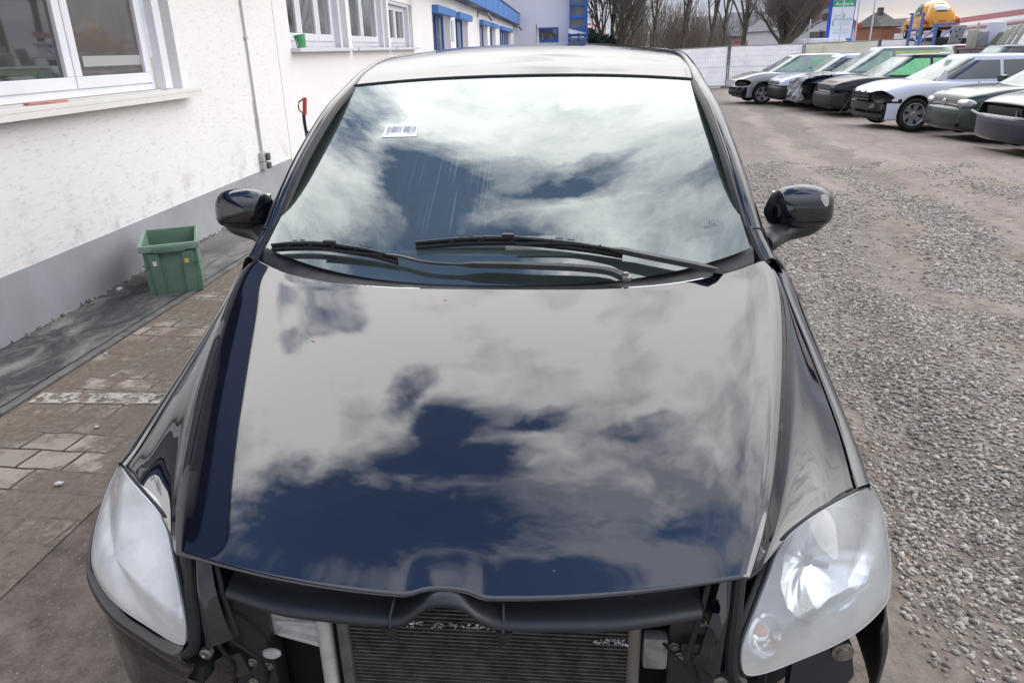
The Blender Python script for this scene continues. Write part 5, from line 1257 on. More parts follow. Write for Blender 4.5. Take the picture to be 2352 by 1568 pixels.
    for k, z in enumerate(zs):
        x0, x1, w_ = outl(z, g); c, A = (x0+x1)/2, (x1-x0)/2
        for j in range(n_):
            a = 2*math.pi*j/n_; ca, sa = math.cos(a), math.sin(a); r = (abs(ca)**5+abs(sa)**5)**(-1/5.); vs.append((c+A*r*ca, w_*r*sa, z))
    x0, x1, w_ = outl(g['zr'], g); c, A = (x0+x1)/2, (x1-x0)/2
    for sc, dz in ((.985, .022), (.94, .042), (.84, .058), (.6, .070), (.3, .075), (.02, .076)):
        for j in range(n_):
            a = 2*math.pi*j/n_; ca, sa = math.cos(a), math.sin(a); r = (abs(ca)**5+abs(sa)**5)**(-1/5.); vs.append((c+A*sc*r*ca, w_*sc*r*sa, g['zr']+dz))
    m_ = len(vs)//n_; fs = [(i*n_+j, i*n_+(j+1) % n_, (i+1)*n_+(j+1) % n_, (i+1)*n_+j) for i in range(m_-1) for j in range(n_)]; fs.append(tuple((m_-1)*n_+j for j in range(n_)))
    gh = recalc(meshobj('roof', vs, fs, p.get('roofpaint', paint), C0, True))
    # windscreen
    zb_, zt_ = p['zb']+.0, g['zr']-.02; rows = []
    for v in np.linspace(0, 1, 9):
        z = zb_+(zt_-zb_)*v; w_ = outl(z, g)[2]*.905; rows.append([(front_x(y, z, g)-.006, y, z+.003) for y in np.linspace(-w_, w_, 21)])
    gridmesh('windscreen', np.array(rows), p.get('wsm', M_pale), C0, face=(-1, 0, 1))
    seal = [(front_x(y, zb_-.008, g)-.010, y, zb_-.004) for y in np.linspace(-.9*g['wb'], .9*g['wb'], 21)]
    MB().tube(seal, .012, 5).build('windscreen_seal', M_blackp, C0)
    for sgn in (-1, 1):
        xB = p.get('xB', p['xc']+1.35); xD = p['xr']-.10
        def sidewin(xa_, xb_, m_, nm='side_window', xfront=None, xrear=None):
            rows = []
            for v in np.linspace(0, 1, 7):
                z = p['zb']+.025+(g['zr']-.045-p['zb']-.025)*v
                a = max(xa_, outl(z, g)[0]+.17) if xfront else xa_; b = min(xb_, outl(z, g)[1]-.16)
                if b <= a+.02: b = a+.02
                rows.append([(x, sgn*(side_y(x, z, g)+.005), z) for x in np.linspace(a, b, 14)])
            gridmesh(nm, np.array(rows), m_, C0, face=(0, sgn, 0))
        sidewin(p['xc']+.17, xB-.035, p.get('win1', M_tintg), xfront=True); sidewin(xB+.035, p['xe']-.1, p.get('win2', M_tintg))
        pts = [(outl(z, g)[0]+.10, sgn*(side_y(outl(z, g)[0]+.10, z, g)+.004), z) for z in np.linspace(p['zb'], g['zr'], 8)]
        MB().tube(pts, .009, 5).build('pillar_trim', M_blackp, C0)
        # door lines and handle
        dl = MB()
        for x in (p['xc']+.12, xB+.02):
            prof = [(x, sgn*(Wd/2*.985), z) for z in (.32,)]+[(x+.02*math.sin(q), sgn*(Wd/2+.001), .32+q*(p['zb']-.42)/1.0*.98) for q in (.3, .6, .85)]
            dl.tube(prof, .006, 4)
        dl.build('door_gap', M_blackp, C0)
        MB().box((xB-.14, sgn*(Wd/2+.004), p['zb']-.14), (.16, .03, .03), bev=.008).build('door_handle', p.get('handle', paint), C0)
        for x, st in ((xw, 1), (xw+wb_, 0)):
            wheel(C0, (x, sgn*(Wd/2-.10), rw), r=rw, w_=.19, rim=rw*.70, spokes=p.get('spokes', 5), axis='Y', m_rim=p.get('rim', M_steelr), out=sgn, style=p.get('rstyle', 'wide'))
    for sgn in (-1, 1):
        if not p.get('bare'):
            mm_ = MB().box((p['xc']+.48, sgn*(Wd/2+.07), p['zb']+.07), (.13, .20, .14), (0, 0, sgn*R_(8)), bev=.045); mm_.bar((p['xc']+.44, sgn*(Wd/2-.04), p['zb']+.02), (p['xc']+.46, sgn*(Wd/2+.04), p['zb']+.04), .05, .04); mm_.build('door_mirror', M_blackp if paint is P_sil or paint is P_lav else paint, C0, smooth=True)
    MB().box((L/2, 0, .24), (L-.5, Wd-.5, .10)).build('underbody', M_blackp, C0)
    MB().box((.62, 0, .42), (.7, Wd-.62, .30)).build('engine_block', M_blackp, C0)
    if 'extra' in p: p['extra'](C0, p, g)
    return C0
def front_beam(C0, p, z=.40, w_=.80, deep=.12, x=.10):
    b_ = MB(); Wd = p['W']; pts = [(x+.16*(abs(f)**2.2), f*Wd*.44, z) for f in np.linspace(-1, 1, 13)]
    for a, c in zip(pts[:-1], pts[1:]): b_.bar(a, c, .10, deep)
    b_.build('crash_beam', M_blackp, C0)
    b2 = MB(); r_ = random.Random(int(p['L']*100))
    for k in range(16): b2.box((x+.05+r_.uniform(0, .2), r_.uniform(-.75, .75), r_.uniform(.24, .62)), (r_.uniform(.05, .12), r_.uniform(.05, .22), r_.uniform(.03, .10)), (r_.uniform(-.4, .4), r_.uniform(-.3, .3), r_.uniform(-.4, .4)))
    tag(b2.build('broken_bracket', mat('grimy_bracket', (.045, .045, .047), .6, noise=(30, .6, (.12, .11, .10))), C0), kind='stuff')
CA, CE = ong(1748, 240), ong(2088.7, 300)
step = (CE-CA)/4
PTS = [CA, ong(1800, 247), ong(1843.7, 257), ong(1925, 269), CE, CE+step*np.array([1, 1.02, 0]), CE+step*np.array([1.9, 2.08, 0])]
RZ = R_(4.5)
DX = [0, .66, .87, .60, 0, .50, .13]
PTS = [np.array([P[0]+d, P[1], P[2]]) for P, d in zip(PTS, DX)]
def place(o, P, p, rz=RZ):
    ly = -p['W']/2+.10; lx = p.get('xw', .86); c, s_ = math.cos(rz), math.sin(rz)
    x = P[0]-(lx*c-ly*s_); y = P[1]-(lx*s_+ly*c)
    o.location = (x, y, float(gz(P[0], P[1]))+.01); o.rotation_euler = (0, 0, rz)
P_sil = car_paint('silver_paint', (.30, .31, .32), .5, .12, coatior=1.42); P_lav = car_paint('pale_lavender_paint', (.50, .52, .62), .3, .1, coatior=1.42)
P_nav = car_paint('navy_paint', (.012, .035, .085), .2, .12, coatior=1.42); P_blk = car_paint('black_paint', (.006, .006, .009), 0, .12, coatior=1.42); P_wht = car_paint('cool_white_paint', (.62, .66, .74), 0, .05, coatior=1.42)
P_grn = car_paint('dark_green_paint', (.010, .028, .024), .3, .10, coatior=1.42); P_dbl = car_paint('dark_violet_blue_paint', (.010, .012, .035), .2, .12, coatior=1.42)
# silver hatchback, far end
def exA(C0, p, g):
    front_beam(C0, p, .42)
    MB().box((.30, -.58, .62), (.28, .30, .16), (0, 0, R_(-30)), bev=.03).build('headlight_socket', M_blackp, C0)
pA = dict(L=4.2, W=1.74, H=1.52, zb=.98, xc=1.02, xa=1.95, xe=4.0, xr=3.55, paint=P_sil, rim=M_alloy, win1=M_film3, win2=M_film, wsm=M_pale, hood=.78, bare=1, cut=[(.10, 0, .30, .50, 1.9, .46)], ecut=[(.22, -.70, .66, .30, .16, .12, -.5, .0)], extra=exA, xw=.88)
cA = parked_car('parked_hatchback', 'silver hatchback without bumper on alloy wheels, farthest car of the row by the white fence', pA); place(cA, PTS[0], pA)
def bumperstrip(C0, p, z=.50, m=None, hgt=.26):
    b_ = MB(); Wd = p['W']; rows = []
    for f in np.linspace(-1, 1, 25):
        x = -.05+.10*abs(f)**2+.24*abs(f)**8; rows.append([(x+.08, f*Wd*.485, z-hgt*.62), (x+.01, f*Wd*.488, z-hgt*.45), (x-.01, f*Wd*.49, z), (x+.0, f*Wd*.49, z+hgt*.30), (x+.06, f*Wd*.488, z+hgt*.42)])
    gridmesh('bumper', surf(rows, 40, 12), m or M_plast, C0, face=(-1, 0, 0), thick=.02)
def exB(C0, p, g):
    bumperstrip(C0, p, .46, M_plast, .34); 
    gb = MB()
    for z in (.62, .67, .72): gb.box((.03, 0, z), (.05, .9, .022), bev=.005)
    gb.build('grille', M_blackp, C0)
pB = dict(L=4.1, W=1.70, H=1.50, zb=.96, xc=.98, xa=1.85, xe=3.9, xr=3.3, paint=P_lav, win1=M_tintg, win2=M_tintg, hood=.80, hexp=.55, extra=exB, xw=.84, cut=[(.02, 0, .42, .36, 1.9, .40)])
cB = parked_car('parked_compact_car', 'pale lavender compact with a black bumper, second car from the fence end', pB); place(cB, PTS[1], pB)
# navy van with a crumpled tarp
def exC(C0, p, g):
    front_beam(C0, p, .42)
    r_ = np.random.default_rng(4); nx, ny = 22, 26; Gt = np.zeros((nx, ny, 3))
    for i in range(nx):
        for j in range(ny):
            u_ = i/(nx-1); v_ = j/(ny-1)
            y = -.92+1.0*v_; 
            if u_ < .35: x = .75-.8*(u_/.35); z = .99-.10*(u_/.35)
            else: x = -.05-.06*math.sin((u_-.35)*4); z = .89-.62*((u_-.35)/.65)
            Gt[i, j] = (x+.05*math.sin(v_*17+u_*9)+.03*math.sin(v_*31-u_*13), y+.03*math.sin(u_*14), z+.025*math.sin(v_*23+u_*7)+(.0))
    Gt += r_.normal(0, .012, Gt.shape)
    gridmesh('crumpled_tarp', Gt, mat('silver_grey_tarp', (.34, .34, .35), .38, metal=.25, noise=(5, .4), bumps=(14, .9, .04)), C0, smooth=False, thick=.004)
pC = dict(L=4.6, W=1.78, H=1.68, zb=1.02, xc=1.10, xa=2.15, xe=4.45, xr=4.2, paint=P_nav, roofpaint=car_paint('grey_green_roof', (.16, .19, .19), .3, .1, coatior=1.42), win1=M_film3, win2=mat('yellow_green_film', (.45, .50, .14), .4, noise=(6, .7, (.16, .45, .20))), wsm=M_pale, hood=.86, bare=1, extra=exC, xw=.95, cut=[(.05, 0, .40, .50, 1.9, .62), (.30, -.75, .55, .60, .34, .42)], base=2.75)
cC = parked_car('parked_van', 'navy people carrier, crumpled silver tarp hung over its missing front', pC); place(cC, PTS[2], pC)
def exD(C0, p, g):
    bumperstrip(C0, p, .44, M_plast, .36); front_beam(C0, p, .58, .7, .10, .12)
    gb = MB()
    for z in (.60, .645, .69): gb.box((.06, -.05, z), (.06, .8, .02), bev=.005)
    gb.build('grille', M_blackp, C0)
    MB().lathe([(.13, 0), (.15, .02), (.13, .035)], (.33, -.62, .66), axis='X', n=24, rot=(0, R_(-38), R_(38))).build('headlamp_rim', P_blk, C0, smooth=True)
    MB().tube([(.4, -.9, .5), (.3, -.93, .3), (.15, -.95, .10)], .012, 5).build('hanging_cable', M_blackp, C0)
pD = dict(L=4.1, W=1.72, H=1.50, zb=.97, xc=1.10, xa=1.95, xe=3.85, xr=3.2, paint=P_blk, win1=M_film2, win2=M_film2, wsm=M_pale, hood=.80, hexp=.5, bare=1, extra=exD, xw=.84, ecut=[(.26, -.60, .66, .22, .15, .13, -.5, .0), (.26, .60, .66, .22, .15, .13, .5, .0)], cut=[(.30, -.86, .42, .60, .40, .46)])
cD = parked_car('parked_compact_car', 'rounded black compact with bright green film taped over its side windows and empty headlamp holes', pD); place(cD, PTS[3], pD)
def exE(C0, p, g):
    front_beam(C0, p, .48, deep=.16); front_beam(C0, dict(p, L=4.3), .30, deep=.08, x=.12)
    gb = MB()
    for z in (.64, .70, .76): gb.box((.10, .05, z-.02), (.05, .8, .03), (0, R_(-12), 0))
    for y in (-.2, .1, .4): gb.box((.09, y, .70), (.05, .03, .17))
    gb.build('grille', mat('dark_grey_grille', (.05, .052, .055), .5), C0)
    MB().box((.42, -.868, .60), (.30, .03, .08), (0, 0, R_(-6)), bev=.01).build('wing_bracket', M_blackp, C0)
    MB().box((.42, -.890, .62), (.12, .006, .04), (0, 0, R_(-6))).build('white_tag', M_pvc, C0)
    MB().prism([(0, 0), (.22, .0), (.20, .20), (.13, .20)], -.012, .012, Matrix.Translation((1.22, -.845, .99)) @ Matrix.Rotation(R_(90), 4, 'X')).build('mirror_plate', M_pvc, C0, fixn=True)
    MB().box((1.9, .3, H_e+.02), (.14, .18, .05), bev=.015).build('roof_block', M_pvc, C0)
H_e = 1.48
pE = dict(L=4.2, W=1.76, H=1.49, zb=.98, xc=1.08, xa=2.0, xe=4.0, xr=3.5, paint=P_wht, rim=M_alloy, spokes=6, rw=.325, win1=M_tintg, win2=M_tintg, wsm=M_pale, hood=.80, bare=1, extra=exE, xw=.88, xB=2.62, ecut=[(.20, -.66, .68, .32, .17, .13, -.55, .10), (.20, .66, .68, .32, .17, .13, .55, .10)], cut=[(.02, 0, .38, .52, 1.9, .46), (-.02, 0, .66, .34, 1.15, .20)])
cE = parked_car('parked_hatchback', 'white three-door hatchback with its front end stripped and a six-spoke alloy wheel', pE); place(cE, PTS[4], pE)
M_head = mat('headlamp_glass', (.50, .53, .55), .08, metal=.5, coat=1.0, noise=(12, .4))
def exF(C0, p, g):
    bumperstrip(C0, p, .44, P_grn, .42)
    q = MB(); q.box((-.035, 0, .42), (.02, .52, .11), bev=.005); q.build('plate_holder', M_blackp, C0)
    lo = MB()
    for z in (.30, .26): lo.box((-.02, .0, z), (.05, 1.2, .022))
    lo.build('lower_grille', M_blackp, C0)
    gb = MB()
    for z in (.625, .665, .705): gb.box((.015+(z-.62)*.3, 0, z), (.04, 1.02, .016), bev=.004)
    gb.box((.06, 0, .665), (.03, 1.06, .13)); gb.build('grille', mat('grille_grey', (.07, .07, .07), .4), C0)
    em = MB(); rr = .062
    em.lathe([(rr-.012, 0), (rr, .004), (rr, .012), (rr-.012, .012)], (.0, 0, 0), axis='X', n=28, close=True)
    for a, c in (((-.036, .046), (-.012, -.0)), ((-.012, 0), (0, .018)), ((0, .018), (.012, 0)), ((.012, 0), (.036, .046)), ((-.046, .014), (-.024, -.046)), ((-.024, -.046), (0, -.004)), ((0, -.004), (.024, -.046)), ((.024, -.046), (.046, .014))): em.bar((.006, a[0], a[1]), (.006, c[0], c[1]), .009, .009, up=(1, 0, 0))
    e_ = em.build('badge', mat('chrome', (.75, .76, .78), .1, metal=1), C0); e_.location = (-.012, 0, .672)
    for sgn in (-1, 1):
        bm = bmesh.new(); bmesh.ops.create_uvsphere(bm, u_segments=24, v_segments=14, radius=1); bmesh.ops.scale(bm, vec=(.10, .20, .078), verts=bm.verts); bmesh.ops.rotate(bm, matrix=Matrix.Rotation(-sgn*R_(20), 3, 'Z'), verts=bm.verts); bmesh.ops.translate(bm, vec=(.10, sgn*.60, .675), verts=bm.verts)
        me = bpy.data.meshes.new('headlight'); bm.to_mesh(me); bm.free(); me.materials.append(M_head); me.polygons.foreach_set('use_smooth', [True]*len(me.polygons)); o = bpy.data.objects.new('headlight', me); link(o, C0)
pF = dict(L=4.15, W=1.74, H=1.44, zb=.95, xc=1.12, xa=1.98, xe=3.95, xr=3.45, paint=P_grn, win1=M_tintg, win2=M_tintg, wsm=M_pale, hood=.84, hexp=.6, extra=exF, xw=.84)
cF = parked_car('parked_hatchback', 'dark green hatchback with grille badge and clear headlamps, beside the stripped white car', pF); place(cF, PTS[5], pF)
def exG(C0, p, g):
    bumperstrip(C0, p, .44, P_dbl, .40); 
    MB().box((.10, 0, .64), (.06, .9, .16), (0, R_(-10), 0)).build('radiator', mat('radiator_grey', (.035, .034, .033), .6, noise=(50, .6)), C0)
    gb = MB(); gb.tube(catmull([(.05, -.86, .60), (.0, -.5, .56), (-.02, 0, .55), (.0, .5, .56), (.05, .86, .60)], 20), .022, 8); gb.tube([(.02, -.42, .56), (.09, -.30, .72)], .015, 6); gb.build('front_frame', P_dbl, C0, smooth=True)
    MB().box((.18, -.72, .63), (.20, .20, .12), (0, 0, R_(-25)), bev=.04).build('lamp_socket', mat('pale_socket', (.3, .31, .34), .35), C0, smooth=True)
pG = dict(L=4.5, W=1.76, H=1.44, zb=.94, xc=1.15, xa=2.05, xe=4.2, xr=3.4, paint=P_dbl, hood=.82, hexp=.6, extra=exG, xw=.90, cut=[(.04, 0, .66, .34, 1.25, .20), (.02, 0, .40, .34, 1.7, .20)])
cG = parked_car('parked_saloon', 'very dark violet-blue saloon with an open grille, nearest car at the right edge', pG); place(cG, PTS[6], pG)
# second rank of cars behind the row: roofs only show
def rank2(label, P, col, rz, H=1.45):
    pp_ = dict(L=4.3, W=1.72, H=H, zb=.96, xc=1.1, xa=1.9, xe=4.1, xr=3.5, paint=col, hood=.8, xw=.86)
    o = parked_car('parked_hatchback', label, pp_); o['group'] = 'cars standing behind the front row'; o.location = (P[0], P[1], float(gz(P[0], P[1]))+.02); o.rotation_euler = (0, 0, rz)
P_mar = car_paint('maroon_paint', (.10, .02, .03), .2, .15, coatior=1.42); P_db2 = car_paint('dark_blue_grey_paint', (.03, .045, .075), .3, .12, coatior=1.42)
rank2('maroon roofed hatchback with dark windows, standing behind the navy people carrier', tuple(at_d(2052, 110, 26.5)[:2]), P_mar, R_(6), 1.70)
rank2('blue-grey hatchback behind the row, below the leaning door panels', tuple(at_d(2150, 116, 23.5)[:2]), P_db2, R_(8), 1.66)
# ================================================================== yard fence
def sheet_mat(name, c1, c2):
    m = bpy.data.materials.new(name); m.use_nodes = True; t = NT(m.node_tree); p = t.n('ShaderNodeNewGeometry').outputs['Position']
    c = t.mix(t.ramp(t.noise(p, 1.6, 5, .6), [(.4, 0.0), (.7, 1.0)]), c1, c2); a = t.n('ShaderNodeBsdfDiffuse', iColor=c); b = t.n('ShaderNodeBsdfTranslucent', iColor=c)
    x = t.n('ShaderNodeMixShader', i0=.5, i1=a.outputs[0], i2=b.outputs[0]); o = t.n('ShaderNodeOutputMaterial'); t.l(x.outputs[0], o.inputs[0]); return m
M_tarp = sheet_mat('white_fence_sheet', (.84, .86, .90), (.70, .73, .80))
M_tarp2 = sheet_mat('stained_fence_sheet', (.66, .66, .60), (.50, .52, .40))
M_wire = mat('galvanised_wire', (.50, .50, .55), .5, metal=.5)
posts = [((1545, 116), (1540, 205)), ((1676, 107), (1676, 201)), ((1848, 101), (1848, 188)), ((2022, 92.6), (2022, 178)), ((2125, 88), (2125, 172)), ((2300, 80), (2300, 165)), ((2480, 72), (2480, 160))]
FD = 34.0; TP = [at_d(*a, FD) for a, b in posts]
TP[0] = at_d(1490, 118, FD-1.0); FB = [np.array([p[0], p[1], max(p[2]-1.98, float(gz(p[0], p[1]))+.06)]) for p in TP]
flab = ['white sheeted fence panel, leftmost, just right of the black car roof', 'white sheeted fence panel behind the silver car', 'stained cream fence panel below the tall advertising sign', 'pale fence panel under the raised orange car', 'fence panel hidden low behind the maroon car', 'fence panel hidden behind the stacked door panels']
for i in range(6):
    a, b, a0, b0 = TP[i], TP[i+1], FB[i], FB[i+1]; t_ = (b-a)/np.linalg.norm(b-a); fw_ = np.array([-t_[1], t_[0], 0])*-1
    F_ = empty('fence_panel', label=flab[i], cat='fence', group='mesh fence panels with sheeting')
    n1, n2 = 24, 12; Gs = np.zeros((n1, n2, 3))
    for k in range(n1):
        for j in range(n2):
            u_, v_ = k/(n1-1), j/(n2-1); u2 = .02+.96*u_; Gs[k, j] = (a*(1-u2)+b*u2)*v_+(a0*(1-u2)+b0*u2)*(1-v_)+np.array([0, .03+.02*math.sin(u_*23+v_*5), -.015*v_])
    gridmesh('sheeting', Gs, M_tarp2 if i == 2 else M_tarp, F_)
    wr = MB()
    for k in range(1, 30): u_ = k/30; wr.bar(a0*(1-u_)+b0*u_+fw_*.0+[0, -.03, .02], a*(1-u_)+b*u_+[0, -.03, -.02], .005, .005)
    for k in range(1, 8): v_ = k/8; wr.bar(a*v_+a0*(1-v_)+np.array([0, -.035, 0]), b*v_+b0*(1-v_)+np.array([0, -.035, 0]), .008, .009 if k != 4 else .026)
    wr.build('wire_mesh', M_wire, F_)
    fr_ = MB(); fr_.tube([a0+t_*.05, a+t_*.05], .026, 8); fr_.tube([b0-t_*.05, b-t_*.05], .026, 8); fr_.tube([a+t_*.05+[0, 0, .0], b-t_*.05], .020, 8); fr_.tube([a0+t_*.05+[0, 0, .05], b0-t_*.05+[0, 0, .05]], .02, 8)
    fr_.build('tube_frame', mat('galvanised_tube', (.22, .22, .23), .5, metal=.5, noise=(8, .5)), F_)
    ft = MB().box(tuple(b0+[0, 0, -.03]), (.55, .22, .13), bev=.02); ft.build('concrete_foot', mat('foot_concrete', (.18, .17, .17), .9), F_)
    settle(F_, tuple((a0+b0)/2))
# ================================================================== bare trees
M_bark = mat('grey_brown_bark', (.15, .135, .105), .95, noise=(5, .7, (.05, .046, .035)), bumps=(18, .6, .02)); M_twig = mat('bare_twig', (.18, .16, .135), .95); M_twig2 = mat('reddish_twig', (.21, .175, .148), .95)
M_ivy = mat('ivy_green', (.03, .045, .02), .8, noise=(6, .5))
def tree_segments(seed, h, spread, levels, nb, r0, pollard=False, stems=1, lean=.1):
    r_ = random.Random(seed); out = []
    def grow(p, d, L, r, lev):
        n = 4 if lev < 2 else 3; pts = [p]; q = p.copy(); dd = d.copy()
        for k in range(n):
            dd = (dd+Vector((r_.uniform(-1, 1), r_.uniform(-1, 1), r_.uniform(-.3, .9)))*(.10+.05*lev)).normalized(); q = q+dd*L/n; pts.append(q.copy())
        out.append((pts, r, r*.62 if lev == 0 else r*.45, lev))
        if lev >= levels: return
        m_ = nb[min(lev, len(nb)-1)]
        for k in range(m_):
            f = r_.uniform(.35, 1.0) if not (pollard and lev == 0) else r_.uniform(.92, 1.0); idx = min(int(f*n), n-1); bp = pts[idx].lerp(pts[idx+1], f*n-idx)
            a = r_.uniform(0, 6.283); tilt = r_.uniform(.35, .95)*spread*(.72 if lev == 0 and not pollard else 1)
            side = Vector((math.cos(a), math.sin(a), 0)); nd = (dd*math.cos(tilt)+side*math.sin(tilt)+Vector((0, 0, .18))).normalized()
            grow(bp, nd, L*r_.uniform(.50, .78)*(2.1 if pollard and lev == 0 else 1), r*r_.uniform(.38, .60)*(1-.25*f)*(.42 if pollard and lev > 0 else 1), lev+1)
    for s in range(stems):
        a = 6.283*s/stems+.4; d = Vector((math.cos(a)*lean, math.sin(a)*lean, 1)).normalized(); grow(Vector((math.cos(a)*.18*(stems > 1), math.sin(a)*.18*(stems > 1), -.3)), d, h, r0, 0)
    return out
def build_tree(name, label, seed, loc, h, r0, spread=1.0, levels=4, nb=(6, 5, 5, 4), twig=None, stems=1, pollard=False, rz=0, group='bare trees beyond the fence', lean=.1, cat='tree', tw=1.0, ivy=False):
    seg = tree_segments(seed, h, spread, levels, nb, r0, pollard, stems, lean); T = empty(name, loc, rz, label, cat, group)
    a = MB(); V_, F_ = [], []; base = 0
    for pts, ra, rb, lev in seg:
        if lev <= 1: a.tube(pts, [ra+(rb-ra)*i/(len(pts)-1) for i in range(len(pts))], 7 if lev == 0 else 5, cap=False)
        else:
            ra, rb = max(ra, .009*tw), max(rb, .006*tw); P_ = np.array([tuple(p) for p in pts]); k = len(P_); d = P_[-1]-P_[0]; d /= np.linalg.norm(d)+1e-9
            s1 = np.cross(d, [0, 0, 1.]) if abs(d[2]) < .9 else np.array([1., 0, 0]); s1 /= np.linalg.norm(s1); s2 = np.cross(d, s1); R = np.linspace(ra, rb, k)[:, None]
            for j in range(3): q = 2.094*j; V_.append(P_+(s1*math.cos(q)+s2*math.sin(q))*R)
            for i in range(k-1):
                for j in range(3): j2 = (j+1) % 3; F_.append((base+j*k+i, base+j2*k+i, base+j2*k+i+1, base+j*k+i+1))
            base += 3*k
    a.build('trunk', M_bark, T, smooth=True)
    o = fastmesh('crown', np.vstack(V_), np.array(F_), twig or M_twig); o.parent = T
    if ivy:
        r_ = np.random.default_rng(seed); n = 2500; z = r_.uniform(0, h*.75, n); aa = r_.uniform(0, 6.28, n); rr = r_.uniform(.1, .55, n)*(1.1-z/h)
        c = np.stack([rr*np.cos(aa), rr*np.sin(aa), z], 1); e = r_.normal(0, .10, (n, 3, 3)); o = fastmesh('ivy', (c[:, None]+e).reshape(-1, 3), np.arange(n*3).reshape(-1, 3), M_ivy); o.parent = T
    return T
def gp_(px, D, py=104): q = at_d(px, py, D); return (q[0], q[1], float(gz(q[0], q[1])))
T = [('bare_tree', 'multi-stemmed bare tree right beside the blue glazed tower', 5, 1405, 56, 4.6, .18, dict(stems=4, lean=.26, nb=(8, 6, 6, 4), spread=.9)),
     ('bare_tree', 'leaning bare tree just right of the multi-stemmed tree by the tower', 12, 1432, 60, 6.5, .15, dict(lean=.32, nb=(9, 7, 6, 5))),
     ('bare_tree', 'thin bare tree standing in front of the brown thicket', 21, 1500, 66, 7.5, .12, dict(nb=(10, 7, 6, 5), spread=.85)),
     ('bare_tree', 'mossy bare tree behind the right end of the black car roof', 33, 1562, 55, 7.0, .17, dict(nb=(10, 7, 6, 5), spread=.85)),
     ('bare_tree', 'straight bare tree above the leftmost fence panel, left of the forked one', 41, 1624, 54, 8.5, .17, dict(nb=(9, 7, 6, 6), spread=.85)),
     ('bare_tree', 'slim bare tree between the two straight trunks above the white fence', 57, 1664, 58, 8.0, .14, dict(nb=(9, 7, 6, 5), spread=.85)),
     ('bare_tree', 'straight forked bare tree in front of the grey roofed house', 63, 1700, 52, 7.2, .20, dict(nb=(9, 7, 6, 6), spread=.85)),
     ('pollard_tree', 'squat pollarded tree with a dense fan of thin shoots, left of the advertising sign', 77, 1787, 50, 2.15, .46, dict(pollard=True, nb=(12, 20, 22, 2), spread=1.1, levels=3, twig=M_twig2, lean=.02, tw=.7))]
for nm, lb, sd_, px, D, h, r0, kw in T: build_tree(nm, lb, sd_, gp_(px, D), h, r0, **kw)
# thin spindly growth between the trunks: a dense brown thicket
def thicket(px0, px1, D, n, h, label, seed, m, group=None):
    r_ = np.random.default_rng(seed); V_, F_ = [], []; b0 = 0
    for k in range(n):
        px = r_.uniform(px0, px1); q = np.array(gp_(px, D+r_.uniform(-2, 4))); hh = h*r_.uniform(.5, 1.1); P0 = q; 
        for s in range(26):
            f = r_.uniform(0, .95); st = P0+np.array([0, 0, hh*f*.8]); a = r_.uniform(0, 6.28); l_ = hh*r_.uniform(.15, .55)*(1-f*.4); d = np.array([math.cos(a)*r_.uniform(.15, .7), math.sin(a)*r_.uniform(.15, .7), 1.0])
            e = st+d*l_; mid = (st+e)/2+r_.normal(0, .05, 3); w_ = .012
            for A_, B_ in ((st, mid), (mid, e)): V_ += [A_+[w_, 0, 0], A_-[w_, 0, 0], B_-[w_*.6, 0, 0], B_+[w_*.6, 0, 0]]; F_.append((b0, b0+1, b0+2, b0+3)); b0 += 4
    o = fastmesh('thicket', np.array(V_), np.array(F_), m); tag(o, label, 'thicket', group, 'stuff'); return o
thicket(1415, 1615, 72, 190, 6.2, 'dense brown leafless thicket of thin stems behind the bare trees', 3, M_twig2)
thicket(1600, 1760, 78, 110, 5.2, 'sparser brown undergrowth and twigs between the straight trunks above the fence', 6, M_twig)
def leafy(name, label, loc, rx, rz_, n, m, seed, cat):
    r_ = np.random.default_rng(seed); d = r_.normal(0, 1, (n, 3)); d /= np.linalg.norm(d, axis=1)[:, None]; rad = r_.uniform(.35, 1.0, n)**.5*(1+.25*np.sin(d[:, 0]*5+d[:, 2]*4)); c = d*rad[:, None]*np.array([rx, rx*.8, rz_])+[0, 0, rz_*.9]
    c = c[c[:, 2] > -.1]; n = len(c); e = r_.normal(0, .085, (n, 3, 3)); T_ = empty(name, loc, 0, label, cat)
    o = fastmesh('foliage', (c[:, None]+e).reshape(-1, 3), np.arange(n*3).reshape(-1, 3), m); o.parent = T_
    MB().tube([(0, 0, -.2), (.05, 0, rz_)], [.08, .03], 6).build('stem', M_bark, T_); return T_
leafy('evergreen_bush', 'dark evergreen bush at the foot of the multi-stemmed tree', gp_(1374, 52), 1.5, 1.45, 12000, mat('dark_evergreen', (.018, .038, .018), .85, noise=(5, .5)), 4, 'bush')
# overhanging branches, top right (trees with trunks out of frame)
build_tree('bare_tree', 'large bare tree whose twigs hang down behind the raised orange car', 91, gp_(2400, 56), 8.5, .35, spread=1.25, levels=4, nb=(10, 6, 5, 4), twig=M_twig)
build_tree('bare_tree', 'bare tree at the right edge whose twig tips droop above the stacked doors', 97, gp_(2470, 48), 8.5, .35, spread=1.2, levels=4, nb=(8, 6, 5, 4), twig=M_twig)
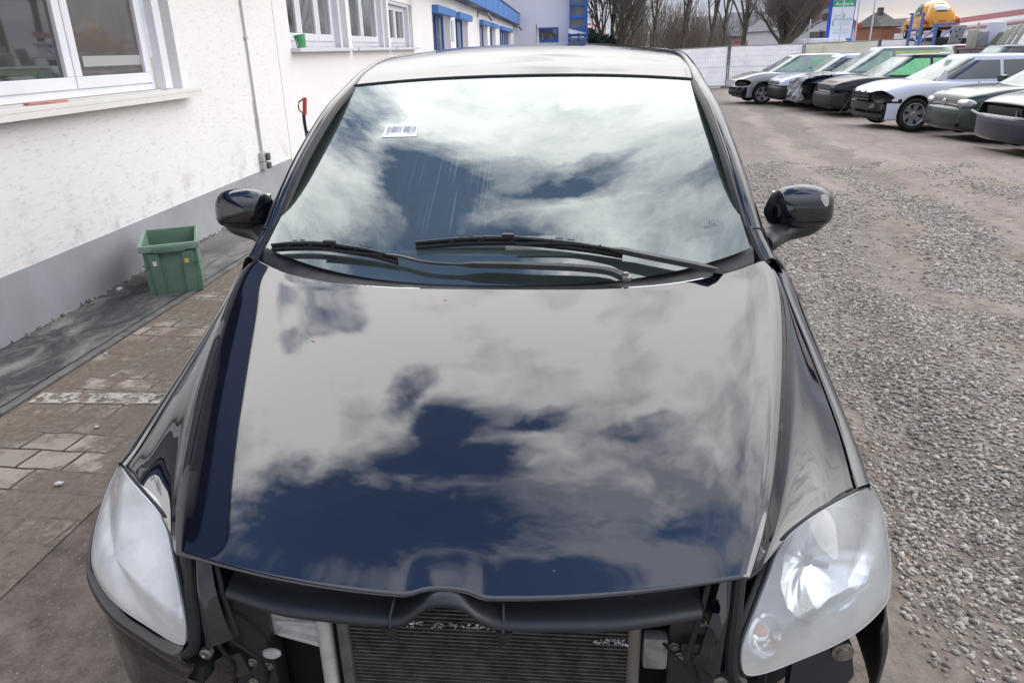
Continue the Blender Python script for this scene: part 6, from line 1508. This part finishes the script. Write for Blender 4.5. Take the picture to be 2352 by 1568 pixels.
# ================================================================== houses beyond
M_brick = mat('brown_brick', (.26, .12, .07), .9, noise=(4, .4)); M_groof = mat('grey_roof', (.17, .175, .19), .8, noise=(1.5, .35)); M_redt = mat('red_barge_board', (.50, .07, .05), .6); M_gwall = mat('grey_render', (.36, .36, .35), .9, noise=(.6, .2))
M_broof = mat('brown_grey_roof', (.10, .095, .09), .85, noise=(2, .4)); M_wwall = mat('white_house_wall', (.64, .65, .72), .85, noise=(.5, .12))
def house(name, label, px0, px1, D, eave, ridge, depth, mw, mr, gable=True, rz=0.0, cat='house', wins=(), trim=None, chim=None):
    a, b = at_d(px0, 100, D), at_d(px1, 100, D); g0 = float(gz(a[0], a[1])); w_ = np.linalg.norm((b-a)[:2]); c = (a+b)/2
    Hh = empty(name, (c[0], c[1], g0), math.atan2(b[1]-a[1], b[0]-a[0])+rz, label, cat); x = w_/2; e, r = eave-g0, ridge-g0
    bm_ = MB()
    if gable:
        bm_.add([(-x, 0, 0), (x, 0, 0), (x, 0, e), (0, 0, r), (-x, 0, e), (-x, depth, 0), (x, depth, 0), (x, depth, e), (0, depth, r), (-x, depth, e)], [(0, 1, 2, 3, 4), (9, 8, 7, 6, 5), (0, 4, 9, 5), (1, 6, 7, 2)])
        bm_.build('wall', mw, Hh); rf_ = MB(); 
        for s in (-1, 1): rf_.add([(s*(x+.25), -.3, e-.25*(r-e)/x), (0, -.3, r+.02), (0, depth+.3, r+.02), (s*(x+.25), depth+.3, e-.25*(r-e)/x)], [(0, 1, 2, 3)])
        ro = rf_.build('roof', mr, Hh)
        if trim:
            tr_ = MB()
            for s in (-1, 1): tr_.bar((s*(x+.28), -.34, e-.25*(r-e)/x), (0, -.34, r+.06), .05, .26)
            tr_.build('barge_board', trim, ro)
    else:
        bm_.box((0, depth/2, e/2), (2*x, depth, e)); bm_.build('wall', mw, Hh); rf_ = MB(); rf_.add([(-x-.3, -.3, e), (x+.3, -.3, e), (x-.6, depth/2, r), (-x+.6, depth/2, r), (-x-.3, depth+.3, e), (x+.3, depth+.3, e)], [(0, 1, 2, 3), (3, 2, 5, 4), (0, 3, 4), (1, 5, 2)]); ro = rf_.build('roof', mr, Hh)
    for (wx, wz, ww, wh, mm) in wins:
        wf = MB().box((wx*x, -.02, wz-g0), (ww, .06, wh)); wo_ = wf.build('window', M_pvc, Hh); MB().box((wx*x, -.055, wz-g0), (ww-.16, .03, wh-.16)).build('pane', mm, wo_)
    if chim: MB().box((chim*x, depth/2-.5, r+.15), (.6, .6, .9)).build('chimney', M_broof, ro)
    return Hh
house('house', 'long low grey house with hipped grey roof behind the forked tree', 1678, 1800, 78, 2.15, 4.6, 9, M_gwall, M_groof, gable=False)
house('house', 'low grey building with shallow roof behind the straight tree trunks', 1555, 1675, 95, 2.9, 4.8, 8, M_gwall, M_groof, gable=False)
house('house', 'white gabled house with red barge boards and a round gable vent', 1808, 1962, 62, 2.6, 4.55, 12, M_wwall, M_groof, trim=M_redt, wins=((-.18, 1.35, 1.4, 1.9, M_pane), (.10, 1.35, 1.1, 1.9, M_pane)))
vq = at_d(1889, 40, 61.8); MBv = MB().lathe([(.27, 0), (.30, .05), (.22, .06)], (0, 0, 0), axis='Y', n=20, rot=(0, 0, math.pi)); hh_ = [o for o in S.objects if o.get('label', '').startswith('white gabled')][0]
vo = MBv.build('round_vent', M_broof, hh_); vo.location = hh_.matrix_basis.inverted() @ Vector(vq); vo.location = (vo.location[0], -.06, vo.location[2])
house('house', 'small brown brick house with grey-brown roof right of the advertising sign', 2020, 2064, 95, 3.0, 4.75, 8, M_brick, M_broof, gable=False, chim=-.1)
house('house', 'pale low gabled house between the flagpoles, right of the brick house', 2058, 2100, 110, 1.7, 4.3, 9, M_gwall, M_groof)
# van parked beyond fence
vn = empty('parked_van', gp_(1915, 44), RZ*0, 'white van behind the fence left of the advertising sign, only its upper cab showing', 'van'); MB().box((0, 0, 1.25), (2.0, 4.5, 1.9), bev=.18).build('body', M_pvc, vn, smooth=True); MB().box((0, -2.26, 1.62), (1.5, .05, .62), bev=.02).build('windscreen', M_tintg, vn); q = at_d(1908, 76, 44); vn.location = (q[0], q[1]+2.3, float(gz(q[0], q[1])))
# low hall with red edge, far right
q0, q1 = at_d(2075, 66, 70), at_d(2420, 18, 52)
RH = empty('long_shed', label='long white shed with a pale red roof edge behind the stacked door panels', cat='shed'); d_ = (q1-q0); 
b_ = MB(); b_.add([(q0[0], q0[1], -1), (q1[0], q1[1], -1), tuple(q1-[0, 0, .5]), tuple(q0-[0, 0, .4])], [(0, 1, 2, 3)]); b_.add([(q0[0]+3, q0[1]+10, -1), (q1[0]+6, q1[1]+10, -1), tuple(q1+[6, 10, -.5]), tuple(q0+[3, 10, -.4])], [(0, 1, 2, 3)]); b_.build('wall', M_hall, RH)
b_ = MB(); b_.bar(q0, q1, .15, .40); b_.bar(q0+[0, -.3, -.62], q1+[0, -.3, -.7], .12, .14); b_.build('roof_edge', mat('faded_red_edge', (.52, .22, .24), .6), RH)
b_ = MB(); b_.add([tuple(q0), tuple(q1), tuple(q1+[6, 10, .2]), tuple(q0+[3, 10, .2])], [(0, 1, 2, 3)]); b_.build('roof', M_groof, RH); settle(RH, (q0[0], q0[1], -.7))
# ================================================================== advertising sign, flagpoles
SG = empty('advertising_sign', label='tall blue edged advertising sign with green head panel and white text panel', cat='sign')
SD = 45.0; sa, sb = at_d(1901, 97, SD), at_d(1952, 97, SD); ux = (sb-sa); ux[2] = 0; wS = np.linalg.norm(ux); ux /= wS; n_s = np.array([ux[1], -ux[0], 0]); zb_, zh = 1.35, at_d(1906, 18, SD)[2]
MS = Matrix((Vector(ux), Vector(-n_s), Vector((0, 0, 1)))).transposed().to_4x4(); MS.translation = Vector((sa[0], sa[1], 0)); zt_ = zh+1.4
def sbox(x0, x1, z0_, z1_, y0, y1, m, nm, par=SG): 
    b_ = MB(); b_.box(((x0+x1)/2, (y0+y1)/2, (z0_+z1_)/2), (x1-x0, y1-y0, z1_-z0_)); b_.v = [tuple(MS @ Vector(v)) for v in b_.v]; return b_.build(nm, m, par)
M_sgrn = mat('sign_green', (.03, .33, .17), .4); M_swht = mat('sign_white', (.70, .76, .84), .4); M_sblu = mat('sign_blue', (.04, .22, .62), .4); M_sedge = mat('sign_edge_blue', (.03, .09, .55), .4); M_stxt = mat('sign_text_blue', (.16, .42, .80), .5); M_stg = mat('sign_text_grey', (.42, .48, .62), .5); M_slt = mat('sign_letter_white', (.85, .88, .85), .5)
sbox(-.10, wS+.06, -.6, zt_+.05, .0, .22, M_sedge, 'frame')
zq = 1.62
pg = sbox(.03, wS, zh, zt_, -.03, .0, M_sgrn, 'head_panel'); pw = sbox(.03, wS, zq, zh-.005, -.03, .0, M_swht, 'text_panel'); pbp = sbox(.03, wS, .6, zq-.005, -.03, .0, M_sblu, 'phone_panel')
TX = lambda x, z: MS @ Matrix.Translation((x, -.036, z)) @ Matrix.Rotation(R_(90), 4, 'X')
hT = zh-zq
text_mesh('lettering', 'Gebrauchte', .29, M_slt, TX(wS/2+.03, zh+.36), pg, shear=.2); text_mesh('lettering', 'Autoteile', .29, M_slt, TX(wS/2+.03, zh+.07), pg, shear=.2)
text_mesh('lettering', 'Wulfhorst', .27, M_stxt, TX(wS*.56, zq+hT*.56), pw); text_mesh('lettering', 'GmbH', .12, M_stxt, TX(wS*.28, zq+hT*.70), pw)
for zz, s_ in ((.485, .10), (.42, .10)): text_mesh('lettering', 'Autoverwertung' if s_ and zz > .45 else 'Abschleppdienst', .10, M_stg, TX(wS*.60, zq+hT*zz), pw)
text_mesh('lettering', 'www.wulfhorst.de', .13, M_stg, TX(wS*.5, zq+hT*.26), pw); text_mesh('lettering', 'info@wulfhorst.de', .13, M_stg, TX(wS*.5, zq+hT*.16), pw)
text_mesh('lettering', 'Tel: 0 54 .. 94 493 00', .12, M_slt, TX(wS*.5, zq-.19), pbp)
sw_ = MB()
for cx, cz, a0, a1, r_s in ((wS*.48, zq+hT*.70, -.6, 1.1, .20), (wS*.22, zq+hT*.50, 1.9, 4.6, .20)):
    P_ = [tuple(MS @ Vector((cx+r_s*math.cos(a)*.7, -.04, cz+r_s*math.sin(a)))) for a in np.linspace(a0, a1, 12)]; sw_.tube(P_, [.004+.022*math.sin(math.pi*i/11) for i in range(12)], 5)
sw_.build('swoosh', M_sgrn, pw); settle(SG, (sa[0], sa[1], -.6))
for (xt, xb, lb, D_, r_p) in ((1937, 1927, 'thin grey lamp post standing in front of the advertising sign', 38, .028), (1976, 1962, 'pale flagpole just right of the advertising sign', 46, .045), (2010, 1997, 'pale flagpole between the two houses, right of the brick house chimney', 46, .045), (1862, 1856, 'dark grey pole rising from the fence in front of the white gabled house', 36, .03)):
    a, b = at_d(xb, 96, D_), at_d(xt, 0, D_); po = MB().tube([(a[0], a[1], float(gz(a[0], a[1]))), (a[0], a[1], b[2]+(.6 if xt != 1862 else -.9))], r_p, 10); c = po.build('flagpole' if 'flag' in lb else 'pole', mat('pole_pale', (.62, .63, .66), .4) if 'pale' in lb or 'lamp' in lb else M_wire, smooth=True); tag(c, lb, 'pole')
# small far signs and bits beyond the fence
for (px, py, D_, w_, h_, col, nm, lb, ct) in ((1766, 86, 70, 1.1, 1.9, (.16, .36, .70), 'banner', 'light blue banner flag by the grey house', 'banner'), (1755, 88, 70, .7, 1.8, (.60, .28, .30), 'banner', 'faded red banner beside the light blue banner', 'banner'), (1702, 101, 60, 1.1, .5, (.45, .03, .05), 'sign_board', 'small dark red sign board low behind the fence at the forked tree', 'sign')):
    q = at_d(px, py, D_); o = MB().box((0, 0, 0), (w_, .06, h_), bev=.01).build(nm, mat(nm+str(px), col, .6, noise=(2, .6, (.7, .7, .75)))); o.location = q; tag(o, lb, ct)
    g0 = float(gz(q[0], q[1])); MB().tube([(0, .05, -h_/2), (0, .05, g0-q[2])], .03, 6).build('pole', M_wire, o)
RS = empty('letter_sign', label='red letter sign on a steel frame behind the multi-stemmed tree by the tower', cat='sign'); q = at_d(1352, 78, 80)
M_rs = mat('sign_red', (.55, .03, .05), .5); MR_ = Matrix.Translation(q) @ Matrix.Rotation(R_(90), 4, 'X'); text_mesh('letter', 'E', 1.5, M_rs, MR_, RS, ext=.06); text_mesh('letter', 'N', 1.5, M_rs, Matrix.Translation(Vector(q)+Vector((1.1, 0, -.1))) @ Matrix.Rotation(R_(90), 4, 'X'), RS, ext=.06)
b_ = MB(); [b_.bar((q[0]+x, q[1]+.1, -.7), (q[0]+x, q[1]+.1, q[2]+2.3), .10, .10) for x in (-1, .4, 1.8)]; b_.bar((q[0]-1, q[1]+.1, q[2]-.1), (q[0]+1.8, q[1]+.1, q[2]-.1), .1, .1); b_.build('frame', M_rs, RS); settle(RS, (q[0], q[1], -.7))
# ================================================================== raised orange car on a container
M_cont = mat('pale_container', (.50, .51, .54), .6, noise=(1.2, .3, (.36, .36, .37)), bumps=(5, .4, .03)); BD = 33.0
bq = at_d(2150, 88.5, BD); CT = empty('shipping_container', label='pale weathered container with a dark cover, carrying the orange car', cat='container'); hb_ = R_(-10)
cz = bq[2]-.0; cb = Matrix.Translation((bq[0]+.15, bq[1], 0)) @ Matrix.Rotation(hb_, 4, 'Z')
g0 = float(gz(bq[0], bq[1])); b_ = MB(); b_.box((0, 2.1, (cz+g0)/2-.05), (2.2, 5.0, cz-g0-.1)); 
for k in range(14): b_.box((-1.04+k*.16, -.41, (cz+g0)/2), (.07, .03, cz-g0-.25))
b_.v = [tuple(cb @ Vector(v)) for v in b_.v]; b_.build('body', M_cont, CT)
b_ = MB(); b_.box((.1, 2.0, cz-.03), (2.4, 5.2, .05)); b_.box((.45, -.55, cz-.22), (1.55, .06, .38), (R_(10), 0, 0)); b_.v = [tuple(cb @ Vector(v)) for v in b_.v]; b_.build('dark_cover', mat('black_sheet', (.02, .02, .022), .6, bumps=(6, .8, .05)), CT); settle(CT, (bq[0], bq[1], g0))
BT = empty('vintage_car', label='orange rounded vintage car seen from behind, raised on the pale container', cat='car'); M_or = car_paint('orange_paint', (.62, .29, .06), 0, .15, dcol=(.35, .2, .08), coatior=1.22)
# local: x right, y forward, rear at y=0
def ell(name, c, r, m, parent, rot=None, n=24, flat=None):
    bm = bmesh.new(); bmesh.ops.create_uvsphere(bm, u_segments=n, v_segments=n//2+2, radius=1); bmesh.ops.scale(bm, vec=r, verts=bm.verts)
    if rot is not None: bmesh.ops.rotate(bm, matrix=Euler(rot).to_matrix(), verts=bm.verts)
    bmesh.ops.translate(bm, vec=c, verts=bm.verts)
    if flat is not None:
        for v in bm.verts: v.co.z = max(v.co.z, flat)
    me = bpy.data.meshes.new(name); bm.to_mesh(me); bm.free(); me.materials.append(m); me.polygons.foreach_set('use_smooth', [True]*len(me.polygons)); o = bpy.data.objects.new(name, me); link(o, parent); return o
st_ = [(.02, .34, .36, .42), (.10, .66, .48, .36), (.30, 1.00, .57, .33), (.60, 1.27, .61, .32), (.95, 1.44, .62, .32), (1.3, 1.52, .62, .32), (1.7, 1.55, .62, .32), (2.1, 1.50, .62, .32), (2.42, 1.32, .62, .32), (2.62, 1.0, .62, .32), (2.9, .93, .56, .34), (3.4, .84, .46, .36), (3.8, .68, .38, .38), (4.0, .50, .25, .40)]
net = []
for y, zt_, w_, zb__ in st_:
    zm = min(zt_-.05, .88) if zt_ > 1.0 else zt_*.62+zb__*.38
    row = [(0, y, zb__), (w_*.95, y, zb__), (w_, y, (zb__+zm)/2), (w_*.96, y, zm), (w_*(.80 if zt_ > 1.1 else .86), y, zm+(zt_-zm)*.55), (w_*.50, y, zt_-(zt_-zm)*.10), (0, y, zt_)]
    row = catmull(row, 19); net.append(list(row)+[p*np.array([-1, 1, 1]) for p in row[1:-1][::-1]]+[row[0]])
Gb = surf([np.array(r) for r in net], 60, 70); recalc(gridmesh('body', Gb, M_or, BT))
for s in (-1, 1):
    ell('rear_wing', (s*.62, .62, .50), (.17, .52, .40), M_or, BT, flat=.28); ell('front_wing', (s*.58, 3.35, .48), (.18, .50, .38), M_or, BT, flat=.26)
    wheel(BT, (s*.66, .66, .30), r=.31, w_=.15, rim=.19, axis='X', m_rim=M_alloy, out=s); wheel(BT, (s*.66, 3.06, .30), r=.31, w_=.15, rim=.19, axis='X', m_rim=M_alloy, out=s)
    tl = ell('tail_light', (s*.62, .14, .66), (.085, .06, .13), mat('tail_red', (.40, .02, .03), .2, coat=1), BT); 
    MB().box((s*.74, 1.9, .34), (.10, 2.1, .06), bev=.02).build('running_board', M_blackp, BT)
    w0 = [[(s*.605, 1.25, .95), (s*.57, 1.40, 1.20), (s*.48, 1.5, 1.38)], [(s*.61, 1.75, .95), (s*.575, 1.75, 1.22), (s*.50, 1.75, 1.40)], [(s*.605, 2.25, .95), (s*.57, 2.2, 1.18), (s*.49, 2.1, 1.34)]]
    gridmesh('side_window', surf([[tuple(np.array(p)+[s*.02, 0, 0]) for p in r] for r in w0], 12, 10), M_pale, BT, face=(s, 0, 0))
    ell('door_mirror', (s*.78, 2.30, 1.05), (.07, .04, .06), mat('chrome', (.75, .76, .78), .1, metal=1), BT)
def bsurf(x, z): # rear surface y of the body at (x,z)
    return float(np.interp(z+.24*(abs(x)/.52)**2.4, [.42, .55, .72, 1.00, 1.27, 1.44, 1.52, 1.56], [.03, .02, .10, .30, .60, .95, 1.3, 1.7]))
def decal(name, pts, m, lift, nx=14, nz=8, par=BT):
    (xl, xr_, zb1, zt1, tap) = pts; rows = []
    for v in np.linspace(0, 1, nz):
        z = zb1+(zt1-zb1)*v; hw_ = (xr_-xl)/2*(1-tap*v**2)*(1-(.06 if v < .1 or v > .9 else 0)); rows.append([(x, bsurf(x, z)-lift, z) for x in np.linspace(-hw_, hw_, nx)])
    return gridmesh(name, np.array(rows), m, par, face=(0, -1, 0))
decal('window_seal', (-.40, .40, 1.08, 1.36, .16), M_blackp, .036)
decal('rear_window', (-.37, .37, 1.105, 1.335, .16), mat('pale_rear_glass', (.45, .50, .58), .08, coat=1, noise=(6, .5, (.7, .72, .75))), .045)
lidm = MB(); lid_pts = [(x, z) for x, z in ((-.40, 1.00), (-.42, .80), (-.36, .62), (-.25, .46), (0, .42), (.25, .46), (.36, .62), (.42, .80), (.40, 1.00), (.25, 1.04), (0, 1.05), (-.25, 1.04), (-.40, 1.00))]
lidm.tube([(x, bsurf(x, z)-.030, z) for x, z in catmull([(a, b, 0) for a, b in lid_pts], 40)[:, :2]], .011, 5); lidm.build('engine_lid_gap', mat('gap_brown', (.12, .05, .015), .7), BT)
MB().box((0, bsurf(0, .68)-.02, .70), (.28, .05, .05), bev=.015).build('plate_lamp', M_or, BT, smooth=True)
v_ = MB(); [v_.box((-.24+dx, bsurf(-.24, .98)-.012, .98-dz), (.16, .02, .018), (0, R_(-8), 0)) for dx, dz in ((0, 0), (.01, .04))]; v_.build('vent_slot', M_blackp, BT)
bp_ = MB(); bp_.tube(catmull([(-.74, .22, .40), (-.60, .0, .40), (0, -.10, .40), (.60, .0, .40), (.74, .22, .40)], 20), .045, 8); bp_.build('bumper', M_blackp, BT, smooth=True)
BT.location = (bq[0]+.18, bq[1]+.05, cz+.0); BT.rotation_euler = (0, 0, R_(-9)); BT.scale = (1.07, 1.07, 1.07)
# blue rack frames
M_rack = mat('rack_blue_paint', (.08, .16, .40), .5)
RK = empty('storage_rack', label='blue steel rack of posts and braces in front of the orange car', cat='rack'); b_ = MB(); P4 = []
for (xb, yb, xt, yt, D_) in ((2081, 105, 2094, 32, 31), (2107, 104, 2116, 30, 29), (2143, 96, 2148, 56, 29)):
    a = at_d(xb, yb, D_); t2 = at_d(xt, yt, D_); b_.bar((a[0], a[1], float(gz(a[0], a[1]))), (a[0]+(t2[0]-a[0])*.3, a[1], t2[2]), .10, .07); P4.append((a, t2))
A_, B_, C_ = [(a, t2) for a, t2 in P4]
b_.bar(at_d(2083, 69, 31), at_d(2110, 68, 29), .05, .05); b_.bar(at_d(2090, 80, 31), at_d(2107, 97, 29), .04, .04); b_.bar(at_d(2108, 100, 29), at_d(2150, 62, 29), .05, .05); b_.bar(at_d(2145, 58, 29), at_d(2198, 54, 29), .07, .10); b_.bar(at_d(2160, 86, 28.6), at_d(2196, 60, 28.6), .05, .05)
b_.build('frame', M_rack, RK); settle(RK, (A_[0][0], A_[0][1], float(gz(A_[0][0], A_[0][1]))))
# leaning car doors and panels
M_cr = mat('cream_panel', (.50, .49, .38), .5, noise=(3, .3, (.36, .35, .28))); M_gp = mat('grey_panel', (.30, .31, .33), .45, noise=(6, .3)); M_wp = mat('white_panel', (.66, .69, .78), .5); M_dp = mat('dark_panel_side', (.20, .195, .17), .5)
stk_ = [(2185, 2212, 58, 102, M_gp, -.25, 'grey hatch panel with bolt holes leaning over the blue-grey roof'), (2222, 2248, 68, 112, M_cr, .0, 'rounded cream panel standing upright, left of the big white sheet'), (2240, 2246, 52, 112, M_cr, .0, 'narrow cream strip panel between the rounded cream one and the grey edge'), (2248, 2268, 72, 108, M_gp, .05, 'small violet-grey panel just left of the big white sheet'), (2266, 2304, 50, 110, M_wp, .0, 'big white sheet standing among the door panels'), (2272, 2300, 74, 112, M_dp, -.75, 'dark olive panel leaning far over to the right, lowest of the leaning stack'), (2292, 2312, 66, 112, M_cr, -.55, 'cream door panel leaning right, first of the cream stack'), (2304, 2322, 60, 112, M_cr, -.50, 'cream door panel leaning right, second of the cream stack'), (2318, 2336, 56, 112, M_cr, -.48, 'cream door panel leaning right, third of the cream stack'), (2332, 2352, 54, 112, M_cr, -.45, 'cream door panel leaning right, last of the cream stack at the frame edge')]
for i, (x0, x1, y0, y1, m_, ln, lb) in enumerate(stk_):
    D_ = 25.0-i*.12; a, b = at_d(x0, y1, D_), at_d(x1, y0, D_); w_ = abs(b[0]-a[0]); h_ = abs(b[2]-a[2]); c = (a+b)/2
    bz_ = MB(); w2 = w_ if ln > -.3 else w_*.55; bz_.box((0, 0, 0), (w2, .10, h_), bev=min(.045, w2*.3)); bz_.v = [(x-ln*(z)*.9, y, z) for x, y, z in bz_.v]
    o = bz_.build('body_panel', m_, smooth=True); o.location = c; o.rotation_euler = (0, 0, R_(-20)); tag(o, lb, 'panel', 'loose body panels on the rack')
    if 'bolt holes' in lb:
        hb2 = MB(); [hb2.lathe([(.03, 0), (.03, .01)], (dx, -.056, dz), axis='Y', n=10) for dx, dz in ((-.05, .1), (.05, .15), (0, -.05), (.1, -.15))]; hb2.build('bolt_hole', M_blackp, o)
DKq = at_d(2210, 113, 25); DK = MB(); r0_, r1_ = at_d(2200, 115, 25.3), at_d(2380, 108, 24); zc_ = r0_[2]
DK.bar(r0_, r1_, .8, .05); 
for f in (0, .33, .66, 1): p_ = r0_*(1-f)+r1_*f; DK.bar((p_[0], p_[1], float(gz(p_[0], p_[1]))), p_, .08, .08)
dko = DK.build('rack_shelf', mat('dark_red_shelf', (.16, .07, .07), .6)); tag(dko, 'long dark red shelf carrying the leaning door panels', 'shelf')
